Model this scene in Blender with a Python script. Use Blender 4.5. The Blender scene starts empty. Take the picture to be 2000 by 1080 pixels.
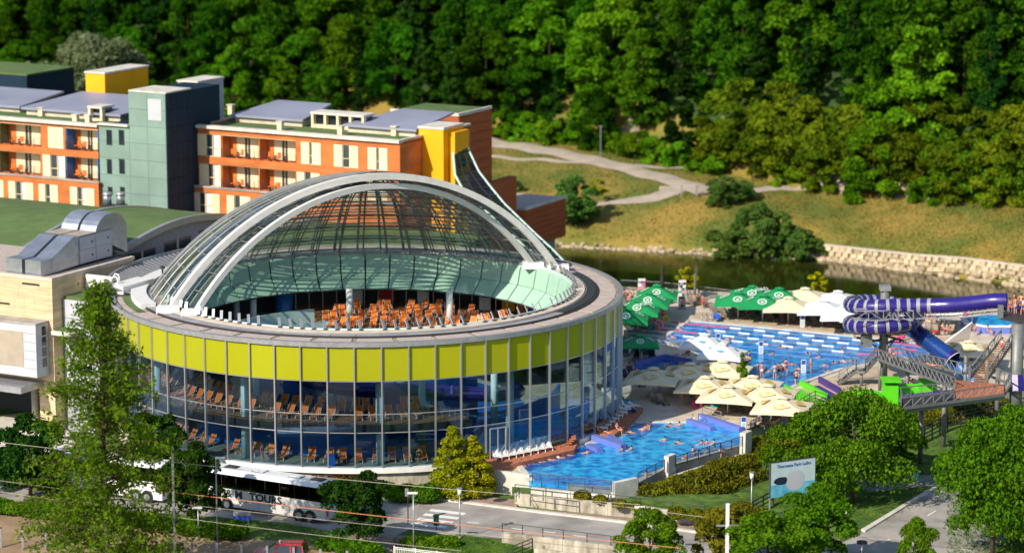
import bpy, math, random
import numpy as np
from mathutils import Vector, Matrix
random.seed(7); NR = np.random.RandomState(7)
R_ = math.radians
sc = bpy.context.scene
COL = sc.collection
# ------------------------------------------------------------------ camera, sky, sun, exposure
CAM_Z = 65.0; FPX = 5500.0; PITCH = math.atan(1049 / FPX)
cd = bpy.data.cameras.new('camera'); cam = bpy.data.objects.new('camera', cd); COL.objects.link(cam)
cam.location = (0, 0, CAM_Z); cam.rotation_euler = (math.pi / 2 - PITCH, 0, 0)
cd.sensor_width = 36; cd.lens = 36 * FPX / 2000; cd.clip_start = 1; cd.clip_end = 3000
cd.dof.use_dof = True; cd.dof.focus_distance = 256; cd.dof.aperture_fstop = 0.15
sc.camera = cam
w = bpy.data.worlds.new('World'); sc.world = w; w.use_nodes = True
nt = w.node_tree; bg = nt.nodes['Background']
sky = nt.nodes.new('ShaderNodeTexSky'); sky.sky_type = 'NISHITA'; sky.sun_disc = False
SUN_EL = R_(34); SUN_AZ = math.atan2(-.66, -.75)
sky.sun_elevation = SUN_EL; sky.sun_rotation = SUN_AZ; sky.air_density = 1.0; sky.dust_density = .6
nt.links.new(sky.outputs[0], bg.inputs[0]); bg.inputs[1].default_value = 0.125
ld = bpy.data.lights.new('sun', 'SUN'); ld.energy = 4.9; ld.angle = R_(.5); ld.color = (1, .89, .73)
sun = bpy.data.objects.new('sun', ld); COL.objects.link(sun)
sd = Vector((math.sin(SUN_AZ) * math.cos(SUN_EL), math.cos(SUN_AZ) * math.cos(SUN_EL), math.sin(SUN_EL)))
sun.rotation_euler = sd.to_track_quat('Z', 'Y').to_euler(); sun.location = (0, 0, 200)
vs = sc.view_settings; vs.view_transform = 'Standard'; vs.look = 'None'; vs.exposure = 0.24; vs.gamma = 1
vs.use_curve_mapping = False
sc.render.engine = 'CYCLES'
cy = sc.cycles; cy.max_bounces = 8; cy.diffuse_bounces = 2; cy.glossy_bounces = 3; cy.transparent_max_bounces = 16
cy.transmission_bounces = 3; cy.use_denoising = True; cy.caustics_reflective = False; cy.caustics_refractive = False

# ------------------------------------------------------------------ where a line of sight meets the place (used to survey positions on the ground)
CT, ST = math.cos(PITCH), math.sin(PITCH)
def ray(px, py):
    u = (px - 1000) / FPX; v = (540 - py) / FPX
    return Vector((u, CT + v * ST, -ST + v * CT))
def P(px, py, z=0.0):
    d = ray(px, py); t = (z - CAM_Z) / d.z
    return Vector((d.x * t, d.y * t, z))
def PY(px, py, Y):
    d = ray(px, py); t = Y / d.y
    return Vector((d.x * t, Y, CAM_Z + d.z * t))
# hotel frame: B origin, u along the front, v going back
BX, BY = -12.8, 309.3; HA = R_(-28.39)
UX, UY = math.cos(HA), math.sin(HA); VX, VY = -UY, UX
def uv2w(u, v, z=0): return Vector((BX + u * UX + v * VX, BY + u * UY + v * VY, z))
def w2uv(p): x, y = p.x - BX, p.y - BY; return (x * UX + y * UY, x * VX + y * VY)
def HV(px, py, v):           # front plane v = const -> (u, z)
    d = ray(px, py); t = (v + BX * VX + BY * VY) / (d.x * VX + d.y * VY)
    p = d * t; return (w2uv(p)[0], p.z + CAM_Z)
def HU(px, py, u):           # side plane u = const -> (v, z)
    d = ray(px, py); t = (u + BX * UX + BY * UY) / (d.x * UX + d.y * UY)
    p = d * t; return (w2uv(p)[1], p.z + CAM_Z)
def HZ(px, py, z): return w2uv(P(px, py, z))

# ------------------------------------------------------------------ materials
MAT = {}
def M(name, col=(.5, .5, .5), rough=.6, metal=0., var=0., scale=1., bump=0., bscale=None, col2=None, spec=.5, rnd=0., coat=0., emit=None, stretch=None, detail=4, ramp=(.35, .65)):
    m = bpy.data.materials.new(name); m.use_nodes = True; n = m.node_tree.nodes; l = m.node_tree.links
    b = n['Principled BSDF']; b.inputs['Roughness'].default_value = rough; b.inputs['Metallic'].default_value = metal
    b.inputs['Specular IOR Level'].default_value = spec; b.inputs['Coat Weight'].default_value = coat
    c4 = (*col, 1); b.inputs['Base Color'].default_value = c4; out = None
    tc = n.new('ShaderNodeTexCoord'); src = tc.outputs['Object']
    if stretch:
        mp = n.new('ShaderNodeMapping'); mp.inputs['Scale'].default_value = stretch; l.new(src, mp.inputs[0]); src = mp.outputs[0]
    if var or col2:
        nz = n.new('ShaderNodeTexNoise'); nz.inputs['Scale'].default_value = scale; nz.inputs['Detail'].default_value = detail; l.new(src, nz.inputs[0])
        cr = n.new('ShaderNodeValToRGB'); cr.color_ramp.elements[0].position = ramp[0]; cr.color_ramp.elements[1].position = ramp[1]
        a = tuple(c * (1 - var) for c in col); bb = col2 if col2 else tuple(min(1, c * (1 + var)) for c in col)
        cr.color_ramp.elements[0].color = (*a, 1); cr.color_ramp.elements[1].color = (*bb, 1)
        l.new(nz.outputs[0], cr.inputs[0]); out = cr.outputs[0]
    if rnd:
        oi = n.new('ShaderNodeObjectInfo'); mr = n.new('ShaderNodeMapRange'); mr.inputs[3].default_value = 1 - rnd; mr.inputs[4].default_value = 1 + rnd
        l.new(oi.outputs['Random'], mr.inputs[0]); hs = n.new('ShaderNodeHueSaturation'); l.new(mr.outputs[0], hs.inputs['Value'])
        if out: l.new(out, hs.inputs['Color'])
        else: hs.inputs['Color'].default_value = c4
        out = hs.outputs[0]
    if out: l.new(out, b.inputs['Base Color'])
    if bump:
        n2 = n.new('ShaderNodeTexNoise'); n2.inputs['Scale'].default_value = bscale or scale * 4; n2.inputs['Detail'].default_value = 5; l.new(src, n2.inputs[0])
        bp = n.new('ShaderNodeBump'); bp.inputs['Strength'].default_value = bump; bp.inputs['Distance'].default_value = .1
        l.new(n2.outputs[0], bp.inputs['Height']); l.new(bp.outputs[0], b.inputs['Normal'])
    if emit: b.inputs['Emission Color'].default_value = (*emit[0], 1); b.inputs['Emission Strength'].default_value = emit[1]
    MAT[name] = m; return m
def glass(name, tint, ior=1.5, add=.04, rough=.02, gl=(1, 1, 1), wav=0.):
    m = bpy.data.materials.new(name); m.use_nodes = True; n = m.node_tree.nodes; l = m.node_tree.links; n.clear()
    o = n.new('ShaderNodeOutputMaterial'); t = n.new('ShaderNodeBsdfTransparent'); t.inputs[0].default_value = (*tint, 1)
    g = n.new('ShaderNodeBsdfGlossy'); g.inputs['Roughness'].default_value = rough; g.inputs[0].default_value = (*gl, 1)
    fr = n.new('ShaderNodeLayerWeight'); fr.inputs[0].default_value = .5; f0 = ((ior - 1) / (ior + 1)) ** 2
    pw = n.new('ShaderNodeMath'); pw.operation = 'POWER'; pw.inputs[1].default_value = 5; l.new(fr.outputs['Facing'], pw.inputs[0])
    ad = n.new('ShaderNodeMath'); ad.operation = 'MULTIPLY_ADD'; ad.inputs[1].default_value = 1 - f0; ad.inputs[2].default_value = f0 + add; ad.use_clamp = True
    mx = n.new('ShaderNodeMixShader'); l.new(pw.outputs[0], ad.inputs[0]); l.new(ad.outputs[0], mx.inputs[0]); l.new(t.outputs[0], mx.inputs[1]); l.new(g.outputs[0], mx.inputs[2]); l.new(mx.outputs[0], o.inputs[0])
    if wav:
        tc = n.new('ShaderNodeTexCoord'); nz = n.new('ShaderNodeTexNoise'); nz.inputs['Scale'].default_value = .7; l.new(tc.outputs['Object'], nz.inputs[0])
        bp = n.new('ShaderNodeBump'); bp.inputs['Strength'].default_value = wav; bp.inputs['Distance'].default_value = .1; l.new(nz.outputs[0], bp.inputs['Height']); l.new(bp.outputs[0], g.inputs['Normal']); l.new(bp.outputs[0], fr.inputs['Normal'])
    MAT[name] = m; return m
def leafmat(name, dark, light, scale=.35, rnd=.25, trans=.35):
    m = bpy.data.materials.new(name); m.use_nodes = True; n = m.node_tree.nodes; l = m.node_tree.links; n.clear()
    o = n.new('ShaderNodeOutputMaterial'); d = n.new('ShaderNodeBsdfDiffuse'); t = n.new('ShaderNodeBsdfTranslucent'); mx = n.new('ShaderNodeMixShader'); mx.inputs[0].default_value = trans
    tc = n.new('ShaderNodeTexCoord'); nz = n.new('ShaderNodeTexNoise'); nz.inputs['Scale'].default_value = scale; nz.inputs['Detail'].default_value = 6; nz.inputs['Roughness'].default_value = .75; l.new(tc.outputs['Object'], nz.inputs[0])
    cr = n.new('ShaderNodeValToRGB'); cr.color_ramp.elements[0].position = .38; cr.color_ramp.elements[1].position = .64
    cr.color_ramp.elements[0].color = (*dark, 1); cr.color_ramp.elements[1].color = (*light, 1); l.new(nz.outputs[0], cr.inputs[0])
    oi = n.new('ShaderNodeObjectInfo'); hs = n.new('ShaderNodeHueSaturation'); mr = n.new('ShaderNodeMapRange'); mr.inputs[3].default_value = 1 - rnd; mr.inputs[4].default_value = 1 + rnd
    m2 = n.new('ShaderNodeMapRange'); m2.inputs[3].default_value = .485; m2.inputs[4].default_value = .515; ml = n.new('ShaderNodeMath'); ml.operation = 'MULTIPLY'; ml.inputs[1].default_value = 7.3; fr = n.new('ShaderNodeMath'); fr.operation = 'FRACT'
    l.new(oi.outputs['Random'], mr.inputs[0]); l.new(oi.outputs['Random'], ml.inputs[0]); l.new(ml.outputs[0], fr.inputs[0]); l.new(fr.outputs[0], m2.inputs[0])
    l.new(mr.outputs[0], hs.inputs['Value']); l.new(m2.outputs[0], hs.inputs['Hue']); l.new(cr.outputs[0], hs.inputs['Color'])
    l.new(hs.outputs[0], d.inputs[0]); l.new(hs.outputs[0], t.inputs[0]); l.new(d.outputs[0], mx.inputs[1]); l.new(t.outputs[0], mx.inputs[2]); l.new(mx.outputs[0], o.inputs[0])
    MAT[name] = m; return m
def watermat(name, deep, light, scale, rough, bump, bscale, spec=.5, r0=.42, r1=.62, trans=0, stretch=(1, 1, 1)):
    m = M(name, deep, rough, 0, 0, scale, bump, bscale, light, spec=spec, stretch=stretch, detail=6, ramp=(r0, r1)); return m

M('concrete', (.36, .34, .31), .85, var=.22, scale=.6, bump=.3, bscale=6)
M('concrete_pale', (.62, .59, .53), .8, var=.14, scale=.8, bump=.25, bscale=5)
M('stained_concrete', (.24, .21, .17), .9, scale=1.1, col2=(.62, .56, .46), bump=.4, bscale=5, stretch=(1, 1, .35))
M('asphalt', (.33, .31, .29), .9, var=.24, scale=.35, detail=12, bump=.3, bscale=12)
M('brown_paving', (.33, .235, .185), .9, var=.16, scale=1.2, bump=.3, bscale=8)
M('dirt_track', (.27, .175, .10), .95, scale=.35, col2=(.40, .28, .17), bump=.4, bscale=5)
M('deck_stone', (.52, .45, .36), .8, scale=.55, col2=(.68, .60, .49), bump=.25, bscale=5, detail=8)
M('pool_kerb', (.50, .40, .29), .8, var=.14, scale=.8)
M('grass', (.035, .09, .008), .95, scale=.9, col2=(.11, .20, .018), bump=.9, bscale=9, detail=8)
M('meadow', (.115, .145, .018), .95, scale=.085, col2=(.31, .22, .042), bump=1, bscale=1.6, detail=12, ramp=(.40, .62))
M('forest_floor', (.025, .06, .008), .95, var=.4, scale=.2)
M('gravel_path', (.40, .34, .27), .9, var=.12, scale=.5)
M('rock', (.38, .32, .22), .9, var=.25, scale=1.4, bump=.7, bscale=4, rnd=.22)
M('wall_stone', (.52, .42, .28), .9, var=.3, scale=1.6, bump=.8, bscale=5, rnd=.35)
M('stone_joint', (.22, .18, .12), .95, var=.2, scale=1)
M('terracotta', (.55, .155, .035), .75, var=.20, scale=.5, bump=.15, bscale=6, stretch=(.8, .8, 1.6), detail=8)
M('terracotta_red', (.40, .095, .028), .75, var=.12, scale=.8, stretch=(.3, .3, 4))
M('cream', (.80, .66, .44), .6, var=.05, scale=1, rnd=.06)
M('amber', (.98, .42, .002), .5, var=.05, scale=.4)
M('teal_cladding', (.20, .30, .265), .45, var=.12, scale=.3, rnd=.05, detail=8)
M('dark_and_shade_cladding', (.012, .03, .055), .6, var=.1, scale=.6, rnd=.08, spec=.15)  # own dark blue of the west block, and painted shade for the green tower's side
M('green_roof', (.095, .155, .045), .85, var=.14, scale=.5, bump=.2, bscale=8)
M('gravel_roof', (.50, .42, .38), .95, var=.25, scale=9, bump=.6, bscale=20)
M('roof_strip', (.33, .27, .20), .9, var=.2, scale=1)
M('rail_slab', (.33, .32, .33), .7, var=.15, scale=1.2, rnd=.08)
M('coping', (.62, .53, .43), .75, var=.12, scale=1)
M('grey_roof', (.27, .29, .39), .5, var=.10, scale=.15)
M('grey_metal', (.40, .41, .44), .4, metal=.5, var=.1, scale=2)
M('duct_metal', (.50, .54, .62), .32, metal=.75, var=.12, scale=.9, rnd=.08)
M('dark_metal', (.05, .052, .058), .45, metal=.3)
M('steel', (.62, .62, .64), .35, metal=.8)
M('slide_steel', (.20, .21, .205), .5, metal=.3, var=.1, scale=2)
M('white_paint', (.80, .80, .79), .45, var=.04, scale=2)
M('white_arch', (.74, .72, .69), .4, var=.06, scale=1)
M('lime_panel', (.37, .385, .008), .22, var=.10, scale=.22, spec=.7, rnd=.05, stretch=(1, 1, .4), detail=8)
M('mint', (.36, .58, .47), .5, var=.05, scale=1, rnd=.05)
M('pale_mint', (.55, .74, .70), .45, var=.05, scale=1)
M('travertine', (.72, .54, .34), .75, scale=1.1, col2=(.58, .42, .26), bump=.15, bscale=5, stretch=(.35, .35, 3), rnd=.07)
M('white_panel', (.50, .52, .58), .45, var=.04, scale=1, rnd=.03)
M('shutter', (.40, .34, .27), .6, var=.08, scale=1)
M('dark_glass', (.012, .02, .03), .06, spec=.8)
M('window_glass', (.05, .07, .08), .08, spec=.8)
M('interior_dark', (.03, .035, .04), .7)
M('interior_floor', (.30, .34, .26), .7, var=.15, scale=.6)
M('interior_blue', (.01, .10, .36), .4, var=.25, scale=.3)
M('blue_wall', (.02, .16, .50), .4, var=.1, scale=1)
M('wood_deck', (.34, .17, .065), .7, var=.2, scale=1.5, stretch=(.4, 3, 1))
M('red_deck', (.42, .15, .075), .7, var=.15, scale=1.5, stretch=(3, .5, 1), rnd=.1)
M('orange', (.95, .20, .006), .6, rnd=.12)
M('chair_white', (.82, .82, .80), .4)
M('taupe', (.14, .115, .095), .7, rnd=.15)
M('taupe_light', (.27, .22, .18), .7, rnd=.15)
M('navy', (.015, .02, .05), .5)
M('skin', (.62, .30, .18), .55, rnd=.18)
M('hair_dark', (.03, .018, .012), .6)
for k, c in dict(red=(.6, .03, .03), magenta=(.75, .02, .25), blue=(.02, .10, .55), black=(.02, .02, .02), pink=(.85, .25, .30), yellow=(.8, .55, .03), green=(.05, .45, .10), white=(.8, .8, .8), teal=(.02, .35, .42), purple=(.15, .04, .30), grey=(.35, .36, .4)).items():
    M('cloth_' + k, c, .75, var=.08, scale=3)
M('umbrella_green', (.005, .30, .085), .7, var=.06, scale=1, rnd=.1)
M('umbrella_cream', (.83, .72, .49), .75, var=.05, scale=1, rnd=.05)
M('umbrella_white', (.86, .85, .84), .75, rnd=.02)
M('umbrella_print', (.66, .44, .08), .75, scale=1.6, col2=(.80, .68, .42), var=.1)
M('print_white', (.75, .85, .80), .7)
M('print_blue', (.08, .45, .70), .7)
M('slide_blue', (.022, .013, .19), .3, var=.08, scale=.5, coat=.5)
M('slide_end', (.008, .045, .22), .25, var=.1, scale=.6, coat=.5)
M('slide_stripe', (.30, .30, .34), .4)
M('slide_inner', (.01, .12, .5), .3)
M('pool_blue', (.14, .20, .58), .5, var=.1, scale=1)
M('kiddie_green', (.10, .62, .01), .5, var=.06, scale=1)
M('kiddie_purple', (.07, .035, .22), .5)
M('bus_silver', (.62, .61, .60), .3, coat=.3)
M('bus_roof', (.72, .76, .82), .4)
M('curtain', (.42, .17, .02), .8)
M('car_red', (.42, .008, .012), .25, coat=.8)
M('tyre', (.015, .015, .015), .85)
M('bark', (.075, .048, .028), .9, var=.3, scale=3, bump=.6, bscale=12)
M('twig', (.22, .15, .09), .9)
M('lettering', (.02, .02, .03), .6)
M('marking', (.76, .76, .74), .8, var=.06, scale=2)
M('board_sky', (.50, .64, .66), .5, var=.08, scale=.8)
M('board_blue', (.05, .35, .55), .5, scale=1.2, col2=(.2, .6, .75))
M('sign_blue', (.02, .08, .40), .5)
M('bin_green', (.01, .13, .09), .5)
M('wire', (.55, .50, .42), .5)
M('wire_red', (.80, .30, .12), .5)
M('float_red', (.55, .02, .10), .5)
M('rust', (.30, .13, .05), .8, var=.3, scale=3)
glass('facade_glass', (.73, .81, .87), 1.5, .04, .01, (.42, .66, .95), wav=.02)
glass('dome_glass', (.86, .90, .86), 1.5, .06, .02, (.75, .88, 1))
glass('rail_glass', (.50, .62, .80), 1.45, .08)
glass('slide_glass', (.22, .36, .36), 1.4, .01, .05, (.5, .7, .75))
watermat('pool_water', (.003, .10, .45), (.02, .42, .90), .9, .10, .5, 3.2, r0=.38, r1=.66)
watermat('spa_water', (.004, .17, .58), (.04, .50, .92), 1.1, .10, .5, 3.6, r0=.36, r1=.62)
watermat('shallow_water', (.003, .07, .36), (.01, .25, .68), 1.0, .10, .4, 3.2)
watermat('river_water', (.014, .018, .003), (.035, .04, .007), .04, .06, .10, .9, stretch=(1, 2.2, 1))
leafmat('leaf_forest', (.012, .055, .003), (.075, .22, .008), .30, .40, .4)
leafmat('leaf_forest_light', (.035, .11, .004), (.16, .34, .01), .30, .35, .3)
leafmat('leaf_dark', (.006, .028, .004), (.028, .09, .012), .30, .35, .25)
leafmat('leaf_olive', (.035, .075, .004), (.17, .23, .010), .30, .3, .3)
leafmat('leaf_bright', (.018, .075, .003), (.20, .38, .015), 2.2, .12, .4)
leafmat('leaf_deep', (.008, .032, .004), (.045, .11, .014), 1.0, .12, .3)
leafmat('leaf_redwood', (.045, .125, .006), (.21, .39, .022), .8, .08, .5)
leafmat('leaf_willow', (.09, .13, .06), (.20, .26, .13), .5, .1, .35)
leafmat('leaf_yellow', (.13, .17, .004), (.46, .46, .012), 1.6, .1, .3)
leafmat('leaf_bush', (.045, .11, .02), (.14, .25, .045), .8, .15, .3)
leafmat('leaf_ivy', (.045, .065, .005), (.27, .26, .02), .7, .1, .3)
leafmat('leaf_rust', (.08, .035, .006), (.20, .09, .015), 1.2, .1, .3)
leafmat('grass_blade', (.04, .10, .006), (.16, .27, .02), .8, .1, .4)

# ------------------------------------------------------------------ object helpers
KIDS = {}
def link(o, parent=None):
    COL.objects.link(o)
    if parent is not None: o.parent = parent; KIDS.setdefault(parent.name, []).append(o)
    return o
def tag(o, label=None, cat=None, group=None, kind=None):
    if label: o['label'] = label
    if cat: o['category'] = cat
    if group: o['group'] = group
    if kind: o['kind'] = kind
    return o
def root(name, label, cat, loc=(0, 0, 0), rz=0, group=None):
    o = bpy.data.objects.new(name, None); o.empty_display_size = .3; link(o); o.location = loc; o.rotation_euler = (0, 0, rz); return tag(o, label, cat, group)
class MB:
    def __init__(s): s.v = []; s.f = []; s.m = []
    def add(s, vs, fs, mi=0):
        b = len(s.v); s.v.extend([tuple(p) for p in vs])
        for f in fs: s.f.append([i + b for i in f]); s.m.append(mi)
        return s
    def box(s, x0, y0, z0, x1, y1, z1, mi=0):
        return s.add([(x0, y0, z0), (x1, y0, z0), (x1, y1, z0), (x0, y1, z0), (x0, y0, z1), (x1, y0, z1), (x1, y1, z1), (x0, y1, z1)],
                     [(0, 3, 2, 1), (4, 5, 6, 7), (0, 1, 5, 4), (1, 2, 6, 5), (2, 3, 7, 6), (3, 0, 4, 7)], mi)
    def bar(s, p, q, w, h=None, mi=0):
        p = Vector(p); q = Vector(q); d = (q - p); 
        if d.length < 1e-6: return s
        d.normalize(); up = Vector((0, 0, 1)) if abs(d.z) < .95 else Vector((1, 0, 0))
        a = d.cross(up).normalized(); b = a.cross(d).normalized(); h = h or w
        c = []
        for e in (p, q):
            for i, j in ((-1, -1), (1, -1), (1, 1), (-1, 1)): c.append(e + a * (i * w / 2) + b * (j * h / 2))
        return s.add(c, [(0, 1, 2, 3), (7, 6, 5, 4), (0, 4, 5, 1), (1, 5, 6, 2), (2, 6, 7, 3), (3, 7, 4, 0)], mi)
    def tube(s, pts, r, n=6, mi=0, cap=True, mis=None):
        pts = [Vector(p) for p in pts]; N = len(pts); rs = r if isinstance(r, (list, tuple)) else [r] * N; base = len(s.v); pa = None
        for i, p in enumerate(pts):
            d = (pts[min(i + 1, N - 1)] - pts[max(i - 1, 0)]).normalized()
            if pa is None: pa = d.cross(Vector((0, 0, 1)) if abs(d.z) < .9 else Vector((1, 0, 0))).normalized()
            else: pa = (pa - d * pa.dot(d)).normalized()
            b = d.cross(pa)
            for k in range(n):
                t = 2 * math.pi * k / n; s.v.append(tuple(p + (pa * math.cos(t) + b * math.sin(t)) * rs[i]))
        for i in range(N - 1):
            for k in range(n):
                a = base + i * n + k; b2 = base + i * n + (k + 1) % n
                s.f.append([a, b2, b2 + n, a + n]); s.m.append(mis[i] if mis else mi)
        if cap:
            s.f.append([base + k for k in range(n)][::-1]); s.m.append(mi); s.f.append([base + (N - 1) * n + k for k in range(n)]); s.m.append(mi)
        return s
    def cyl(s, c, r, z0, z1, n=12, mi=0, r2=None): return s.tube([(c[0], c[1], z0), (c[0], c[1], z1)], [r, r if r2 is None else r2], n, mi)
    def prism(s, poly, z0, z1, mi=0, side=None):
        n = len(poly); a = sum(poly[i][0] * poly[(i + 1) % n][1] - poly[(i + 1) % n][0] * poly[i][1] for i in range(n))
        if a < 0: poly = poly[::-1]
        s.add([(p[0], p[1], z1) for p in poly], [list(range(n))], mi)
        s.add([(p[0], p[1], z0) for p in poly], [list(range(n))[::-1]], mi)
        for i in range(n):
            a, b = poly[i], poly[(i + 1) % n]
            s.add([(a[0], a[1], z0), (b[0], b[1], z0), (b[0], b[1], z1), (a[0], a[1], z1)], [(0, 1, 2, 3)], mi if side is None else side)
        return s
    def ell(s, c, r, n=8, m=6, mi=0):
        vs = [(c[0], c[1], c[2] + r[2])]; fs = []
        for i in range(1, m):
            for k in range(n):
                a = math.pi * i / m; t = 2 * math.pi * k / n; vs.append((c[0] + r[0] * math.sin(a) * math.cos(t), c[1] + r[1] * math.sin(a) * math.sin(t), c[2] + r[2] * math.cos(a)))
        vs.append((c[0], c[1], c[2] - r[2]))
        for k in range(n): fs.append((0, 1 + k, 1 + (k + 1) % n)); fs.append((len(vs) - 1, 1 + (m - 2) * n + (k + 1) % n, 1 + (m - 2) * n + k))
        for i in range(m - 2):
            for k in range(n): a = 1 + i * n + k; b = 1 + i * n + (k + 1) % n; fs.append((a, a + n, b + n, b))
        return s.add(vs, fs, mi)
    def mesh(s, name, mats, smooth=False):
        me = bpy.data.meshes.new(name); me.from_pydata(s.v, [], s.f)
        for m in (mats if isinstance(mats, (list, tuple)) else [mats]): me.materials.append(MAT[m])
        if any(s.m): me.polygons.foreach_set('material_index', s.m)
        if smooth: me.polygons.foreach_set('use_smooth', [True] * len(s.f))
        me.update(); return me
    def build(s, name, mats, parent=None, smooth=False, world=False):
        o = bpy.data.objects.new(name, s.mesh(name, mats, smooth)); link(o, parent)
        if world and parent is not None: o.location = -parent.location
        return o
def piece(name, me, parent, loc=(0, 0, 0), rz=0, scale=None, rot=None):
    o = bpy.data.objects.new(name, me); link(o, parent); o.location = loc; o.rotation_euler = rot or (0, 0, rz)
    if scale: o.scale = scale
    return o
def dup(src, loc, rz=0, label=None, group=None, scale=None, rx=0):
    def cp(o, par):
        c = o.copy(); link(c, par)
        for k in KIDS.get(o.name, []): cp(k, c)
        return c
    r = cp(src, None); r.location = loc; r.rotation_euler = (rx, 0, rz)
    if label: r['label'] = label
    if group: r['group'] = group
    if scale: r.scale = (scale,) * 3 if isinstance(scale, (int, float)) else scale
    return r
class Proto:   # the first use moves the prototype itself, later uses copy it
    def __init__(s, r): s.r = r; s.used = False
    def put(s, loc, rz, label, group=None, scale=None):
        if s.used: return dup(s.r, loc, rz, label, group, scale)
        s.used = True; s.src = s.r; r = s.r; r.location = loc; r.rotation_euler = (0, 0, rz); r['label'] = label
        if group: r['group'] = group
        if scale: r.scale = (scale,) * 3 if isinstance(scale, (int, float)) else scale
        return r
ORD = 'first second third fourth fifth sixth seventh eighth ninth tenth eleventh twelfth thirteenth fourteenth fifteenth sixteenth seventeenth eighteenth nineteenth twentieth'.split()
for t in ('twenty', 'thirty', 'forty', 'fifty', 'sixty'):
    if t != 'twenty': ORD.append({'thirty': 'thirtieth', 'forty': 'fortieth', 'fifty': 'fiftieth', 'sixty': 'sixtieth'}[t])
    ORD += [t + '-' + o for o in ORD[:9]]
def mesh_np(name, V, F4, mats, mi=None):
    me = bpy.data.meshes.new(name); n = len(V); m = len(F4)
    me.vertices.add(n); me.vertices.foreach_set('co', np.asarray(V, np.float32).ravel())
    me.loops.add(m * 4); me.loops.foreach_set('vertex_index', np.asarray(F4, np.int32).ravel())
    me.polygons.add(m); me.polygons.foreach_set('loop_start', np.arange(0, m * 4, 4, dtype=np.int32)); me.polygons.foreach_set('loop_total', np.full(m, 4, np.int32))
    for k in mats: me.materials.append(MAT[k])
    if mi is not None: me.polygons.foreach_set('material_index', mi)
    me.update(calc_edges=True); me.validate(); return me
def leafmesh(name, pts, size, mat, asp=1.0, droop=0., jitter=.35, nrm=None):
    n = len(pts); pts = np.asarray(pts, float)
    a = NR.normal(size=(n, 3)); a[:, 2] -= droop; a /= np.linalg.norm(a, axis=1)[:, None]
    b = NR.normal(size=(n, 3))
    if nrm is not None: 
        nn = nrm + NR.normal(size=(n, 3)) * .55; b = np.cross(a, nn)
    b -= a * (a * b).sum(1)[:, None]; b /= np.linalg.norm(b, axis=1)[:, None] + 1e-9
    s = size * (1 + jitter * NR.uniform(-1, 1, n)); A = a * (s * asp)[:, None] / 2; B = b * s[:, None] / 2
    c = np.cross(A, B); c /= np.linalg.norm(c, axis=1)[:, None] + 1e-9; c *= (s * .15)[:, None]
    V = np.stack([pts - A - B * .5, pts - A * .1 + B + c, pts + A + B * .3, pts + A * .2 - B + c], 1).reshape(-1, 3)
    F = np.arange(n * 4).reshape(-1, 4); return mesh_np(name, V, F, [mat])

# ------------------------------------------------------------------ terrain
GZ = -1.75
def interp(x, pts): return float(np.interp(x, [p[0] for p in pts], [p[1] for p in pts]))
FARB = [(-300, 400), (0, 394), (7, 389), (31, 381.5), (44, 378), (65.5, 360), (110, 335), (300, 250)]
NEARB = [(-300, 372), (0, 365), (9, 352), (13, 335), (60, 322), (110, 296), (300, 200)]
EDGE = [(-300, 545), (-90, 478), (-30, 458), (-3, 451), (12, 440), (31, 419), (46, 403), (64, 391), (100, 372), (300, 250)]
def hgt(x, y):
    fb = interp(x, FARB); nb = interp(x, NEARB)
    if y < nb: return GZ if y < nb - .6 else GZ - (y - nb + .6) / .6 * 4
    if y < fb: return -7
    t = y - fb; e = interp(x, EDGE)
    if t < 1.5: return -7 + t * 1.9
    h = -4.2 + 5.0 * (1 - math.exp(-(t - 1.5) / 14)) + .03 * (t - 1.5)
    h += .25 * math.sin(x * .21 + y * .13) * min(1, t / 10) + .12 * math.sin(x * .7 - y * .4) * min(1, t / 10)
    if y > e: h += .62 * (y - e)
    return h
def hit(px, py):
    d = ray(px, py); t = 330.0
    while t < 900:
        p = d * t
        if CAM_Z + p.z <= hgt(p.x, p.y): break
        t += .35
    return Vector((p.x, p.y, hgt(p.x, p.y)))
def terrain():
    xs = sorted(set(list(range(-420, -90, 30)) + [x * 2.5 for x in range(-36, 41)] + list(range(110, 450, 30))))
    ys = [-60, 0, 60, 120, 180, 220, 250, 280, 300] + [310 + i * 2.0 for i in range(90)] + [495, 520, 560, 620, 700, 800]
    vs_ = []; 
    for y in ys:
        for x in xs: vs_.append((x, y, hgt(x, y)))
    W = len(xs); F = [(j * W + i, j * W + i + 1, (j + 1) * W + i + 1, (j + 1) * W + i) for j in range(len(ys) - 1) for i in range(W - 1)]
    mi = []
    for j in range(len(ys) - 1):
        for i in range(W - 1):
            x, y = xs[i], ys[j]
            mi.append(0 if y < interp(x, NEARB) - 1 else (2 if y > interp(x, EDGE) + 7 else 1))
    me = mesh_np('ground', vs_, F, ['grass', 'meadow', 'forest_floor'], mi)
    me.polygons.foreach_set('use_smooth', [True] * len(F))
    o = bpy.data.objects.new('ground', me); link(o); tag(o, kind='structure')
terrain()
rv = MB(); rv.add([(-320, 200, -5), (320, 150, -5), (320, 420, -5), (-320, 430, -5)], [(0, 1, 2, 3)])
tag(rv.build('river_water', 'river_water'), kind='structure')
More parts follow.
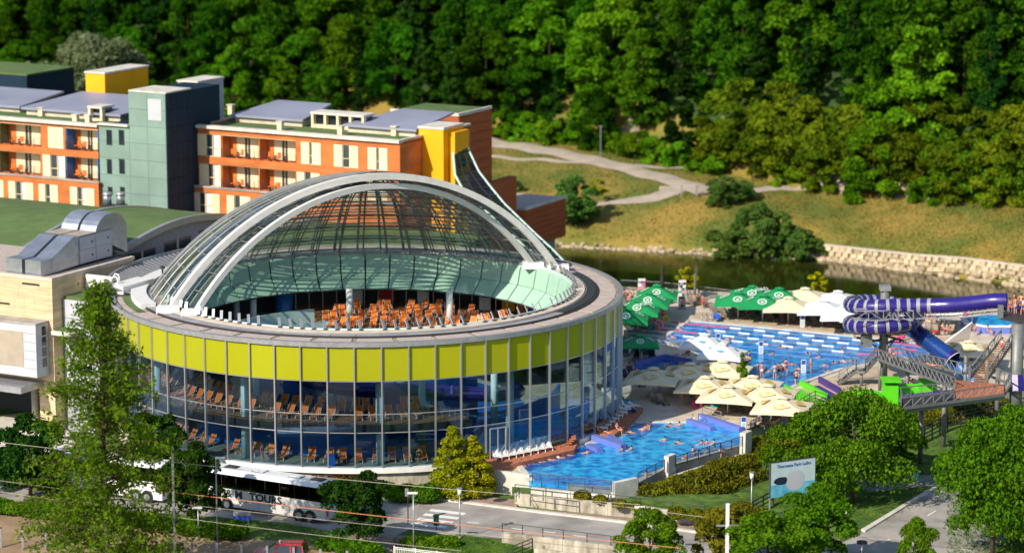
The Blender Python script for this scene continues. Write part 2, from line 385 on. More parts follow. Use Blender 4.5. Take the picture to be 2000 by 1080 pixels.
def ribbon(name, mat, pts, width, dz=.06, kind='structure'):     # a path laid on the terrain
    L = []; fine = []
    for a, b in zip(pts[:-1], pts[1:]):
        n = max(2, int((b - a).length / 1.2))
        for k in range(n): fine.append(a.lerp(b, k / n))
    fine.append(pts[-1]); mb = MB(); rows = []
    for i, p in enumerate(fine):
        d = (fine[min(i + 1, len(fine) - 1)] - fine[max(i - 1, 0)]); d.z = 0; d.normalize(); s = Vector((-d.y, d.x, 0)); wd = width(i / (len(fine) - 1)) if callable(width) else width
        for k in range(5): q = p + s * wd * (k / 4 - .5); rows.append((q.x, q.y, hgt(q.x, q.y) + dz + (.05 if 0 < k < 4 else -.05)))
    F = [(i * 5 + k, i * 5 + k + 1, i * 5 + k + 6, i * 5 + k + 5) for i in range(len(fine) - 1) for k in range(4)]
    mb.add(rows, F); return tag(mb.build(name, mat, smooth=True), kind=kind)
ribbon('asphalt_path', 'gravel_path', [hit(*p) for p in ((900, 268), (960, 281), (1040, 293), (1120, 308), (1200, 326), (1270, 345), (1330, 362), (1385, 381))], 4.2, .22)
ribbon('footpath', 'gravel_path', [hit(*p) for p in ((900, 300), (975, 308), (1080, 316), (1200, 327), (1300, 330), (1400, 331), (1440, 336))], 1.6, .16)
ribbon('dirt_path', 'gravel_path', [hit(*p) for p in ((1095, 403), (1150, 399), (1220, 395), (1275, 390), (1310, 378), (1318, 368))], lambda t: 1.6 + 3 * t * t, .14)
ribbon('woodland_path', 'gravel_path', [hit(*p) for p in ((1450, 378), (1520, 368), (1590, 362), (1680, 372), (1780, 380), (1880, 388), (2040, 396))], 2.6, .16)

# ------------------------------------------------------------------ decks, road, pavements
def poly(pix, z): return [tuple(P(a, b, z)[:2]) for a, b in pix]
deckp = poly([(930, 905), (960, 922), (1195, 956), (1243, 944), (1312, 908), (1458, 866), (1452, 840), (1530, 812), (1592, 782), (1640, 800), (1760, 792), (2000, 752), (2300, 690)], 0) + \
        [(110, 305), (60, 321.4), (13, 334.4), (-4, 345), (-14, 296), (-14, 260)]
tag(MB().prism(deckp, -6.5, 0, 0, 1).build('pool_deck', ['deck_stone', 'concrete']), kind='structure')
def sheet(name, mat, pix, z, t=.12, kind='structure'):
    return tag(MB().prism(poly(pix, z), z - t, z).build(name, mat), kind=kind)
# street and side roads at ground level, pavements one kerb higher
A_ = GZ + .05
sheet('main_street', 'asphalt', [(-700, 820), (-100, 895), (250, 950), (480, 975), (740, 968), (860, 975), (1040, 997), (1240, 1021), (1420, 1045), (1700, 1075), (2300, 1140), (2300, 1350), (1650, 1180), (1300, 1110), (1000, 1060), (800, 1032), (640, 1110), (400, 1180), (-700, 1000)], A_, .3)
sheet('side_street', 'asphalt', [(1640, 1062), (1700, 1030), (1800, 968), (1830, 945), (1920, 940), (2060, 990), (1900, 1100), (1800, 1160), (1640, 1160)], A_ + .006, .3)
sheet('front_track', 'dirt_track', [(-500, 985), (0, 1002), (390, 1046), (560, 1058), (760, 1076), (1000, 1120), (1000, 1500), (-500, 1500)], A_ + .012, .3)
sheet('verge', 'grass', [(-400, 965), (130, 990), (370, 1005), (560, 1020), (640, 1036), (760, 1052), (770, 1072), (560, 1054), (390, 1042), (0, 998), (-400, 975)], A_ + .12, .3)
sheet('island_lawn', 'grass', [(770, 1052), (815, 1048), (900, 1044), (985, 1052), (1000, 1062), (1050, 1080), (1040, 1120), (760, 1110)], A_ + .12, .3)
sheet('pavement', 'brown_paving', [(600, 930), (700, 940), (790, 958), (955, 970), (1010, 975), (1010, 990), (1250, 1012), (1640, 1052), (1640, 1066), (1420, 1043), (1240, 1018), (1040, 994), (860, 972), (740, 960), (590, 945)], A_ + .12, .3)
sheet('pavement', 'brown_paving', [(775, 1068), (800, 1046), (690, 1040), (620, 1100), (770, 1110)], A_ + .126, .3)
sheet('kerb', 'concrete_pale', [(735, 966), (860, 974), (1040, 997), (1240, 1021), (1420, 1046), (1420, 1043), (1240, 1018), (1040, 994), (860, 971), (735, 963)], A_ + .14, .3)
sheet('lawn', 'grass', [(1560, 1000), (1500, 950), (1600, 910), (1800, 920), (1842, 938), (1800, 962), (1690, 1028), (1600, 1040)], A_ + .12, .3)
sheet('kerb', 'concrete_pale', [(1838, 946), (1842, 938), (1800, 962), (1690, 1028), (1682, 1032), (1690, 1036), (1800, 968)], A_ + .15, .3)
sheet('terrace', 'concrete', [(1600, 900), (1740, 935), (1760, 925), (1860, 930), (1930, 880), (2050, 860), (2050, 900), (1900, 940), (1700, 960)], A_ + .13, .3)
sheet('left_yard', 'concrete_pale', [(-300, 840), (110, 800), (150, 870), (-300, 930)], A_ + .03, .2)
mk = root('crosswalk', 'white zebra crossing painted on the street before the pavement', 'crosswalk', tuple(P(855, 1007, A_)))
for k in range(5):
    a = poly([(843 - k * 12, 993 + k * 8.6), (911 - k * 12, 1001 + k * 8.6), (905 - k * 12, 1005 + k * 8.6), (837 - k * 12, 997 + k * 8.6)], A_ + .01)
    MB().prism(a, A_ + .002, A_ + .012).build('stripe', 'marking', mk, world=True)
for i, q in enumerate([(912, 1019, 936, 1021), (1000, 1031, 1024, 1034), (1060, 1037, 1085, 1040), (1120, 1045, 1145, 1048)]):
    a = P(q[0], q[1], A_); b = P(q[2], q[3], A_)
    tag(MB().bar(a + Vector((0, 0, .003)), b + Vector((0, 0, .003)), .14, .01).build('lane_marking', 'marking'), kind='structure')
for q in ((1790, 1020, 1768, 1033), (1828, 997, 1812, 1006), (1738, 1052, 1722, 1060)):
    tag(MB().bar(P(q[0], q[1], A_) + Vector((0, 0, .01)), P(q[2], q[3], A_) + Vector((0, 0, .01)), .14, .012).build('lane_marking', 'marking'), kind='structure')

# ------------------------------------------------------------------ the round bath hall
CX, CY, RR, ZT = -14.15, 271.5, 24.9, 11.8
def pol(a, r, z=0, deg=True):      # a measured from the street side, positive towards the pools
    if deg: a = R_(a)
    return Vector((r * math.sin(a), -r * math.cos(a), z))
def sector(mb, a0, a1, r0, r1, z0, z1, n=None, mi=0, side=None):
    n = n or max(2, int(abs(a1 - a0) / 3)); P0 = [pol(a0 + (a1 - a0) * i / n, r0) for i in range(n + 1)]; P1 = [pol(a0 + (a1 - a0) * i / n, r1) for i in range(n + 1)]
    sd_ = mi if side is None else side
    for i in range(n):
        a, b, c, d = P0[i], P0[i + 1], P1[i + 1], P1[i]
        mb.add([(p.x, p.y, z) for z in (z0, z1) for p in (a, b, c, d)], [(4, 7, 6, 5), (0, 1, 2, 3)], mi)
        mb.add([(p.x, p.y, z) for z in (z0, z1) for p in (a, b, c, d)], [(0, 4, 5, 1), (3, 2, 6, 7)], sd_)
    for P_, Q_ in ((P0[0], P1[0]), (P0[-1], P1[-1])):
        if abs(a1 - a0) < 359: mb.add([(P_.x, P_.y, z0), (Q_.x, Q_.y, z0), (Q_.x, Q_.y, z1), (P_.x, P_.y, z1)], [(0, 1, 2, 3)], sd_)
    return mb
hall = root('bath_hall', 'large round bath hall with lime green band above curved glass walls', 'building', (CX, CY, 0))
ST_ = 5.625; NB = 64
def bayloc(k, r): a = (k + .5) * ST_; return pol(a, r), R_(a)
zrows = [(.42, 3.56, 'facade_glass'), (3.64, 5.26, 'facade_glass'), (5.34, 8.3, 'facade_glass'), (8.4, 11.42, 'lime_panel')]
wd = 2 * RR * math.sin(R_(ST_ / 2))
pm = []
for z0, z1, m in zrows: pm.append(MB().box(-wd / 2 + .05, -.03, z0, wd / 2 - .05, .03, z1).mesh('pane', m))
mull = MB().box(-.06, -.16, .1, .06, .10, 11.55).mesh('mullion', 'steel')
fin = MB().box(-wd / 2 + .06, -.05, -.04, wd / 2 - .06, .05, .04).mesh('transom', 'steel')
for k in range(-19, 19):
    p, a = bayloc(k, RR * math.cos(R_(ST_ / 2)) - .08)
    for r, (z0, z1, m) in enumerate(zrows): piece('band_panel' if r == 3 else 'glass_pane', pm[r], hall, p, a)
    piece('mullion', mull, hall, pol(k * ST_, RR), R_(k * ST_))
    for z in (3.6, 5.3, 8.35): piece('transom', fin, hall, p + Vector((0, 0, z)), a)
sector(MB(), -108, 108, 24.3, 25.15, -.1, .38, mi=0).build('base_ledge', 'white_paint', hall)
sector(MB(), -108, 108, 22, 24.75, -3.6, -.1).build('plinth', 'stained_concrete', hall)
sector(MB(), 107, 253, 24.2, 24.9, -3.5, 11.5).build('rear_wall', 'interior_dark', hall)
sector(MB(), -180, 180, 24.62, 25.08, 11.52, 11.95, 96).build('gutter', 'grey_metal', hall)
sector(MB(), -180, 180, 20.3, 24.6, 11.1, 11.8, 96).build('roof_ring', 'roof_strip', hall)
for k in range(40):
    a = k * 9 - 180
    sector(MB(), a + .5, a + 8.3, 22.75, 24.35, 11.8, 11.86, 3).build('gravel_bed', 'gravel_roof', hall)
for k in range(60):
    a = k * 6 - 180
    if -150 < a < 120: sector(MB(), a + .08, a + 5.92, 21.55, 22.45, 11.8, 11.98, 2).build('rail_slab', 'rail_slab', hall)
sector(MB(), -180, 180, 22.5, 22.62, 11.8, 12.02, 96).build('rail', 'dark_metal', hall)
sector(MB(), -180, 180, 21.38, 21.5, 11.8, 12.08, 96).build('rail', 'steel', hall)
sector(MB(), 58, 112, 21.55, 22.4, 12.0, 12.06, 40).build('rail', 'dark_metal', hall)
sector(MB(), -180, 180, 20.25, 21.3, 11.8, 12.12, 96).build('coping', 'coping', hall)
sector(MB(), -180, 180, 20.05, 20.3, 11.7, 12.22, 96).build('coping_edge', 'pale_mint', hall)
sector(MB(), -128, -66, 21.6, 23.1, 11.86, 12.35, 40).build('white_skirt', 'white_paint', hall)
sector(MB(), -100, -62, 23.15, 23.9, 11.87, 11.93, 20).build('green_strip', 'green_roof', hall)
# mint lining of the opening
f1 = MB(); 
def lining(r0, z0, r1, z1):
    a = R_(3.75) - .004; m = MB(); q = []
    for rr, z in ((r0, z0), (r1, z1)):
        for s in (-1, 1): q.append((rr * math.sin(s * a), -rr * math.cos(a) if 0 else -rr * math.cos(s * a), z))
    m.add(q + [(x * 1.012, y * 1.012, z) for x, y, z in q], [(0, 1, 3, 2), (4, 6, 7, 5), (0, 2, 6, 4), (1, 5, 7, 3), (0, 4, 5, 1), (2, 3, 7, 6)]); return m.mesh('lining', 'mint')
l1 = lining(20.05, 12.0, 19.6, 9.9); l2 = lining(19.55, 9.86, 18.2, 8.45)
for k in range(48):
    a = k * 7.5 - 180
    if abs(a) > 40:
        piece('lining_panel', l1, hall, (0, 0, 0), R_(a)); piece('lining_panel', l2, hall, (0, 0, 0), R_(a))
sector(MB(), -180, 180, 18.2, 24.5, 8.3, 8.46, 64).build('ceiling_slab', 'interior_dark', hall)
# floors and things inside
sector(MB(), -180, 180, 15.5, 24.3, -.2, .1, 64).build('lower_floor', 'interior_floor', hall)
sector(MB(), -180, 180, .01, 15.5, -.3, .02, 64).build('indoor_pool', 'interior_blue', hall)
sector(MB(), -104, 26, 16.8, 23.9, 3.72, 4.0, 44).build('gallery_floor', 'wood_deck', hall)
sector(MB(), -104, 26, 23.9, 24.05, 3.5, 4.12, 44).build('gallery_edge', 'dark_metal', hall)
gr = MB()
for z in (4.45, 4.75, 5.08): gr.tube([pol(-104 + i * 3, 24.0, z) for i in range(44)], .025, 4)
for i in range(44): gr.bar(pol(-104 + i * 3, 24.0, 4), pol(-104 + i * 3, 24.0, 5.08), .04)
gr.build('gallery_railing', 'steel', hall)
for s_, r_, z0, z1, a0, a1, m in ((0, 19.6, .1, 2.3, -52, 8, 'blue_wall'), (0, 19.0, .1, 2.9, 46, 84, 'blue_wall'), (0, 12.5, 0, 5.2, -100, 60, 'interior_blue')):
    sector(MB(), a0, a1, r_ - .25, r_, z0, z1, 24).build('slide_wall', m, hall)
sector(MB(), 108, 203, 8.2, 24, 5.6, 5.95, 40).build('upper_terrace', 'wood_deck', hall)
sector(MB(), 203, 262, 16.5, 24, 5.2, 5.5, 30).build('upper_terrace', 'interior_floor', hall)
sector(MB(), 203, 262, 16.3, 16.5, 5.2, 6.9, 30).build('parapet', 'pale_mint', hall)
sector(MB(), 203, 258, 11.3, 11.5, 5.4, 6.6, 30).build('parapet', 'pale_mint', hall)
rl = MB()
for z in (6.5, 7.0): rl.tube([pol(108 + i * 3, 8.25, z) for i in range(32)], .03, 4)
for i in range(32): rl.bar(pol(108 + i * 3, 8.25, 5.9), pol(108 + i * 3, 8.25, 7), .05)
rl.build('terrace_railing', 'dark_metal', hall)
for a in (-93.5, -60.5, -27.5, 5.5, 38.5, 71.5): MB().cyl(pol(a, 22.4), .40, .1, 8.3, 14).build('column', 'pale_mint', hall, smooth=True)
for a in (-10, 22, 55, -42): MB().cyl(pol(a, 15.2), .34, 0, 8.3, 12).build('column', 'pale_mint', hall, smooth=True)
for x, y in ((683, 632), (878, 637), (495, 622), (462, 615)):
    q = P(x, y, 5.95) - Vector((CX, CY, 0)); MB().cyl(q, .34, 5.9 if x > 600 else 0, 9.6, 14).build('column', 'white_paint', hall, smooth=True)
q = P(555, 640, 4) - Vector((CX, CY, 0)); MB().cyl(q, .95, 0, 9.4, 18).build('blue_column', 'blue_wall', hall, smooth=True)
for a in (130, 150, 168, 186): q = pol(a, 22.6); MB().box(q.x - .6, q.y - .3, 5.9, q.x + .6, q.y + .3, 8.3).build('pier', 'white_paint', hall)
ib = MB()
for i in range(24): ib.bar(pol(112 + i * 4, 21.2, 5.95), pol(112 + i * 4, 21.2, 8.3), .06)
tag(ib.build('inner_glazing_bar', 'steel', hall), kind='stuff')
for a, m in ((142, 'amber'), (122, 'cloth_purple'), (136, 'blue_wall'), (176, 'cloth_red')): sector(MB(), a, a + 4, 23.4, 23.6, 5.95, 8.2, 3).build('inner_wall_panel', m, hall)
# big slide tubes, stair and roof trusses inside, seen dimly
tb = MB(); tb.tube([pol(-30 + i * 9, 13.8 + 1.5 * math.sin(i * .7), 6.4 - i * .33) for i in range(14)], .75, 8); tb.build('indoor_slide', 'slide_blue', hall, True)
tb = MB(); tb.tube([pol(60 - i * 8, 11.8 + 1.2 * math.cos(i * .8), 6.8 - i * .3) for i in range(12)], .7, 8); tb.build('indoor_slide', 'pale_mint', hall, True)
for k in range(9): p = pol(22, 16.5 - k * .35, .6 + k * .42); MB().box(p.x - .9, p.y - .15, p.z, p.x + .9, p.y + .15, p.z + .08).build('step', 'white_paint', hall)
# glazed door in the facade
dr = MB(); da = 5.3 * ST_
for s_ in (-1, 1): dr.bar(pol(5.5 * ST_ + s_ * 1.9, 25.02, .3), pol(5.5 * ST_ + s_ * 1.9, 25.02, 3.3), .12)
dr.bar(pol(5.5 * ST_ - 1.9, 25.02, 3.25), pol(5.5 * ST_ + 1.9, 25.02, 3.25), .12); dr.bar(pol(5.5 * ST_, 25.02, .3), pol(5.5 * ST_, 25.02, 3.3), .1); dr.build('door_frame', 'steel', hall)
# silver vent fins round the opening
vf = MB(); vf.bar((0, 0, 0), (-.22, .28, .85), .26, .1); vfm = vf.mesh('vent_fin', 'grey_metal'); vb = MB().box(-.16, -.1, -.02, .16, .14, .1).mesh('vent_base', 'dark_metal')
for k in range(62):
    a = -66 + k * 3.05
    if k % 9 == 5: continue
    f_ = piece('vent_fin', vfm, hall, pol(a, 20.5, 12.16), R_(a)); piece('vent_base', vb, f_)
# ------------------------------------------------------------------ domes
DZ = 12.15
def dome(name, label, cat, a0, base, h, nm, npar, barw, arches, skip=0):
    rt = root(name, label, cat, (CX + .3, CY - .5, 0)); SR = (base * base + h * h) / (2 * h); zc = DZ + h - SR; amax = math.asin(base / SR)
    rot = R_(a0); et = Vector((math.cos(rot), math.sin(rot), 0)); en = Vector((-math.sin(rot), math.cos(rot), 0))   # chord, back normal
    def S(phi, th_, r=SR):   # phi 0..180 along the chord round the back, th_ polar from the top
        d = et * math.cos(phi) + en * math.sin(phi); return Vector((d.x * math.sin(th_) * r, d.y * math.sin(th_) * r, zc + r * math.cos(th_)))
    ths = [amax * (1 - (j / npar) * .93) for j in range(npar + 1)]
    for i in range(nm):
        p0, p1 = math.pi * i / nm, math.pi * (i + 1) / nm
        for j in range(npar):
            if i >= nm - skip: continue
            q = [S(p0 + .006, ths[j] - .003), S(p1 - .006, ths[j] - .003), S(p1 - .006, ths[j + 1] + .003), S(p0 + .006, ths[j + 1] + .003)]
            MB().add(q, [(0, 1, 2, 3)]).build('dome_pane', 'dome_glass', rt)
    for i in range(1, nm):
        phi = math.pi * i / nm; m = MB(); N = npar * 2
        for r_, w_ in ((SR, barw), (SR - .55, barw)):
            pts = [S(phi, amax * (1 - k / N * .95), r_) for k in range(N + 1)]
            m.tube(pts, w_ / 2, 4)
        m.build('meridian_rib', 'slide_steel', rt)
    for j in range(npar + 1):
        m = MB(); pts = [S(math.pi * k / nm, ths[j], SR - .02) for k in range(nm + 1)]; m.tube(pts, barw * .42, 4)
        if j: m.tube([S(math.pi * k / nm, ths[j], SR - .5) for k in range(nm + 1)], barw * .36, 4)
        m.build('parallel_rib', 'slide_steel', rt)
    for off, wid, dep in arches:
        m = MB(); N = 40; sec = []
        for k in range(N + 1):
            t = -amax + 2 * amax * k / N; d = et * math.sin(t); c = Vector((d.x * SR, d.y * SR, zc + SR * math.cos(t))); nrm = Vector((d.x, d.y, math.cos(t)))
            for o_, r_ in ((-wid / 2, .12), (wid / 2, .12), (wid / 2, -dep), (-wid / 2, -dep)): sec.append(c + en * (off + o_) + nrm * r_)
        for k in range(N):
            for e in range(4): m.add([], []); m.f.append([k * 4 + e, k * 4 + (e + 1) % 4, k * 4 + 4 + (e + 1) % 4, k * 4 + 4 + e]); m.m.append(0)
        m.v = [tuple(p) for p in sec]; m.build('arch', 'white_arch', rt)
    m = MB(); m.tube([S(math.pi * k / 40, amax) + Vector((0, 0, -.1)) for k in range(41)], .16, 6); m.build('base_ring', 'grey_metal', rt)
    for s_ in (0, math.pi):
        q = S(s_, amax); m = MB(); m.box(q.x - 1.1, q.y - .7, 11.85, q.x + 1.1, q.y + .7, 12.5); m.build('arch_foot', 'white_paint', rt)
    return rt
dome('glass_dome', 'big glazed half dome with a wide white arch over the bath hall', 'dome', 30, 21.4, 11.2, 27, 11, .19, [(.0, .52, .5)])
dome('sliding_dome', 'inner glazed half dome with a slimmer white arch nested under the big one', 'dome', 37.5, 20.2, 10.2, 25, 10, .15, [(-.1, .44, .42)])
# striped louvre roof and parapet on the west side of the hall
lv = root('louvre_roof', 'striped silver louvre roof curving round the west side of the hall', 'roof', (CX, CY, 0))
for k in range(30):
    a = -84 - k * 1.65; m = MB(); m.bar(pol(a, 22.9, 12.0), pol(a + .5, 25.5, 12.9), .40, .10); m.build('slat', 'grey_metal', lv)
sector(MB(), -135, -82, 22.9, 25.4, 11.86, 11.96, 30).build('deck', 'dark_metal', lv)
sector(MB(), -135, -82, 25.45, 25.7, 11.0, 13.1, 30).build('upstand', 'grey_metal', lv)

# ------------------------------------------------------------------ glass swoosh from the hotel down to the hall
sw = root('glass_canopy', 'long curved green glass canopy sweeping from the hotel tower down beside the dome', 'canopy', (-8, 300, 0))
Rp = [(905, 258, 318), (916, 295, 315), (935, 335, 312), (958, 365, 308.5), (985, 398, 305), (1015, 427, 301), (1045, 456, 297), (1078, 486, 292), (1107, 516, 287)]
Lp = [(884, 262, 316), (885, 300, 313), (889, 342, 310), (905, 372, 306.5), (928, 392, 303), (960, 422, 299), (992, 452, 295), (1030, 485, 290), (1068, 516, 285)]
Rp = [PY(*q) for q in Rp]; Lp = [PY(*q) for q in Lp]
def dense(L):
    o = []
    for a, b in zip(L[:-1], L[1:]): o += [a, a.lerp(b, .5)]
    return o + [L[-1]]
Rp, Lp = dense(Rp), dense(Lp)
for i in range(len(Rp) - 1):
    for k in range(3):
        a0, a1, b0, b1 = Lp[i].lerp(Rp[i], k / 3), Lp[i].lerp(Rp[i], (k + 1) / 3), Lp[i + 1].lerp(Rp[i + 1], k / 3), Lp[i + 1].lerp(Rp[i + 1], (k + 1) / 3)
        MB().add([a0, a1, b1, b0], [(0, 1, 2, 3)]).build('canopy_pane', 'slide_glass', sw, world=True)
    MB().bar(Lp[i], Rp[i], .1, .16).build('cross_bar', 'dark_metal', sw, world=True)
    if i > 7:
        m = MB(); n = (Rp[i] + Vector((0, 0, -1.5))); m.bar(Rp[i], n, .08).bar(n, Rp[i + 1], .08).bar(n, Lp[i], .08); m.build('strut', 'pale_mint', sw, world=True)
for k in range(4):
    MB().tube([a.lerp(b, k / 3) for a, b in zip(Lp, Rp)], .13 if k in (0, 3) else .06, 5).build('edge_rail' if k in (0, 3) else 'long_bar', 'pale_mint' if k in (0, 3) else 'dark_metal', sw, world=True)

# ------------------------------------------------------------------ hotel
def hroot(name, label, cat): return root(name, label, cat, (BX, BY, 0), HA)
hotel = hroot('hotel', 'terracotta and cream hotel wing with rows of balconies behind the glass dome', 'building')
hotel_w = hroot('hotel', 'terracotta hotel wing with green and blue balcony sides west of the green tower', 'building')
green_chair_spots = []
def mbox(name, mat, par, u0, v0, z0, u1, v1, z1): return MB().box(min(u0, u1), min(v0, v1), z0, max(u0, u1), max(v0, v1), z1).build(name, mat, par)
def row(par, v, z0, z1, py, spec, sidem='terracotta'):
    """spec: list of (kind, x0, x1) in survey pixels along the front"""
    for kind, x0, x1 in spec:
        u0, u1 = HV(x0, py, v)[0], HV(x1, py, v)[0]; h = z1 - z0
        if kind == 'w': mbox('wall_panel', 'terracotta', par, u0, v, z0, u1, v + .3, z1)
        elif kind == 'c':
            n = 2 if (u1 - u0) > 1.5 else 1
            for k in range(n): a = u0 + (u1 - u0) * k / n; mbox('cream_panel', 'cream', par, a + .02, v - .06, z0 + .05, a + (u1 - u0) / n - .02, v + .2, z1 - .05)
        elif kind == 'g':
            wnd = mbox('window', 'window_glass', par, u0, v + .2, z0, u1, v + .26, z1); fr = MB(); n = 2 if u1 - u0 > 1 else 1
            for k in range(n + 1): a = u0 + (u1 - u0) * k / n; fr.box(a - .04, v + .08, z0, a + .04, v + .19, z1)
            fr.box(u0, v + .08, z1 - .08, u1, v + .18, z1); fr.box(u0, v + .08, z0, u1, v + .18, z0 + .07); fr.box(u0, v + .05, z0 + h * .38, u1, v + .07, z0 + h * .41); fr.build('window_frame', 'cream', wnd)
            if u1 - u0 > 1: mbox('curtain', 'white_paint', wnd, u0 + (u1 - u0) * .55, v + .194, z0 + .1, u1 - .1, v + .199, z1 - .1)
        elif kind in ('b', 'B', 'G'):
            d = 1.7; sm = {'b': 'terracotta', 'B': 'blue_wall', 'G': 'leaf_bush'}[kind]
            sm = 'teal_side' if kind == 'G' else sm
            nb = max(1, round((u1 - u0) / 4.4))
            mbox('balcony_ceiling', 'cream', par, u0, v + .02, z1 - .06, u1, v + d, z1)
            for k in range(nb):
                a = u0 + (u1 - u0) * k / nb; b = u0 + (u1 - u0) * (k + 1) / nb; L = b - a
                mbox('partition', sm, par, a, v + .1, z0, a + .12, v + d, z1 - .07)
                mbox('balcony_wall', 'terracotta', par, a + .13, v + d, z0, a + L * .20, v + d + .2, z1 - .07)
                for q0, q1 in ((.20, .42), (.56, .77), (.77, .97)): mbox('cream_panel', 'cream', par, a + L * q0 + .02, v + d, z0, a + L * q1 - .02, v + d + .2, z1 - .07)
                dd = mbox('balcony_door', 'window_glass', par, a + L * .42, v + d + .1, z0, a + L * .56, v + d + .15, z1 - .07); mbox('door_frame', 'cream', dd, a + L * .48, v + d + .02, z0, a + L * .50, v + d + .09, z1 - .1)
                green_chair_spots.append((a + L * .22, v + .75, z0)); green_chair_spots.append((a + L * .42, v + .75, z0))
            mbox('partition', sm, par, u1 - .12, v + .1, z0, u1, v + d, z1 - .07)
            rg = MB()
            for z in (z0 + .25, z0 + .5, z0 + .75, z0 + 1.02): rg.box(u0, v - .02, z - .015, u1, v + .01, z + .015)
            n = int((u1 - u0) / 1.2) + 1
            for k in range(n + 1): a = u0 + (u1 - u0) * k / n; rg.box(a - .02, v - .03, z0 - .1, a + .02, v + .02, z0 + 1.02)
            rg.build('balcony_railing', 'dark_metal', par)
M('teal_side', (.09, .12, .03), .6)
ZR = 21.3
def zat(px, py, v): return HV(px, py, v)[1]
uL = HV(380, 300, 0)[0]
# east wing, front at v = 0 (top two storeys) and v = -1 (the storey below)
r1 = (zat(410, 306, 0), zat(410, 262, 0)); r2 = (zat(410, 364, 0), zat(410, 320, 0)); r3 = (zat(410, 418, -1), zat(410, 377, -1))
s1 = [('w', 378, 385), ('c', 385, 402), ('g', 402, 428), ('c', 428, 432), ('b', 432, 578), ('w', 578, 588), ('c', 588, 604), ('g', 604, 609), ('c', 609, 627), ('w', 627, 652), ('c', 652, 669), ('g', 669, 682), ('c', 682, 700), ('w', 700, 718), ('c', 718, 735), ('g', 735, 740), ('c', 740, 757), ('w', 757, 781)]
s2 = [('w', 378, 390), ('c', 390, 406), ('g', 406, 427), ('c', 427, 432), ('b', 432, 578), ('w', 578, 580), ('c', 580, 595), ('g', 595, 607), ('c', 607, 625), ('w', 625, 652), ('c', 652, 669), ('g', 669, 682), ('c', 682, 700), ('w', 700, 718), ('c', 718, 735), ('g', 735, 740), ('c', 740, 757), ('w', 757, 781)]
row(hotel, 0, r1[0], r1[1], 285, s1); row(hotel, 0, r2[0], r2[1], 342, s2)
row(hotel, -1, r3[0], r3[1], 397, [('w', 366, 373), ('c', 373, 389), ('g', 389, 412), ('c', 412, 430), ('w', 430, 443), ('c', 443, 458), ('g', 458, 469), ('c', 469, 490), ('w', 490, 520), ('c', 520, 560), ('w', 560, 781)])
uR = HV(781, 300, 0)[0]; uLo = HV(366, 397, -1)[0]; uRo = HV(781, 397, -1)[0]
mbox('spandrel', 'terracotta', hotel, uL, 0, r1[1], uR, .32, ZR - .25)
mbox('spandrel', 'terracotta', hotel, uL, -.05, r2[1], uR, .32, r1[0])
mbox('spandrel', 'terracotta', hotel, uLo, -1.02, r3[1], uRo, .4, r2[0] - .02)
mbox('spandrel', 'terracotta', hotel, uLo, -1.0, 0, uRo, -.7, r3[0])
mbox('terrace_edge', 'concrete', hotel, uLo - .1, -1.15, r2[0] - .02, uRo, -.75, r2[0] + .16)
mbox('core', 'terracotta', hotel, uL, 2.0, 0, uR - .01, 16, ZR - .6)
mbox('side_wall', 'terracotta', hotel, uR - .4, .33, 0, uR, 16, ZR - .1); mbox('side_wall', 'terracotta', hotel, uL, .33, 0, uL + .3, 16, ZR - .1)
mbox('roof', 'green_roof', hotel, uL, .4, ZR - .5, uR, 16, ZR - .3)
mbox('parapet', 'concrete_pale', hotel, uL - .15, -.4, ZR - .25, uR + .1, .5, ZR + .1); mbox('parapet', 'concrete_pale', hotel, uR - .3, .5, ZR - .12, uR + .1, 16, ZR + .1); mbox('parapet', 'concrete_pale', hotel, uL - .15, .5, ZR - .12, uL + .25, 16, ZR + .1)
# west wing, front at v = -6
vW = -6; uT = HV(193, 300, vW)[0]; uW0 = HV(-260, 280, vW)[0]
t1 = (zat(110, 291, vW), zat(110, 248, vW)); t2 = (zat(110, 347, vW), zat(110, 303, vW)); t3 = (zat(100, 402, vW - 1), zat(100, 360, vW - 1))
row(hotel_w, vW, t1[0], t1[1], 270, [('w', -260, -150), ('b', -150, -2), ('G', -2, 80), ('w', 80, 94), ('c', 94, 124), ('w', 124, 128), ('B', 128, 191)])
row(hotel_w, vW, t2[0], t2[1], 325, [('w', -260, -150), ('b', -150, -2), ('G', -2, 80), ('w', 80, 84), ('c', 84, 99), ('g', 99, 124), ('c', 124, 128), ('B', 128, 191)])
row(hotel_w, vW - 1, t3[0], t3[1], 380, [('w', -260, -60), ('c', -60, -20), ('w', -20, -6), ('c', -6, 8), ('w', 8, 17), ('c', 17, 31), ('g', 31, 51), ('c', 51, 66), ('w', 66, 76), ('c', 76, 89), ('g', 89, 98), ('c', 98, 114), ('w', 114, 137), ('c', 137, 151), ('g', 151, 168), ('c', 168, 185), ('w', 185, 193)])
uTl = HV(193, 380, vW - 1)[0]
mbox('spandrel', 'terracotta', hotel_w, uW0, vW, t1[1], uT, vW + .32, 21.2); mbox('spandrel', 'terracotta', hotel_w, uW0, vW - .05, t2[1], uT, vW + .32, t1[0]); mbox('spandrel', 'terracotta', hotel_w, uW0, vW - 1.02, t3[1], uTl, vW + .3, t2[0] - .02)
mbox('terrace_edge', 'concrete', hotel_w, uW0, vW - 1.15, t2[0] - .02, uTl + .1, vW - .75, t2[0] + .14)
mbox('spandrel', 'terracotta', hotel_w, uW0, vW - 1, 0, uTl, vW - .7, t3[0]); mbox('side_wall', 'terracotta', hotel_w, uTl - .3, vW - .98, 0, uTl, vW + 3, t2[0] - .05)
mbox('core', 'terracotta', hotel_w, uW0, vW + 2, 0, uT, vW + 18, 20.8); mbox('roof', 'green_roof', hotel_w, uW0, vW + .4, 20.9, uT, vW + 18, 21.1)
mbox('parapet', 'concrete_pale', hotel_w, uW0, vW - .4, 21.2, uT + .1, vW + .5, 21.55)
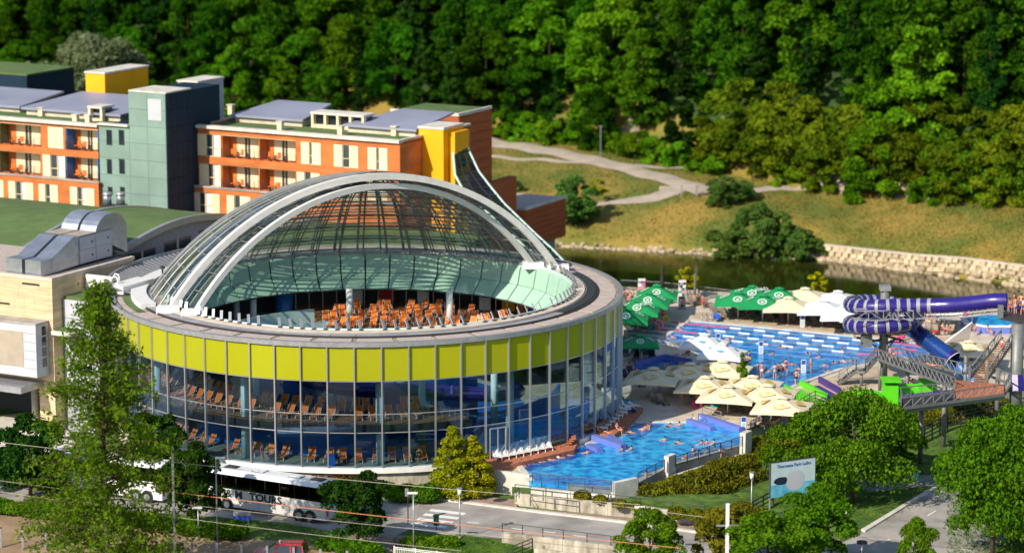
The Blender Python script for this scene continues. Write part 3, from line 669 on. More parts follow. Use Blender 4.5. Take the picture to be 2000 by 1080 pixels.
# green tower
tw = hroot('stair_tower', 'tall sage green clad tower between the two hotel wings', 'tower')
vT = -6.4; x0 = HV(195, 330, vT)[0]; x1 = HV(252, 240, vT)[0]; x2 = HV(325, 300, vT)[0]; zt = zat(325, 184, vT); zl = zat(230, 246, vT); vB = HU(372, 170, x2)[0]
mbox('core', 'dark_and_shade_cladding', tw, x0 + .1, vT + .1, 0, x2 - .1, vT + 9, zl - .1); mbox('core', 'dark_and_shade_cladding', tw, x1 + .1, vT + .1, zl - .2, x2 - .1, vT + 11, zt - .1)
nr = 9; zz = [8 + (zt - 8) * k / nr for k in range(nr + 1)]
holes = [(HV(a, b, vT)[0], HV(c, d, vT)[0], zat(a, d, vT), zat(a, b, vT)) for a, b, c, d in ((208, 255, 218, 283), (232, 255, 242, 283), (209, 312, 218, 339), (233, 312, 243, 339), (211, 366, 219, 380), (235, 366, 243, 380))]
for k in range(nr):
    for a, b in ((x0, x1), (x1, (x1 + x2) / 2), ((x1 + x2) / 2, x2)):
        if a == x0 and zz[k + 1] > zl + .4: continue
        mbox('cladding_panel', 'teal_cladding', tw, a + .015, vT, zz[k] + .015, b - .015, vT + .09, min(zz[k + 1], zl if a == x0 else 99) - .015)
    for j in range(5): a = vT + .1 + (vB - vT) * j / 5; mbox('side_panel', 'dark_and_shade_cladding', tw, x2, a + .02, zz[k] + .02, x2 + .08, a + (vB - vT) / 5 - .02, zz[k + 1] - .02)  # same cladding as the front; its shade is put into a darker colour
for a, b, z0, z1 in holes:
    wn = mbox('window', 'dark_glass', tw, a, vT - .05, z0, b, vT - .01, z1); mbox('window_frame', 'dark_metal', wn, a - .06, vT - .07, z1, b + .06, vT - .01, z1 + .08); mbox('window_frame', 'dark_metal', wn, b, vT - .09, z0, b + .07, vT - .01, z1)
a, z_ = HV(290, 235, vT); b, z2 = HV(315, 195, vT); mbox('louvre_panel', 'white_panel', tw, a, vT - .06, z_, b, vT - .01, z2)
mbox('roof', 'concrete_pale', tw, x1, vT, zt, x2 + .1, vB, zt + .15); mbox('lower_roof', 'concrete_pale', tw, x0, vT - .4, zl, x1, vT + .4, zl + .2)
# amber tower, red block, annexe
am = hroot('amber_tower', 'bright amber clad tower at the east end of the hotel wing', 'tower')
u0, z0 = HV(818, 247, 5); u1 = HV(866, 300, 5)[0]; mbox('front_panel', 'amber', am, u0, 5, 0, u1, 9.5, 22.1); mbox('roof', 'concrete_pale', am, u0 - .1, 4.9, 22.1, u1 + .1, 9.6, 22.35)
mbox('side_wing', 'amber', am, u1, 6.2, 0, u1 + .8, 9.4, 21.7); mbox('window', 'dark_glass', am, u1 + .8, 7, 17.6, u1 + .85, 8.6, 18.6)
rb = hroot('terracotta_block', 'tall dark terracotta block with flat roof behind the amber tower', 'building')
mbox('wall', 'terracotta_red', rb, -13.5, 21.4, 0, -4.2, 29.5, 21.3); mbox('roof', 'green_roof', rb, -13.2, 21.7, 21.3, -4.5, 29.2, 21.42); mbox('cornice', 'concrete_pale', rb, -13.5, 21.3, 21.25, -4.1, 21.6, 21.6)
mbox('cornice', 'concrete_pale', rb, -4.4, 21.6, 21.25, -4.1, 29.5, 21.6); mbox('step', 'terracotta_red', rb, -4.2, 27, 0, -3.2, 34, 12.5)
for k in range(18): mbox('plank_band', 'terracotta_red', rb, -4.19, 21.45, 1 + k * 1.12, -4.12, 29.45, 1.95 + k * 1.12)
an = hroot('annexe', 'low terracotta annexe with grey flat roof by the river', 'building')
mbox('wall', 'terracotta_red', an, -14, 37.3, 2.9, -3.7, 48, 7.8); mbox('front_face', 'terracotta', an, -14, 37.15, 2.9, -3.7, 37.3, 7.8); mbox('roof', 'gravel_roof', an, -13.8, 37.4, 7.8, -3.9, 47.8, 7.92); mbox('roof_edge', 'concrete_pale', an, -3.95, 37.1, 7.75, -3.55, 48.1, 8.05)
mbox('roof_edge', 'concrete_pale', an, -14, 37.05, 7.75, -3.95, 37.4, 8.05); mbox('foot', 'concrete', an, -13, 38, -6, -4.6, 47, 2.9)
for k in range(7): mbox('plank_band', 'terracotta_red', an, -3.69, 37.3, 3.0 + k * .68, -3.62, 48, 3.62 + k * .68)
# grey roofs, dormers, rooftop boxes: each sits on the wings
def vroof(name, label, pts, v0, v1, zf, zb, mat='grey_roof'):
    rt = hroot(name, label, 'roof'); (a, b), (c, d) = pts; m = MB()
    m.add([(a, v0, zf), (b, v0, zf), (d, v1, zb), (c, v1, zb), (a, v0, zf - .25), (b, v0, zf - .25), (d, v1, zb - .25), (c, v1, zb - .25)], [(0, 1, 2, 3), (4, 7, 6, 5), (0, 4, 5, 1), (1, 5, 6, 2), (2, 6, 7, 3), (3, 7, 4, 0)]).build('roof_sheet', mat, rt)
    MB().box(min(a, b) + .4, v0 + .5, ZR - .3, max(a, b) - .4, v1 - .3, zf - .26).build('attic_wall', 'coping', rt)
    return rt
vroof('standing_seam_roof', 'blue grey standing seam roof over the east wing beside the amber tower', [(uR - 10.5, uR - .8), (uR - 8.5, uR - 1.6)], 5, 15, 21.9, 22.7)
vroof('standing_seam_roof', 'blue grey standing seam roof next to the grey lift box', [(uL + 1, uL + 11), (uL + 1.5, uL + 9)], 6, 15.5, 21.9, 22.6)
vroof('standing_seam_roof', 'wide blue grey roof below the amber rooftop box', [(uT - 15, uT - .5), (uT - 13.5, uT + 1.5)], vW + 5, vW + 15, 22.0, 22.9)
vroof('standing_seam_roof', 'blue grey roof at the west edge of the hotel', [(uT - 30, uT - 16), (uT - 29, uT - 17)], vW + 6, vW + 16, 21.9, 22.6)
for (u, v, n, lab) in ((uL + 12, 6.5, 4, 'long pale dormer with four dark openings on the hotel roof'), (uT - 4.6, vW + 4.5, 1, 'small pale dormer beside the green tower')):
    dm = hroot('dormer', lab, 'dormer'); mbox('back_wall', 'dark_glass', dm, u, v + .6, ZR - .3, u + n * 1.7, v + 2.2, ZR + 1.3); mbox('roof', 'concrete_pale', dm, u - .2, v - .1, ZR + 1.3, u + n * 1.7 + .2, v + 2.4, ZR + 1.55)
    for k in range(n + 1): mbox('pier', 'cream', dm, u + k * 1.7 - .15, v, ZR - .3, u + k * 1.7 + .15, v + .58, ZR + 1.3)
    mbox('sill', 'cream', dm, u + .16, v + .02, ZR - .28, u + n * 1.7 - .16, v + .5, ZR + .1)
def block(name, label, cat, mat, u0, v0, z0, u1, v1, z1, topm='concrete_pale', sidem=None):
    rt = hroot(name, label, cat); mbox('wall', mat, rt, u0, v0, z0, u1, v1, z1); mbox('roof', topm, rt, u0 - .12, v0 - .12, z1, u1 + .12, v1 + .12, z1 + .2)
    if sidem: mbox('side_panel', sidem, rt, u1, v0 + .05, z0, u1 + .05, v1 - .05, z1 - .05)
    return rt
u0, zb = HV(168, 178, 10); u1 = HV(205, 178, 10)[0]; block('rooftop_box', 'bright amber box standing on the grey hotel roof', 'rooftop box', 'amber', u0, 10, 21, u1, 19, zat(168, 143, 10))
u0 = HV(348, 180, 12)[0]; u1 = HV(386, 180, 12)[0]; block('lift_box', 'pale grey lift box rising behind the green tower', 'rooftop box', 'white_panel', u0, 12, 15, u1, 17.5, zat(348, 160, 12))
u1 = HV(52, 150, 22)[0]; block('dark_block', 'dark blue block with pale green roof at the far west edge', 'building', 'dark_and_shade_cladding', u1 - 20, 22, 0, u1, 32, zat(0, 145, 22), 'green_roof')
for n_, (px, py, v) in enumerate([(545, 238, 2.5), (663, 246, 2.2), (768, 232, 5), (448, 190, 12), (145, 232, vW + 2), (170, 233, vW + 2.4), (78, 222, vW + 5)]):
    u, z = HV(px, py, v); c_ = hroot('roof_vent', 'small pale vent box, %s along the hotel roofs from the east' % ORD[n_], 'vent'); mbox('shaft', 'cream', c_, u - .3, v, ZR - .4, u + .3, v + .6, ZR + .7); mbox('cap', 'concrete_pale', c_, u - .4, v - .1, ZR + .7, u + .4, v + .7, ZR + .82)
# cylinders by the tower foot
for n_, px in enumerate((210, 236)):
    p = PY(px, 403, 314.5); c_ = root('exhaust_stack', ['silver exhaust stack nearer the terracotta corner', 'silver exhaust stack nearer the green tower'][n_], 'stack', tuple(p), group='silver exhaust stacks')
    MB().cyl((0, 0), .5, .2, 1.5, 16).build('drum', 'duct_metal', c_, True); MB().cyl((0, 0), .54, 1.2, 1.6, 16, r2=.5).build('cap', 'grey_metal', c_, True); MB().box(-.7, -.5, -.2, .7, .5, .2).build('base', 'dark_metal', c_)
# balcony chairs
bc = root('balcony_chair', 'orange chair on a hotel balcony', 'chair', group='orange chairs on hotel balconies')
MB().box(-.25, -.25, .4, .25, .25, .46).build('seat', 'orange', bc); MB().box(-.25, .2, .46, .25, .27, .95).build('backrest', 'orange', bc)
lg = MB().box(-.02, -.02, 0, .02, .02, .4).mesh('leg', 'dark_metal')
for i in (-.22, .22):
    for j in (-.22, .22): piece('leg', lg, bc, (i, j, 0))
pc = Proto(bc)
green_chair_spots.sort(key=lambda q: (q[0] > uL - 1, -round(q[2]), q[0])); fl = {}
for u, v, z in green_chair_spots:
    kf = (u > uL - 1, round(z)); fl.setdefault(kf, 0); top = kf[1] == max(round(q[2]) for q in green_chair_spots if (q[0] > uL - 1) == kf[0])
    pc.put(uv2w(u, v, z), HA + random.uniform(-.6, .6), '%s orange chair from the west on the %s balconies of the %s wing' % (ORD[fl[kf]], 'top' if top else 'lower', 'dome side' if kf[0] else 'west'), 'orange chairs on hotel balconies'); fl[kf] += 1

# ------------------------------------------------------------------ podium, green roofs, stone building, ducts
pod = hroot('podium', 'flat podium roof linking the hotel with the round hall', 'building')
uS = -8.3
mbox('block', 'concrete', pod, -70, -38, -4, uS - 3.2, -6.5, 11.6); mbox('roof_walk', 'brown_paving', pod, uS - 3.1, -44, 11.0, uS - .6, -2, 12.2); mbox('roof_walk_edge', 'concrete_pale', pod, uS - .6, -44, 11.0, uS - .35, -2, 12.5)
arc = [(16.8 - math.sqrt(max(0, 25.6 ** 2 - (v + 33.9) ** 2)), v) for v in [-31 + 1.4 * k for k in range(17)]]
MB().prism([(uS - .34, -31)] + arc + [(arc[-1][0], -2), (uS - .34, -2)], -3, 11.9).build('green_bed', 'green_roof', pod)
mbox('gravel', 'gravel_roof', pod, uS - 8, -6.4, 11.6, uS + 8, -.5, 11.75)
def vault(name, label, u0, u1, v0, v1, z0, rise, cren):
    rt = hroot(name, label, 'roof'); N = 20; m = MB(); t_ = MB()
    def z(t): return z0 + rise * math.sin(math.pi * t ** cren)
    pr = [(v0 + (v1 - v0) * i / N, z(i / N)) for i in range(N + 1)]
    for (a, za), (b, zb) in zip(pr[:-1], pr[1:]):
        m.add([(u0, a, za), (u1, a, za), (u1, b, zb), (u0, b, zb)], [(0, 1, 2, 3)])
        for uu in (u0, u1): t_.add([(uu, a, za - .55), (uu, b, zb - .55), (uu, b, zb + .12), (uu, a, za + .12), (uu - .5, a, za - .55), (uu - .5, b, zb - .55), (uu - .5, b, zb + .12), (uu - .5, a, za + .12)], [(0, 1, 2, 3), (4, 7, 6, 5), (3, 2, 6, 7), (0, 4, 5, 1)])
    m.build('green_shell', 'green_roof', rt, True); t_.build('edge_fascia', 'grey_metal', rt)
    w_ = MB()
    for (a, za), (b, zb) in zip(pr[:-1], pr[1:]): w_.add([(u1 - 1.0, a, 10), (u1 - 1.0, b, 10), (u1 - 1.0, b, zb - .1), (u1 - 1.0, a, za - .1)], [(0, 1, 2, 3)]); w_.add([(u0 + .5, a, 10), (u0 + .5, b, 10), (u0 + .5, b, zb - .1), (u0 + .5, a, za - .1)], [(3, 2, 1, 0)])
    w_.add([(u0, v0 + .1, 10), (u1 - 1, v0 + .1, 10), (u1 - 1, v0 + .1, z0), (u0, v0 + .1, z0)], [(0, 1, 2, 3)])
    w_.build('end_wall', 'cloth_grey', rt)
    for k in range(3):
        a = v0 + (v1 - v0) * (.20 + .2 * k); wn = mbox('window', 'window_glass', rt, u1 - 1.02, a, z0 - 1.0, u1 - .96, a + (v1 - v0) * .15, z0 + .35 + .25 * k); mbox('window_bar', 'concrete_pale', wn, u1 - .96, a + (v1 - v0) * .07, z0 - 1.0, u1 - .92, a + (v1 - v0) * .08, z0 + .35 + .25 * k)
vault('vaulted_green_roof', 'low vaulted green roof with windows under its curved edge', uS - 14, uS - 3.0, -40, -8, 12.5, 2.8, .95)
vault('vaulted_green_roof', 'broad vaulted green roof behind the silver ducts', -75, uS - 14.6, -41, -7.6, 11.9, 2.9, 1.0)
stb = hroot('stone_building', 'pale travertine building with a boxed oriel beside the round hall', 'building')
vS = -51.5
mbox('core', 'stone_joint', stb, -60, vS + .06, 3.4, uS - .06, -38.1, 13.4); mbox('roof', 'gravel_roof', stb, -60, vS + .5, 13.4, uS - .4, -38, 13.5)
rowz = [3.4 + 1.0 * k for k in range(10)]
for k, z in enumerate(rowz):
    u = -26.0 - (k % 3) * .7
    mbox('stone_course', 'travertine', stb, -60, vS, z + .01, u - .01, vS + .05, z + .99)
    while u < uS - .05:
        L = min(random.choice((1.2, 1.8, 2.4)), uS - u); mbox('stone_slab', 'travertine', stb, u + .008, vS, z + .008, u + L - .008, vS + .05, z + .992); u += L
    v = vS + .07
    while v < -38.2:
        L = min(random.choice((1.8, 2.4)), -38.1 - v); mbox('stone_slab', 'travertine', stb, uS - .05, v + .01, z + .01, uS, v + L - .01, z + .99); v += L
mbox('parapet', 'coping', stb, -60, vS - .06, 13.4, uS + .06, vS + .4, 13.72); mbox('parapet', 'coping', stb, uS - .4, vS + .4, 13.4, uS + .06, -38, 13.72)
for px, py, w_ in ((60, 555, 2.1), (5, 592, 1.8)): u, z = HV(px, py, vS); mbox('slot', 'dark_metal', stb, u - w_ / 2, vS - .02, z - .1, u + w_ / 2, vS - .005, z + .1)
ou1 = HV(72, 700, vS - 2)[0]; oz0, oz1 = zat(72, 738, vS - 2), zat(72, 636, vS - 2)
orl = mbox('oriel', 'white_panel', stb, -60, vS - 2, oz0, ou1, vS - .02, oz1)
mbox('oriel_shutter', 'shutter', orl, -60, vS - 2.03, oz0 + .9, ou1 - 1.6, vS - 2.001, oz1 - .8)
for k in range(6): z = oz0 + (oz1 - oz0) * k / 6; mbox('white_cladding', 'white_panel', orl, ou1 - 1.55, vS - 2.05, z + .02, ou1, vS - 2.002, z + (oz1 - oz0) / 6 - .02)
for k in range(4): z = oz0 + .9 + k * 1.05; mbox('side_window', 'dark_glass', orl, ou1, vS - 1.1, z, ou1 + .04, vS - .5, z + .85)
mbox('oriel_roof', 'concrete', orl, -60, vS - 2.1, oz1, ou1 + .06, vS - .02, oz1 + .15)
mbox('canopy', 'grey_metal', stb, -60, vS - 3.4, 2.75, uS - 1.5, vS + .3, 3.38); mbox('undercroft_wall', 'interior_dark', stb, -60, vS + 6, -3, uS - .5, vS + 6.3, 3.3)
cmb = MB().cyl((0, 0), .35, -3, 3.3, 12).mesh('pillar', 'concrete')
for u in (-12, -18, -24): piece('pillar', cmb, stb, (u, vS + 1.5, 0))
mbox('corner_pier', 'travertine', stb, uS - 2, vS + .1, -3, uS - .1, vS + 6, 3.3)
sg = hroot('exit_sign', 'small green sign with a pale arrow over the undercroft', 'sign'); u, z = HV(39, 757, vS); mbox('board', 'bin_green', sg, u - 1.1, vS - .12, z - .22, u + 1.1, vS - .04, z + .22); mbox('lettering', 'white_paint', sg, u - .9, vS - .125, z - .06, u + .3, vS - .121, z + .06); mbox('arrow', 'white_paint', sg, u + .6, vS - .125, z - .1, u + .9, vS - .121, z + .1)
hx = root('hexagon_board', 'dark orange hexagonal board on the undercroft wall', 'board', tuple(uv2w(uS - 5.2, vS + 5.9, 1.2)), HA)
MB().add([(math.cos(R_(60 * k)) * 1.7, y, math.sin(R_(60 * k)) * 1.7) for y in (-.1, 0) for k in range(6)], [(0, 1, 2, 3, 4, 5), (11, 10, 9, 8, 7, 6)] + [(k, k + 6, (k + 1) % 6 + 6, (k + 1) % 6) for k in range(6)]).build('board', 'cloth_red', hx)
wb = hroot('white_block', 'white panelled link block between stone building and round hall', 'building')
mbox('core', 'cloth_grey', wb, uS + .1, -49.9, -3, uS + 3.5, -46.6, 11.4)
for k in range(5):
    for j in range(2): mbox('white_cladding', 'white_panel', wb, uS + .15 + j * 2.15, -50, 2.2 + k * 1.85, uS + 2.25 + j * 2.15, -49.91, 4.0 + k * 1.85)
mbox('white_wall', 'white_paint', wb, uS + .3, -46.5, 11.4, uS + 3.4, -46.2, 13.3); mbox('green_bed', 'green_roof', wb, uS + .2, -49.8, 11.4, uS + 3.4, -46.7, 11.7); mbox('white_ramp', 'white_paint', wb, uS + 3.6, -47.6, 11.97, uS + 5.6, -42.5, 12.7)
mbox('ledge', 'concrete_pale', wb, uS + .02, -51.9, 8.2, uS + 2.6, -50.1, 8.6); mbox('ledge_green', 'green_roof', wb, uS + .2, -51.7, 8.6, uS + 2.4, -50.2, 8.68)
pw = root('pipe_post', 'small dark mushroom vent on the green bed by the white wall', 'vent', tuple(uv2w(uS + 5.6, -41, 12.6))); MB().cyl((0, 0), .1, 0, .9, 8).build('post', 'dark_metal', pw); MB().ell((0, 0, .95), (.3, .3, .2), 8, 5).build('cap', 'dark_metal', pw)
for n_, (u, v) in enumerate(((uS + 3.4, -45.2), (uS + 4.1, -46.4))):
    c_ = root('gooseneck_vent', ['white gooseneck vent pipe above the white panels', 'grey gooseneck vent pipe at the block corner'][n_], 'vent', tuple(uv2w(u, v, 11.6))); MB().tube([(0, 0, 0), (0, 0, 1.5), (-.12, 0, 1.75), (-.4, 0, 1.8), (-.55, 0, 1.6)], .09, 6).build('pipe', 'white_paint', c_, True)
for n_, (px, py) in enumerate(((242, 491), (257, 488))):
    p = P(px, py, 12.2); c_ = root('air_conditioner', ['beige air conditioner box on the podium walk', 'white fan unit on the podium walk'][n_], 'air conditioner', tuple(p), HA); MB().box(-.4, -.2, 0, .4, .2, .9 + .4 * n_).build('case', 'cream' if n_ == 0 else 'white_paint', c_); MB().tube([(.0, -.21, .5 + .3 * n_), (0, -.24, .5 + .3 * n_)], .3, 14).build('fan', 'dark_metal', c_)
def duct(u, v, label):
    rt = root('air_handler', label, 'air handler', tuple(uv2w(u, v, 13.5)), HA)
    MB().box(0, 0, .05, 2.0, 1.7, 2.0).build('intake_box', 'duct_metal', rt)
    MB().add([(0, 1.75, .05), (2, 1.75, .05), (2, 6, .3), (0, 6, .3), (0, 1.75, 2.0), (2, 1.75, 2.0), (2.0, 5.2, 4.0), (0, 5.2, 4.0), (2, 6, 4), (0, 6, 4)], [(0, 1, 5, 4), (4, 5, 6, 7), (7, 6, 8, 9), (1, 2, 8, 6, 5), (0, 4, 7, 9, 3), (2, 3, 9, 8), (0, 3, 2, 1)]).build('sloping_duct', 'duct_metal', rt)
    for k in range(2):
        for j in range(2): q = MB().box(2.05, 6.1 + 2.6 * k, .4 + 1.7 * j, 2.12, 8.6 + 2.6 * k, 2.05 + 1.7 * j).build('access_panel', 'white_panel', rt); MB().box(2.13, 7.9 + 2.6 * k, 1.1 + 1.7 * j, 2.17, 8.1 + 2.6 * k, 1.3 + 1.7 * j).build('handle', 'dark_metal', q)
    MB().box(0, 6.02, .3, 2.04, 11.4, 3.9).build('housing', 'grey_metal', rt); MB().box(-.05, 5.9, 3.9, 2.1, 11.4, 4.0).build('housing_top', 'shutter', rt)
    m = MB(); N = 12
    for k in range(N + 1):
        t = math.pi * k / N; y, z = 11.2 - math.cos(t) * 2.6, 3.4 + math.sin(t) * 2.6
        for x in (0, 2.1): m.v.append((x, y, z))
    m.v += [(0, 13.8, .3), (2.1, 13.8, .3)]
    for k in range(N + 1): m.f.append([k * 2, k * 2 + 2, k * 2 + 3, k * 2 + 1]); m.m.append(0)
    m.f.append([k * 2 + 1 for k in range(N + 2)] + []); m.m.append(0); m.f.append([k * 2 for k in range(N + 2)][::-1]); m.m.append(0)
    m.build('elbow_duct', 'duct_metal', rt)
    MB().box(.1, 2, -.1, .3, 13, .05).box(1.7, 2, -.1, 1.9, 13, .05).build('skid', 'dark_metal', rt); return rt
DU = duct(uS - 3.9, vS + .9, 'silver roof air handler with elbow duct nearer the round hall'); DV = duct(uS - 6.2, vS + .9, 'silver roof air handler with elbow duct further from the round hall')
DU.scale = DV.scale = (.95, 1.02, .78)

# ------------------------------------------------------------------ pools
def pool(name, label, water, pix, z=.03, kerb='concrete_pale', kw=.45):
    rt = root(name, label, 'pool', tuple(P(*pix[0]))); pts = [P(a, b, 0) for a, b in pix]
    MB().prism([(p.x, p.y) for p in pts], -1.9, z).build('water', water, rt, world=True)
    return rt, pts
mp, mpts = pool('swimming_pool', 'large blue swimming pool with lane ropes beside the river fence', 'pool_water', [(1345, 627), (1560, 647), (1730, 664), (1850, 678), (1850, 700), (1760, 700), (1640, 722), (1545, 757), (1500, 763), (1455, 740), (1380, 700), (1330, 680), (1288, 665)])
km = MB(); n = len(mpts)
for i in range(n): km.bar(mpts[i] + Vector((0, 0, .04)), mpts[(i + 1) % n] + Vector((0, 0, .04)), .5, .14)
km.build('kerb', 'concrete_pale', mp, world=True)
tag(MB().prism(poly([(1350, 622), (1560, 642), (1735, 659), (1860, 672), (1866, 662), (1740, 644), (1560, 626), (1352, 609)], .012), .0, .012).build('pool_walkway', 'pool_kerb'), kind='structure')
tag(MB().prism(poly([(1545, 766), (1640, 730), (1760, 705), (1800, 720), (1650, 770), (1560, 790)], .012), .0, .012).build('pool_walkway', 'pool_kerb'), kind='structure')
fd = (P(1730, 664) - P(1345, 627)).normalized(); fs = Vector((fd.y, -fd.x, 0))
fseg = MB().tube([(0, 0, 0), (1, 0, 0)], .09, 6)
fw = fseg.mesh('float', 'white_paint'); fr_ = fseg.mesh('float', 'float_red'); fb = fseg.mesh('float', 'blue_wall')
for k in range(6):
    a = P(1345, 627) + fs * (1.7 + 2.15 * k) - fd * (1.5 + 1.0 * k if k < 4 else 3); ln = root('lane_rope', '%s lane rope from the river side with white floats' % ORD[k], 'lane rope', tuple(a + Vector((0, 0, .06))), math.atan2(fd.y, fd.x), 'lane ropes across the swimming pool')
    L = 31 if k < 4 else 27; MB().tube([(0, 0, 0), (L, 0, 0)], .035, 4).build('cable', 'slide_stripe', ln)
    x = .3; i = 0
    while x < L - 1.2:
        end = x < 6.5 or x > L - 6; 
        if k in (1, 3, 5) and x < 6.5: me = fb
        else: me = fr_ if end else fw
        if k < 4: piece('float', me, ln, (x, 0, 0), scale=(1.0 if end else 1.35, 1, 1)); x += 1.15 if end else 2.9 
        else: piece('float', fb, ln, (x, 0, 0), scale=(1, .6, .6)); x += 1.3
sp, spts = pool('spa_pool', 'bright turquoise pool in front of the round hall with bathers', 'spa_water', [(1012, 908), (1150, 868), (1205, 858), (1242, 825), (1345, 825), (1372, 818), (1452, 846), (1450, 866), (1312, 904), (1240, 936), (1197, 950), (1036, 938)])
for nm_, pix in (('shallow_bench', [(1014, 908), (1145, 870), (1200, 862), (1170, 880), (1090, 906), (1034, 920)]), ('shallow_bench', [(1222, 850), (1243, 826), (1300, 826), (1262, 848), (1235, 860)])):
    MB().prism(poly(pix, .04), -.1, .036).build(nm_, 'shallow_water', sp, world=True)
for a, b in ((0, 1), (3, 4), (11, 0)): MB().bar(spts[a] + Vector((0, 0, .05)), spts[b] + Vector((0, 0, .05)), .55, .16).build('kerb', 'concrete_pale', sp, world=True)
for a, b, h in ((P(1158, 859), P(1218, 878), .55), (P(1150, 874), P(1172, 884), .4), (P(1190, 858), P(1212, 873), .5), (P(1345, 826), P(1392, 842), .45), (P(1368, 817), P(1448, 844), .5)):
    MB().bar(a + Vector((0, 0, h / 2 - .1)), b + Vector((0, 0, h / 2 - .1)), .6, h + .2).build('blue_wall', 'pool_blue', sp, world=True)
def rail(name, label, cat, pts, h=1.05, post=1.8, mat='dark_metal', glass_=None, rails=(1.0,), r=.04, group=None):
    rt = root(name, label, cat, tuple(pts[0]), group=group)
    for fz in rails: MB().tube([p + Vector((0, 0, h * fz)) for p in pts], r, 5).build('rail_bar', mat, rt, world=True)
    pm_ = MB().box(-r, -r, 0, r, r, h).mesh('post', mat)
    for a, b in zip(pts[:-1], pts[1:]):
        L = (b - a).length; n = max(1, round(L / post))
        for k in range(n + 1):
            if k == 0 and a is not pts[0]: continue
            piece('post', pm_, rt, a.lerp(b, k / n) - rt.location)
        if glass_:
            for k in range(n):
                p, q = a.lerp(b, (k + .04) / n), a.lerp(b, (k + .96) / n); MB().add([p + Vector((0, 0, .12)), q + Vector((0, 0, .12)), q + Vector((0, 0, h - .08)), p + Vector((0, 0, h - .08))], [(0, 1, 2, 3)]).build('rail_pane', glass_, rt, world=True)
    return rt
def wallseg(name, label, cat, pts, z0, z1, t=.3, mat='stained_concrete', n_=None, cap=True):
    rt = root(name, label, cat, tuple(pts[0]))
    for a, b in zip(pts[:-1], pts[1:]):
        a = Vector((a.x, a.y, 0)); b = Vector((b.x, b.y, 0)); L = (b - a).length; n = n_ or max(1, round(L / 2.9))
        for k in range(n): MB().bar(a.lerp(b, (k + .006) / n) + Vector((0, 0, (z0 + z1) / 2)), a.lerp(b, (k + .994) / n) + Vector((0, 0, (z0 + z1) / 2)), t, z1 - z0).build('wall_panel', mat, rt, world=True)
    return rt
w1 = wallseg('pool_wall', 'pale concrete wall panel at the street corner of the wooden deck', 'wall', [P(957, 923), P(1036, 934)], GZ, .35, .4, 'concrete_pale', 1)
wallseg('pool_wall', 'long low concrete wall under the glass rail of the turquoise pool', 'wall', [P(1038, 946), P(1194, 962)], GZ, -.25, .4, 'concrete_pale', 2)
wallseg('pool_wall', 'concrete corner pier at the street end of the turquoise pool', 'wall', [P(1197, 958), P(1243, 948)], GZ, .75, .5, 'concrete_pale', 1)
rail('glass_rail', 'glass railing along the street side of the turquoise pool', 'railing', [P(1040, 945), P(1194, 960)], 1.0, 2.2, glass_='rail_glass')
rail('glass_rail', 'short glass railing between the two concrete piers of the pool', 'railing', [P(1246, 945), P(1298, 918)], 1.0, 1.8, glass_='rail_glass')
wallseg('pool_wall', 'free standing concrete pier between the two glass railings', 'wall', [P(1301, 916), P(1316, 910)], GZ, 1.2, .5, 'concrete_pale', 1)
rail('glass_rail', 'long glass railing climbing past the ivy towards the umbrellas', 'railing', [P(1320, 912), P(1450, 872)], 1.0, 1.8, glass_='rail_glass')
wallseg('pool_wall', 'concrete pier at the umbrella end of the long glass railing', 'wall', [P(1450, 872), P(1463, 866)], GZ, 1.3, .6, 'concrete_pale', 1)
wallseg('pool_wall', 'white kerb wall below the long glass railing', 'wall', [P(1318, 917), P(1452, 876)], GZ, -.5, .5, 'concrete_pale', 1)
rail('glass_rail', 'railing between the concrete pier and the bare shrub', 'railing', [P(1466, 842), P(1530, 812)], 1.0, 1.8, glass_='rail_glass')
wallseg('pool_wall', 'concrete pier beside the bare shrub', 'wall', [P(1530, 814), P(1545, 807)], GZ, 1.1, .6, 'concrete_pale', 1)
rail('metal_rail', 'metal railing of the umbrella terrace above the bare shrub', 'railing', [P(1548, 808), P(1592, 782), P(1640, 800)], 1.0, 1.8, rails=(1, .6, .3))
# planter wall and hand rails before the pool wall
pw = [P(1006, 986, GZ), P(1250, 1012, GZ), P(1376, 1029, GZ)]
tag(MB().prism(poly([(1008, 984), (1378, 1026), (1460, 1010), (1440, 985), (1240, 985), (1000, 970)], GZ), GZ - .3, GZ + .95).build('planter_soil', 'grass'), kind='structure')
wallseg('planter_wall', 'low stained concrete planter wall along the brown pavement', 'wall', pw, GZ - .2, GZ + 1.15, .25)
rail('metal_rail', 'dark double hand rail on the planter wall', 'railing', [p + Vector((0, 0, 1.15)) for p in pw], .75, 2.9, rails=(1,))
rail('metal_rail', 'dark hand rail on the ramp behind the planter wall', 'railing', [P(1008, 980, GZ + 1.15), P(1014, 972, GZ + 1.15), P(1108, 983, GZ + 1.15)], .95, 2.4, rails=(1, .5))
sw_ = [P(982, 1062, GZ), P(1240, 1092, GZ)]
wallseg('street_wall', 'stained concrete wall with a hand rail on the near side of the street', 'wall', [P(981, 1062, GZ), P(1100, 1076, GZ), P(1240, 1094, GZ)], GZ - 1, GZ + 1.05, .3)
rail('metal_rail', 'dark hand rail on the stained wall by the street', 'railing', [p + Vector((0, 0, 1.05)) for p in (P(981, 1062, GZ), P(1100, 1076, GZ), P(1240, 1094, GZ))], .8, 2.2)
rail('stair_rail', 'dark four bar railing of a stair near the white fence', 'railing', [P(1000, 1096, GZ), P(1040, 1080, GZ)], 1.3, 1.8, rails=(1, .75, .5, .25))
wallseg('street_wall', 'long lower concrete wall at the very edge below the street', 'wall', [P(1044, 1090, GZ), P(1240, 1116, GZ)], GZ - 1, GZ + .9, .3)
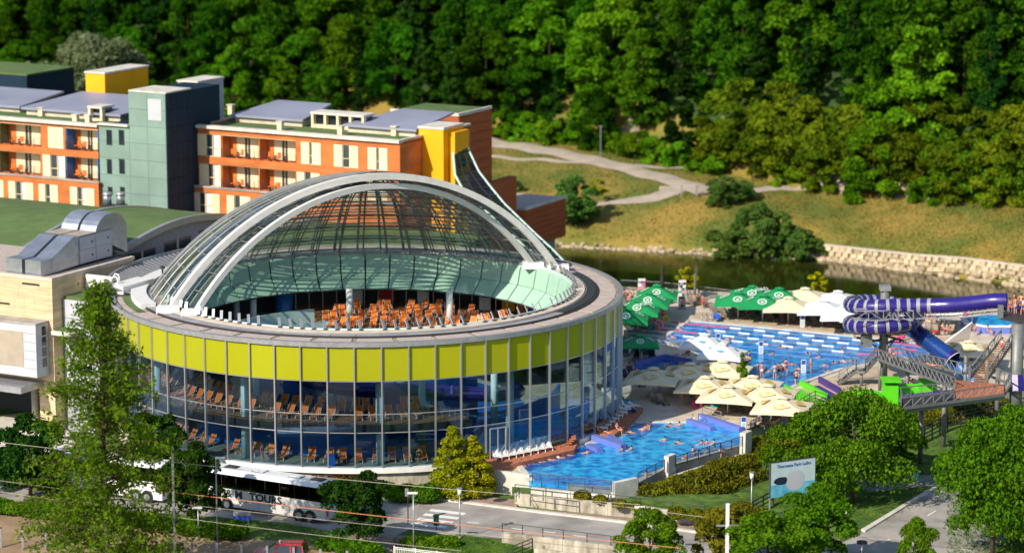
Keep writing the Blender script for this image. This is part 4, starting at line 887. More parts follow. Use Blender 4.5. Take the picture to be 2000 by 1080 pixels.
# white picket fence near the street
wf = root('picket_fence', 'white metal picket fence at the crossing of street and track', 'fence', tuple(P(770, 1096, GZ)))
fa, fb_ = P(770, 1096, GZ), P(1040, 1128, GZ); L = (fb_ - fa).length; dn = (fb_ - fa).normalized()
for z in (1.25, 1.12, .15): MB().bar(fa + Vector((0, 0, z)), fb_ + Vector((0, 0, z)), .05).build('rail_bar', 'chair_white', wf, world=True)
pk = MB().box(-.018, -.018, .15, .018, .018, 1.1).mesh('picket', 'chair_white'); pp = MB().box(-.05, -.05, 0, .05, .05, 1.35).mesh('post', 'chair_white')
for k in range(int(L / .16)): piece('picket' if k % 12 else 'post', pk if k % 12 else pp, wf, dn * k * .16)

# river fence along the pool deck
rfp = [P(1212, 566), P(1290, 570), P(1400, 583), P(1530, 600), P(1650, 612)]
rf = root('river_fence', 'dark metal picket fence between the pool deck and the river', 'fence', tuple(rfp[0]))
pk = MB().box(-.015, -.015, .1, .015, .015, 1.1).mesh('picket', 'dark_metal'); pp = MB().box(-.05, -.05, 0, .05, .05, 1.25).mesh('post', 'dark_metal'); nn = 0
for a, b in zip(rfp[:-1], rfp[1:]):
    for z in (1.12, .12): MB().bar(a + Vector((0, 0, z)), b + Vector((0, 0, z)), .05, .05).build('rail_bar', 'dark_metal', rf, world=True)
    MB().bar(a + Vector((0, 0, 1.2)), b + Vector((0, 0, 1.2)), .07, .05).build('top_rail', 'grey_metal', rf, world=True)
    n = int((b - a).length / .2)
    for k in range(n): piece('picket' if k % 10 else 'post', pk if k % 10 else pp, rf, a.lerp(b, k / n) - rf.location); nn += 1
wallseg('river_wall', 'low pale wall along the river right of the slide', 'wall', [P(1655, 613), P(1840, 632), P(1965, 640)], -6, .5, .3, 'concrete_pale')

# ------------------------------------------------------------------ loungers
def lounger(name, lab, seatm, framem, back=.75, towel=None):
    r = root(name, lab, 'sun lounger')
    MB().add([(-.3, 0, .36), (.3, 0, .36), (.3, 1.25, .33), (-.3, 1.25, .33), (-.3, 0, .32), (.3, 0, .32), (.3, 1.25, .29), (-.3, 1.25, .29)], [(0, 1, 2, 3), (4, 7, 6, 5), (0, 4, 5, 1), (1, 5, 6, 2), (2, 6, 7, 3), (3, 7, 4, 0)]).build('seat', seatm, r)
    MB().add([(-.3, 1.26, .33), (.3, 1.26, .33), (.3, 1.78, .33 + back), (-.3, 1.78, .33 + back), (-.3, 1.31, .31), (.3, 1.31, .31), (.3, 1.83, .31 + back), (-.3, 1.83, .31 + back)], [(0, 1, 2, 3), (4, 7, 6, 5), (0, 4, 5, 1), (1, 5, 6, 2), (2, 6, 7, 3), (3, 7, 4, 0)]).build('backrest', seatm, r)
    lg = MB().bar((0, 0, 0), (0, .06, .32), .07).mesh('leg', framem)
    for x in (-.32, .32):
        for y in (.12, 1.3): piece('leg', lg, r, (x, y, 0))
        m = MB(); m.tube([(x, .0, .33), (x, 1.28, .33), (x, 1.8, .33 + back)], .03, 4); m.build('side_rail', framem, r)
        m = MB(); m.tube([(x, .75, .33), (x, .8, .55), (x, 1.3, .58)], .028, 4); m.build('armrest', framem, r)
    if towel: MB().box(-.27, .15, .365, .27, 1.1, .40).build('towel', towel, r)
    return Proto(r)
LO = lounger('lounger', 'orange', 'orange', 'chair_white'); LW = lounger('lounger', 'white', 'chair_white', 'chair_white', .7)
LT = lounger('lounger', 'taupe', 'taupe_light', 'taupe', .6); LN = lounger('lounger', 'navy', 'navy', 'navy', .65)
LTT = {k: lounger('lounger', 'taupe lounger with a %s towel' % k, 'taupe_light', 'taupe', .6, 'cloth_' + k) for k in ('blue', 'magenta', 'white', 'yellow', 'teal', 'purple')}
C0 = Vector((CX, CY, 0))
k = 0
for i in range(30):      # gallery, street row
    a = -92 + i * 3.7
    if i in (9, 18, 24): continue
    LO.put(C0 + pol(a, 21.9, 4.0), R_(a + random.uniform(-7, 7)), 'orange lounger on the glazed gallery, %s of the row by the railing' % ORD[k], 'orange loungers on the glazed gallery'); k += 1
k = 0
for i in range(30):
    a = -90 + i * 3.7
    if i in (5, 14, 15, 22, 27): continue
    LO.put(C0 + pol(a, 18.9, 4.0), R_(a + random.uniform(-9, 9)), 'orange lounger on the glazed gallery, %s of the row behind' % ORD[k], 'orange loungers on the glazed gallery'); k += 1
for i, (a, r_) in enumerate(((-74, 20.6), (24, 21.5), (21, 19))): LW.put(C0 + pol(a, r_, 4.0), R_(a + 20), ['white plastic chair at the tree end of the glazed gallery', 'white plastic chair at the pool end of the glazed gallery', 'white plastic chair second from the pool end of the gallery'][i], 'white chairs on the glazed gallery')
for i in range(28):
    a = -88 + i * 3.85
    if i in (13, 19): continue
    LO.put(C0 + pol(a, 22.3, .1), R_(a + random.uniform(-10, 10)), 'orange lounger on the ground floor behind the glass, %s of its row' % ORD[i], 'orange loungers on the ground floor')
k = 0
for yy, xs in ((641, range(640, 960, 21)), (629, range(636, 950, 23)), (617, range(645, 930, 24)), (607, range(700, 900, 30))):
    for x in xs:
        LO.put(P(x + random.uniform(-3, 3), yy + 3, 5.95), R_(random.uniform(-25, 25)), 'orange lounger crowded on the terrace inside the dome, %s of them' % ORD[k], 'orange loungers inside the dome opening'); k += 1
for i, (x, y) in enumerate(((955, 640), (975, 636), (995, 632), (1010, 628), (1030, 622), (1045, 616))): LO.put(P(x, y, 5.95), R_(30 + 20 * (i % 2)), 'orange lounger by the white column inside the dome, %s towards the river' % ORD[i], 'orange loungers inside the dome opening')
dk = [tuple(P(*q, .45)[:2]) for q in ((945, 906), (962, 917), (992, 908), (1121, 878), (1132, 858), (940, 884))]
dko = root('wood_deck', 'strip of brown timber decking between round hall and turquoise pool', 'deck', tuple(P(945, 912)))
MB().prism(dk, 0, .45).build('boards', 'red_deck', dko, world=True)
a, b = P(1180, 850), P(1258, 800)
ddk = root('wood_deck', 'curved timber deck beside the blue pool wall with white loungers', 'deck', tuple(a)); MB().prism([tuple(P(*q, .45)[:2]) for q in ((1160, 846), (1200, 848), (1226, 828), (1256, 796), (1226, 790), (1195, 812))], 0, .45).build('boards', 'red_deck', ddk, world=True)
for i in range(8): LW.put(P(974 + i * 14.2, 901 - i * 2.9, .45), R_(12), 'white plastic lounger on the timber deck, %s from the yellow cypress' % ORD[i], 'white loungers on the timber deck')
for i in range(8): LW.put(P(1184 + i * 7.6, 842 - i * 6.0, .45), R_(52), 'white plastic lounger on the curved deck, %s from the footbridge' % ORD[i], 'white loungers on the curved deck')
# footbridge stair
fbr = root('footbridge', 'small timber footbridge with five steps over the pool inlet', 'footbridge', tuple(P(1120, 868)))
a, b = P(1128, 858), P(1176, 838)
for k in range(9): MB().bar(a.lerp(b, (k + .05) / 9) + Vector((-.0, 0, 1.0)), a.lerp(b, (k + .95) / 9) + Vector((0, 0, 1.0)), 1.8, .08).build('plank', 'red_deck', fbr, world=True)
for k in range(6): q = P(1100 + k * 4, 877 - k * .8); MB().box(q.x - .22, q.y - .9, .1 + k * .17, q.x + .22, q.y + .9, .16 + k * .17).build('step', 'red_deck', fbr, world=True)
for s_ in (-1, 1):
    o_ = Vector((.3 * s_, .95 * s_, 0)); MB().tube([P(1100, 877) + o_ + Vector((0, 0, 1)), a + o_ + Vector((0, 0, 1.95)), b + o_ + Vector((0, 0, 1.95)), P(1190, 842) + o_ + Vector((0, 0, 1))], .035, 5).build('hand_rail', 'dark_metal', fbr, world=True)
    for q in (P(1100, 877), a, a.lerp(b, .5), b): MB().bar(q + o_, q + o_ + Vector((0, 0, 1.9)), .05).build('post', 'dark_metal', fbr, world=True)
    MB().bar(P(1100, 877) + o_ * .9, a + o_ * .9 + Vector((0, 0, .95)), .08, .2).build('stringer', 'dark_metal', fbr, world=True)

# ------------------------------------------------------------------ umbrellas
def umbrella(name, canm, size=4.0, h=2.75, prints=None, vent=True, n=4):
    r = root(name, 'x', 'parasol'); zt_, ze = h, h - size * .24
    MB().cyl((0, 0), .045, 0, h, 8).build('pole', 'chair_white', r, True); MB().box(-.4, -.4, 0, .4, .4, .1).build('base', 'concrete', r)
    R0 = size / math.sqrt(2) if n == 4 else size / 2
    for k in range(n):
        a0, a1 = 2 * math.pi * k / n, 2 * math.pi * (k + 1) / n; m = MB(); N = 5; rows_ = []
        for j in range(N):
            t = .13 + .87 * j / (N - 1); z = zt_ - (zt_ - ze) * (t ** .92) ; e0 = Vector((math.cos(a0), math.sin(a0), 0)) * R0 * t; e1 = Vector((math.cos(a1), math.sin(a1), 0)) * R0 * t
            for i in range(5): p = e0.lerp(e1, i / 4); rows_.append((p.x * (1 - .03 * math.sin(math.pi * i / 4) * t), p.y * (1 - .03 * math.sin(math.pi * i / 4) * t), z + .07 * t * math.sin(math.pi * i / 4)))
        F = [(j * 5 + i, j * 5 + i + 1, j * 5 + i + 6, j * 5 + i + 5) for j in range(N - 1) for i in range(4)]; m.add(rows_, F)
        e = rows_[-5:]; m.add(e + [(x, y, z - .2) for x, y, z in e], [(i, i + 1, i + 6, i + 5) for i in range(4)]); cp = m.build('canopy_panel', canm, r, True)
        if prints:
            am_ = (a0 + a1) / 2; d = Vector((math.cos(am_), math.sin(am_), 0)); rc = R0 * math.cos(math.pi / n); s_ = Vector((-d.y, d.x, 0)); sl = (zt_ - ze) / rc
            if prints == 'ring':
                m = MB(); c_ = d * rc * .58; N = 16
                for q in range(N):
                    v_ = []
                    for rr, qq in ((.30, q), (.42, q), (.42, q + 1), (.30, q + 1)):
                        t = 2 * math.pi * qq / N; p = c_ + s_ * math.cos(t) * rr + d * math.sin(t) * rr; v_.append((p.x, p.y, zt_ - sl * p.dot(d) + .13))
                    m.add(v_, [(0, 1, 2, 3)])
                m.add([tuple(c_ + s_ * x + d * y)[:2] + (zt_ - sl * (rc * .58 + y) + .13,) for x, y in ((-.16, -.08), (.16, -.08), (.1, .14), (-.1, .14))], [(0, 1, 2, 3)]); m.build('emblem', 'print_white', cp)
            elif prints == 'blot':
                c_ = d * rc * .62; N = 14; ring = []
                for q in range(N): t = 2 * math.pi * q / N; rr = .42 + .1 * math.sin(3 * t + k); p = c_ + s_ * math.cos(t) * rr * 1.5 + d * math.sin(t) * rr * .8; ring.append((p.x, p.y, zt_ - sl * p.dot(d) + .14))
                MB().add(ring, [tuple(range(N))]).build('emblem', 'umbrella_print', cp)
            else:
                c_ = d * rc * .6; pts = [c_ + s_ * x + d * y for x, y in ((-.4, 0), (0, -.13), (.4, 0), (0, .13))]; MB().add([(p.x, p.y, zt_ - sl * p.dot(d) + .14) for p in pts], [(0, 1, 2, 3)]).build('emblem', 'print_blue', cp)
    if vent:
        m = MB(); rr = R0 * .2
        m.add([(0, 0, zt_ + .16)] + [(rr * math.cos(2 * math.pi * k / n), rr * math.sin(2 * math.pi * k / n), zt_ - .04) for k in range(n)], [(0, 1 + k, 1 + (k + 1) % n) for k in range(n)]); m.build('vent_cap', canm, r)
    rb = MB()
    for k in range(n): a = 2 * math.pi * k / n; rb.bar((0, 0, zt_ - .05), (R0 * math.cos(a) * .98, R0 * math.sin(a) * .98, ze - .02), .03)
    rb.build('ribs', 'taupe', r); return Proto(r)
def text(s, size, mat, parent=None, loc=(0, 0, 0), rot=(0, 0, 0), name='lettering', ext=.006, bold=0.):
    c = bpy.data.curves.new(name, 'FONT'); c.body = s; c.size = size; c.align_x = 'CENTER'; c.align_y = 'CENTER'; c.extrude = ext; c.offset = bold; c.materials.append(MAT[mat]); c.resolution_u = 3
    tmp = bpy.data.objects.new('tmp', c); COL.objects.link(tmp); dg = bpy.context.evaluated_depsgraph_get(); me = bpy.data.meshes.new_from_object(tmp.evaluated_get(dg)); bpy.data.objects.remove(tmp)
    me.materials.clear(); me.materials.append(MAT[mat]); o = bpy.data.objects.new(name, me); link(o, parent); o.location = loc; o.rotation_euler = rot; return o
def G0(x, y, h): p = P(x, y, h * 1.03); return (p.x, p.y, 0)
UG = umbrella('parasol', 'umbrella_green', 4.2, 3.0, 'ring'); UC = umbrella('parasol', 'umbrella_cream', 4.3, 2.95); UW = umbrella('parasol', 'umbrella_white', 4.3, 2.95)
UB = umbrella('parasol', 'umbrella_cream', 4.3, 2.9, 'blot'); UWB = umbrella('parasol', 'umbrella_white', 3.5, 2.8, 'blue')
U45 = R_(38)
for (x, y, rz), l in zip(((1283, 563, 40), (1268, 578, 35), (1246, 593, 38), (1224, 609, 40), (1250, 650, 44)), ('green parasol closest to the river in the diagonal row', 'green parasol second in the diagonal row from the river', 'green parasol third in the diagonal row with white emblem', 'green parasol of the diagonal row tucked by the round hall', 'dark shaded green parasol alone above navy loungers')):
    UG.put(G0(x, y, 3.0), R_(rz), l, 'green parasols', 1.15 if y < 640 else .95)
for (x, y), l in zip(((1442, 572), (1470, 560), (1490, 577), (1522, 564)), ('green parasol at the hall end of the pool row', 'tallest green parasol in the pool row with white lettering', 'green parasol in front of the tallest one', 'teal green parasol next to the cream ones')):
    UG.put(G0(x, y, 3.0), U45, l, 'green parasols', (1.28, 1.28, 1.05))
for (x, y), l in zip(((1540, 582), (1573, 564)), ('cream parasol beside the green ones at the poolside', 'cream parasol behind near the river fence')): UC.put(G0(x, y, 2.95), U45, l, 'cream parasols', (1.3, 1.3, 1.05))
for (x, y), l in zip(((1607, 587), (1637, 570), (1652, 598), (1690, 600), (1688, 580)), ('white parasol beside the cream ones', 'white parasol behind near the river shrub', 'white parasol under the slide end', 'white parasol hidden below the slide coil', 'white parasol behind the slide coil')): UW.put(G0(x, y, 2.95), U45, l, 'white parasols by the pool', (1.3, 1.3, 1.05))
for (x, y), l in zip(((1376, 667), (1411, 685), (1845, 598)), ('white parasol with small blue print by the pool corner', 'white parasol with small blue print nearer the swimming bathers', 'white parasol with blue print beyond the slide tube')): UWB.put(G0(x, y, 2.8), R_(30), l, 'white parasols with blue print', 1.3)
bl = ['cream parasol with brown print half in the hall shadow', 'cream parasol with brown print behind the half shaded one', 'cream parasol with brown print closest to the pool', 'cream parasol with brown print just below the two by the pool', 'cream parasol with brown print in the middle over the pink ring', 'cream parasol with brown print next to the small fir', 'cream parasol with brown print right below the small fir', 'lowest cream parasol with brown print by the bare shrub', 'cream parasol with brown print beyond the walkway railing']
for (x, y), l in zip(((1276, 717), (1348, 708), (1412, 703), (1378, 734), (1422, 752), (1470, 733), (1500, 750), (1528, 774), (1893, 665)), bl): UB.put(G0(x, y, 2.9), R_(32), l, 'cream parasols with brown print', (1.28, 1.28, 1.0))
for o in [o for o in bpy.data.objects if o.name.startswith('parasol') and o.get('label', '').startswith(('tallest green', 'green parasol third'))]:
    text('LAŠKO', .62, 'print_white', o, (-.05, -1.05, 2.86), (R_(26), 0, 0))

# loungers on the deck
def put_l(proto, lst, rz, lab, grp):
    for i, (x, y) in enumerate(lst): proto.put(P(x, y), R_(rz + random.uniform(-12, 12)), lab % ORD[i], grp)
tk = list(LTT)
for i, x in enumerate(range(1425, 1700, 15)):
    y = 622 + (x - 1425) * .098
    (LTT[tk[i % 6]] if i % 3 == 1 else LT).put(P(x, y), R_(14 + random.uniform(-14, 14)), 'taupe lounger under the poolside parasols, %s from the green end' % ORD[i], 'loungers in the poolside row')
for i, x in enumerate(range(1440, 1700, 17)):
    y = 611 + (x - 1425) * .09
    (LTT[tk[(i * 2) % 6]] if i % 4 == 1 else LT).put(P(x, y), R_(14 + random.uniform(-20, 20)), 'taupe lounger in the shaded second row, %s from the green end' % ORD[i], 'loungers in the shaded second row')
put_l(LT, [(1292, 744), (1303, 733), (1318, 741), (1330, 730), (1342, 738)], 8, 'taupe lounger under the half shaded cream parasol, %s from the hall', 'loungers under the cream parasols')
put_l(LT, [(1435, 806), (1457, 808), (1473, 812), (1402, 780), (1414, 772), (1445, 795), (1395, 760), (1380, 752), (1500, 800), (1480, 797)], 20, 'taupe lounger along the near edge of the cream parasols, %s of them', 'loungers along the terrace edge')
for i, (x, y) in enumerate([(1290, 796), (1303, 799), (1385, 770), (1376, 790), (1366, 786)]): LT.put(P(x, y - 6), R_(25), 'taupe lounger on the open paving by the sunbathers, %s of them' % ORD[i], 'loungers on the open paving')
put_l(LN, [(1222, 697), (1236, 694), (1250, 692), (1262, 700), (1275, 706), (1240, 706)], -10, 'navy lounger in the hall shadow, %s from the glass', 'navy loungers in shade')
put_l(LN, [(1232, 800), (1238, 810), (1226, 790), (1245, 738), (1232, 745), (1256, 756)], 30, 'navy lounger beside the glass wall heaped with towels, %s of them', 'navy loungers by the glass')
put_l(LT, [(1240, 640), (1252, 645), (1228, 636), (1265, 618), (1250, 622), (1280, 610), (1238, 628), (1290, 600), (1300, 592)], 50, 'taupe lounger beneath the diagonal green parasols, %s of them', 'loungers beneath the diagonal parasols')
put_l(LT, [(1345, 596), (1362, 598), (1380, 600), (1394, 604), (1376, 588), (1412, 624), (1404, 612)], 35, 'taupe lounger on the sunny corner by the ladder, %s of them', 'loungers on the sunny corner')
put_l(LT, [(1812, 650), (1826, 654), (1838, 648), (1850, 655), (1862, 650), (1818, 640), (1920, 632)], -20, 'taupe lounger by the round tub, %s from the slide', 'loungers by the round tub')
put_l(LN, [(1868, 705), (1880, 700), (1892, 704), (1905, 700), (1916, 706), (1820, 700), (1832, 706), (1845, 700)], -20, 'dark lounger beneath the slide exit, %s of them', 'dark loungers beneath the slide exit')
put_l(LT, [(1975, 690), (1985, 706), (1992, 680), (1470, 836), (1486, 838), (1510, 830)], -20, 'taupe lounger at the outer terrace, %s of them', 'loungers at the outer terrace')

# ------------------------------------------------------------------ people
def skinned(name, joints, bones, radii, order):
    me = bpy.data.meshes.new(name); me.from_pydata([joints[k] for k in order], [(order.index(a), order.index(b)) for a, b in bones], []); o = bpy.data.objects.new(name, me); COL.objects.link(o)
    md = o.modifiers.new('s', 'SKIN'); sv = me.skin_vertices[0].data
    for i, k in enumerate(order): sv[i].radius = radii[k] if isinstance(radii[k], tuple) else (radii[k],) * 2
    sv[0].use_root = True; s2 = o.modifiers.new('b', 'SUBSURF'); s2.levels = 1; s2.render_levels = 1
    dg = bpy.context.evaluated_depsgraph_get(); out = bpy.data.meshes.new_from_object(o.evaluated_get(dg)); out.name = name
    bpy.data.objects.remove(o); out.materials.clear(); out.materials.append(MAT['skin']); out.polygons.foreach_set('use_smooth', [True] * len(out.polygons)); return out
RAD = dict(pel=(.15, .11), waist=(.12, .09), chest=(.16, .10), neck=(.055, .055), head=(.085, .10), top=(.06, .07), shl=.06, shr=.06, ell=.042, elr=.042, hl=.03, hr=.03, fl=.022, fr=.022, hipl=.09, hipr=.09, knl=.06, knr=.06, anl=.04, anr=.04, tol=.03, tor=.03)
BON = [('pel', 'waist'), ('waist', 'chest'), ('chest', 'neck'), ('neck', 'head'), ('head', 'top'), ('chest', 'shl'), ('shl', 'ell'), ('ell', 'hl'), ('hl', 'fl'), ('chest', 'shr'), ('shr', 'elr'), ('elr', 'hr'), ('hr', 'fr'), ('pel', 'hipl'), ('hipl', 'knl'), ('knl', 'anl'), ('anl', 'tol'), ('pel', 'hipr'), ('hipr', 'knr'), ('knr', 'anr'), ('anr', 'tor')]
ORDR = list(RAD)
STAND = dict(pel=(0, 0, .93), waist=(0, 0, 1.1), chest=(0, .01, 1.32), neck=(0, .01, 1.48), head=(0, -.02, 1.60), top=(0, -.01, 1.70), shl=(-.19, 0, 1.40), shr=(.19, 0, 1.40), ell=(-.25, .02, 1.13), elr=(.25, .02, 1.13), hl=(-.27, -.06, .88), hr=(.27, -.06, .88), fl=(-.27, -.08, .79), fr=(.27, -.08, .79), hipl=(-.1, 0, .86), hipr=(.1, 0, .86), knl=(-.12, -.01, .48), knr=(.12, -.01, .48), anl=(-.13, .02, .08), anr=(.13, .02, .08), tol=(-.14, -.13, .03), tor=(.14, -.13, .03))
WALK = dict(STAND, knl=(-.1, -.16, .5), anl=(-.1, -.18, .1), tol=(-.1, -.33, .04), knr=(.1, .05, .48), anr=(.1, .26, .14), tor=(.1, .16, .04), ell=(-.25, .12, 1.15), hl=(-.24, .12, .9), fl=(-.24, .1, .82), elr=(.25, -.08, 1.14), hr=(.22, -.28, 1.02), fr=(.22, -.36, .99))
HIPS = dict(STAND, elr=(.40, .08, 1.16), hr=(.20, -.02, .99), fr=(.12, -.06, .96), ell=(-.3, -.05, 1.2), hl=(-.12, -.18, 1.3), fl=(-.05, -.18, 1.34))
SIT = dict(pel=(0, 0, .48), waist=(0, .05, .64), chest=(0, .08, .86), neck=(0, .07, 1.02), head=(0, .02, 1.14), top=(0, .03, 1.24), shl=(-.19, .07, .94), shr=(.19, .07, .94), ell=(-.24, -.05, .70), elr=(.24, -.05, .70), hl=(-.18, -.28, .62), hr=(.18, -.28, .62), fl=(-.15, -.36, .60), fr=(.15, -.36, .60), hipl=(-.1, -.04, .47), hipr=(.1, -.04, .47), knl=(-.13, -.45, .52), knr=(.13, -.45, .52), anl=(-.13, -.55, .1), anr=(.13, -.55, .1), tol=(-.13, -.7, .05), tor=(.13, -.7, .05))
LIE = dict(pel=(0, 0, .48), waist=(0, .15, .52), chest=(0, .34, .62), neck=(0, .48, .74), head=(0, .57, .84), top=(0, .64, .90), shl=(-.19, .40, .68), shr=(.19, .40, .68), ell=(-.28, .16, .55), elr=(.3, .45, .75), hl=(-.26, -.08, .48), hr=(.14, .62, .9), fl=(-.26, -.17, .46), fr=(.08, .66, .92), hipl=(-.1, -.06, .46), hipr=(.1, -.06, .46), knl=(-.12, -.46, .58), knr=(.12, -.48, .44), anl=(-.12, -.85, .43), anr=(.12, -.9, .43), tol=(-.13, -.93, .52), tor=(.13, -.98, .52))
SWIM = dict(STAND); 
for k in SWIM: x, y, z = SWIM[k]; SWIM[k] = (x, y, z - 1.28)
SWIM.update(ell=(-.42, -.12, .02), hl=(-.5, -.36, -.02), fl=(-.5, -.45, -.02), elr=(.42, -.14, .02), hr=(.44, -.4, -.02), fr=(.42, -.5, -.02), shl=(-.19, 0, .1), shr=(.19, 0, .1))
FLOAT = dict(pel=(0, .35, -.05), waist=(0, .18, -.02), chest=(0, -.05, .02), neck=(0, -.2, .08), head=(0, -.3, .16), top=(0, -.36, .24), shl=(-.19, -.08, .03), shr=(.19, -.08, .03), ell=(-.4, -.2, .0), elr=(.38, -.3, .02), hl=(-.55, -.4, -.02), hr=(.3, -.6, .03), fl=(-.6, -.48, -.02), fr=(.26, -.7, .03), hipl=(-.1, .4, -.06), hipr=(.1, .4, -.06), knl=(-.12, .75, -.05), knr=(.12, .78, -.02), anl=(-.12, 1.1, -.08), anr=(.12, 1.15, .0), tol=(-.12, 1.25, -.1), tor=(.12, 1.3, .02))
POSE = {n: skinned('body', J, BON, RAD, ORDR) for n, J in (('stand', STAND), ('walk', WALK), ('hips', HIPS), ('sit', SIT), ('lie', LIE), ('swim', SWIM), ('float', FLOAT))}
JJ = dict(stand=STAND, walk=WALK, hips=HIPS, sit=SIT, lie=LIE, swim=SWIM, float=FLOAT)
HAIR, WEAR, TOPW = {}, {}, {}
for n, J in JJ.items():
    h = Vector(J['head']); t = Vector(J['top']); d = (t - h).normalized(); m = MB(); c = h + d * .045 + Vector((0, .03, 0)); m.ell(c, (.098, .115, .10), 8, 6); HAIR[n] = m.mesh('hair', 'hair_dark', True)
    p = Vector(J['pel']); wv = Vector(J['waist']); hp = (Vector(J['hipl']) + Vector(J['hipr'])) / 2; m = MB(); ax = (wv - p); WEAR[n] = lambda mat, p=p, hp=hp, ax=ax: MB().tube([hp - ax.normalized() * .10, hp, p + ax.normalized() * .06], [.17, .185, .165], 10).mesh('swim_trunks', mat, True)
    ch = Vector(J['chest']); TOPW[n] = lambda mat, ch=ch, wv=wv: MB().tube([ch.lerp(wv, .75), ch.lerp(wv, .3), ch + (ch - wv) * .1], [.135, .165, .17], 10).mesh('top', mat, True)
wcache = {}
PN = {}
def person(pose, loc, rz, wear, top, label, group=None, s=1.0):
    r = root('person', label, 'person', tuple(loc), R_(rz), group); r.scale = (s,) * 3
    piece('body', POSE[pose], r); piece('hair', HAIR[pose], r)
    if pose not in ('swim', 'float') or wear:
        for kk, dct, mt in (('swim_trunks', WEAR, wear), ('top', TOPW, top)):
            if mt and (pose not in ('swim',) or kk == 'top'):
                key = (pose, kk, mt)
                if key not in wcache: wcache[key] = dct[pose]('cloth_' + mt)
                piece('swimwear' if kk != 'top' else 'swim_top', wcache[key], r)
    return r
cols = ['red', 'black', 'blue', 'magenta', 'white', 'teal', 'purple', 'green', 'yellow', 'grey']
for x, y, ps, wr, tp, rz, l in [
    (1488, 739, 'stand', 'white', None, 200, 'tanned person in white shorts at the hall end of the poolside group'), (1513, 741, 'hips', 'grey', 'grey', 170, 'person in pale grey shirt with the poolside group'), (1521, 739, 'stand', 'black', None, 190, 'person in black trunks standing between two friends at the poolside'),
    (1529, 737, 'walk', 'red', 'white', 160, 'person in white top with the poolside group'), (1535, 731, 'stand', 'purple', 'purple', 180, 'person in dark swimsuit at the water side of the group'), (1555, 753, 'walk', 'black', None, 180, 'person in black trunks walking alone towards the pool'),
    (1583, 727, 'stand', 'red', None, 90, 'slim person at the pool edge right of the blue sign'), (1464, 724, 'hips', 'white', 'white', 200, 'person in white swimsuit beside the small fir'), (1459, 722, 'stand', 'black', None, 160, 'person in dark trunks behind the one in white'),
    (1373, 603, 'walk', 'red', None, 200, 'tanned person walking past the loungers near the ladder'), (1295, 628, 'stand', 'red', 'red', 180, 'person in red bikini on the white paving'), (1331, 790, 'stand', 'pink', 'pink', 180, 'person in pink bikini standing in front of the cream parasols'),
    (1288, 762, 'hips', 'black', None, 150, 'person under the half shaded parasol drying off'), (1306, 756, 'walk', 'black', 'black', 210, 'person in black swimsuit bending under the cream parasol'), (1950, 712, 'walk', 'red', 'pink', 200, 'person climbing the upper slide stair in pink'),
    (1744, 640 + 25, 'walk', 'red', None, 100, 'person walking under the slide coil'), (1764, 672, 'stand', 'magenta', 'magenta', 150, 'person in magenta swimsuit under the slide tube'), (1755, 668, 'hips', 'black', None, 100, 'person in black trunks under the slide tube'),
    (1808, 610, 'stand', 'red', 'red', 180, 'sunburnt person behind the lower slide coil'), (1776, 768, 'stand', 'white', 'pink', 180, 'person at the green kiosk below the walkway'), (1781, 771, 'hips', 'black', None, 180, 'person waiting beside the green kiosk')]:
    if '1950' == str(x): continue
    person(ps, P(x, y), rz, wr, tp, l)
sitl = [(1218, 585), (1226, 583), (1236, 586), (1232, 592), (1245, 582), (1255, 580)]
for i, (x, y) in enumerate(sitl): person('sit', P(x, y), random.uniform(0, 360), cols[i], cols[(i + 3) % 10], 'sunbather in the crowd by the banner behind the round hall, %s of them' % ORD[i], 'sunbathers by the banner')
for i, (x, y) in enumerate([(1352, 592), (1364, 594), (1302, 590), (1296, 593)]): person('lie', P(x, y), 35, cols[i + 2], None, 'sunbather lying on a lounger at the sunny corner, %s of them' % ORD[i], 'sunbathers at the sunny corner')
for i, (x, y, p_) in enumerate([(1448, 620, 'lie'), (1460, 622, 'sit'), (1475, 623, 'lie'), (1500, 626, 'lie'), (1532, 609, 'sit'), (1420, 620, 'lie'), (1566, 626, 'sit'), (1600, 634, 'lie'), (1655, 640, 'lie'), (1668, 638, 'sit')]):
    person(p_, P(x, y), 14, cols[i % 10], cols[(i * 3) % 10] if i % 2 else None, 'sunbather in the shade of the poolside parasols, %s from the green end' % ORD[i], 'sunbathers under the poolside parasols')
for i, (x, y, p_) in enumerate([(1361, 790, 'sit'), (1369, 776, 'sit'), (1383, 792, 'sit'), (1404, 795, 'sit'), (1345, 755, 'lie'), (1478, 804, 'sit'), (1490, 806, 'lie'), (1395, 785, 'lie'), (1350, 770, 'sit'), (1240, 742, 'sit'), (1228, 730, 'sit'), (1345, 700, 'sit'), (1330, 702, 'lie'), (1475, 838, 'lie'), (1512, 834, 'lie')]):
    person(p_, P(x, y), 20 * i, cols[(i * 7) % 10], cols[(i * 3) % 10] if i % 2 else None, 'sunbather among the cream parasols, %s of them' % ORD[i], 'sunbathers among the cream parasols')
for i, (x, y) in enumerate([(1284, 650), (1280, 646), (1240, 632), (1248, 640), (1262, 628)]): person('sit', P(x, y), 60 * i, cols[i], cols[i + 2], 'person sitting under the diagonal green parasols, %s of them' % ORD[i], 'people under the diagonal parasols')
for i, (x, y) in enumerate([(1806, 628), (1814, 630), (1842, 650), (1850, 652), (1829, 647)]): person('sit', P(x, y), 30 * i, cols[i], cols[i + 2], 'sunbather by the red towels beyond the slide, %s of them' % ORD[i], 'sunbathers beyond the slide')
pnum = 0
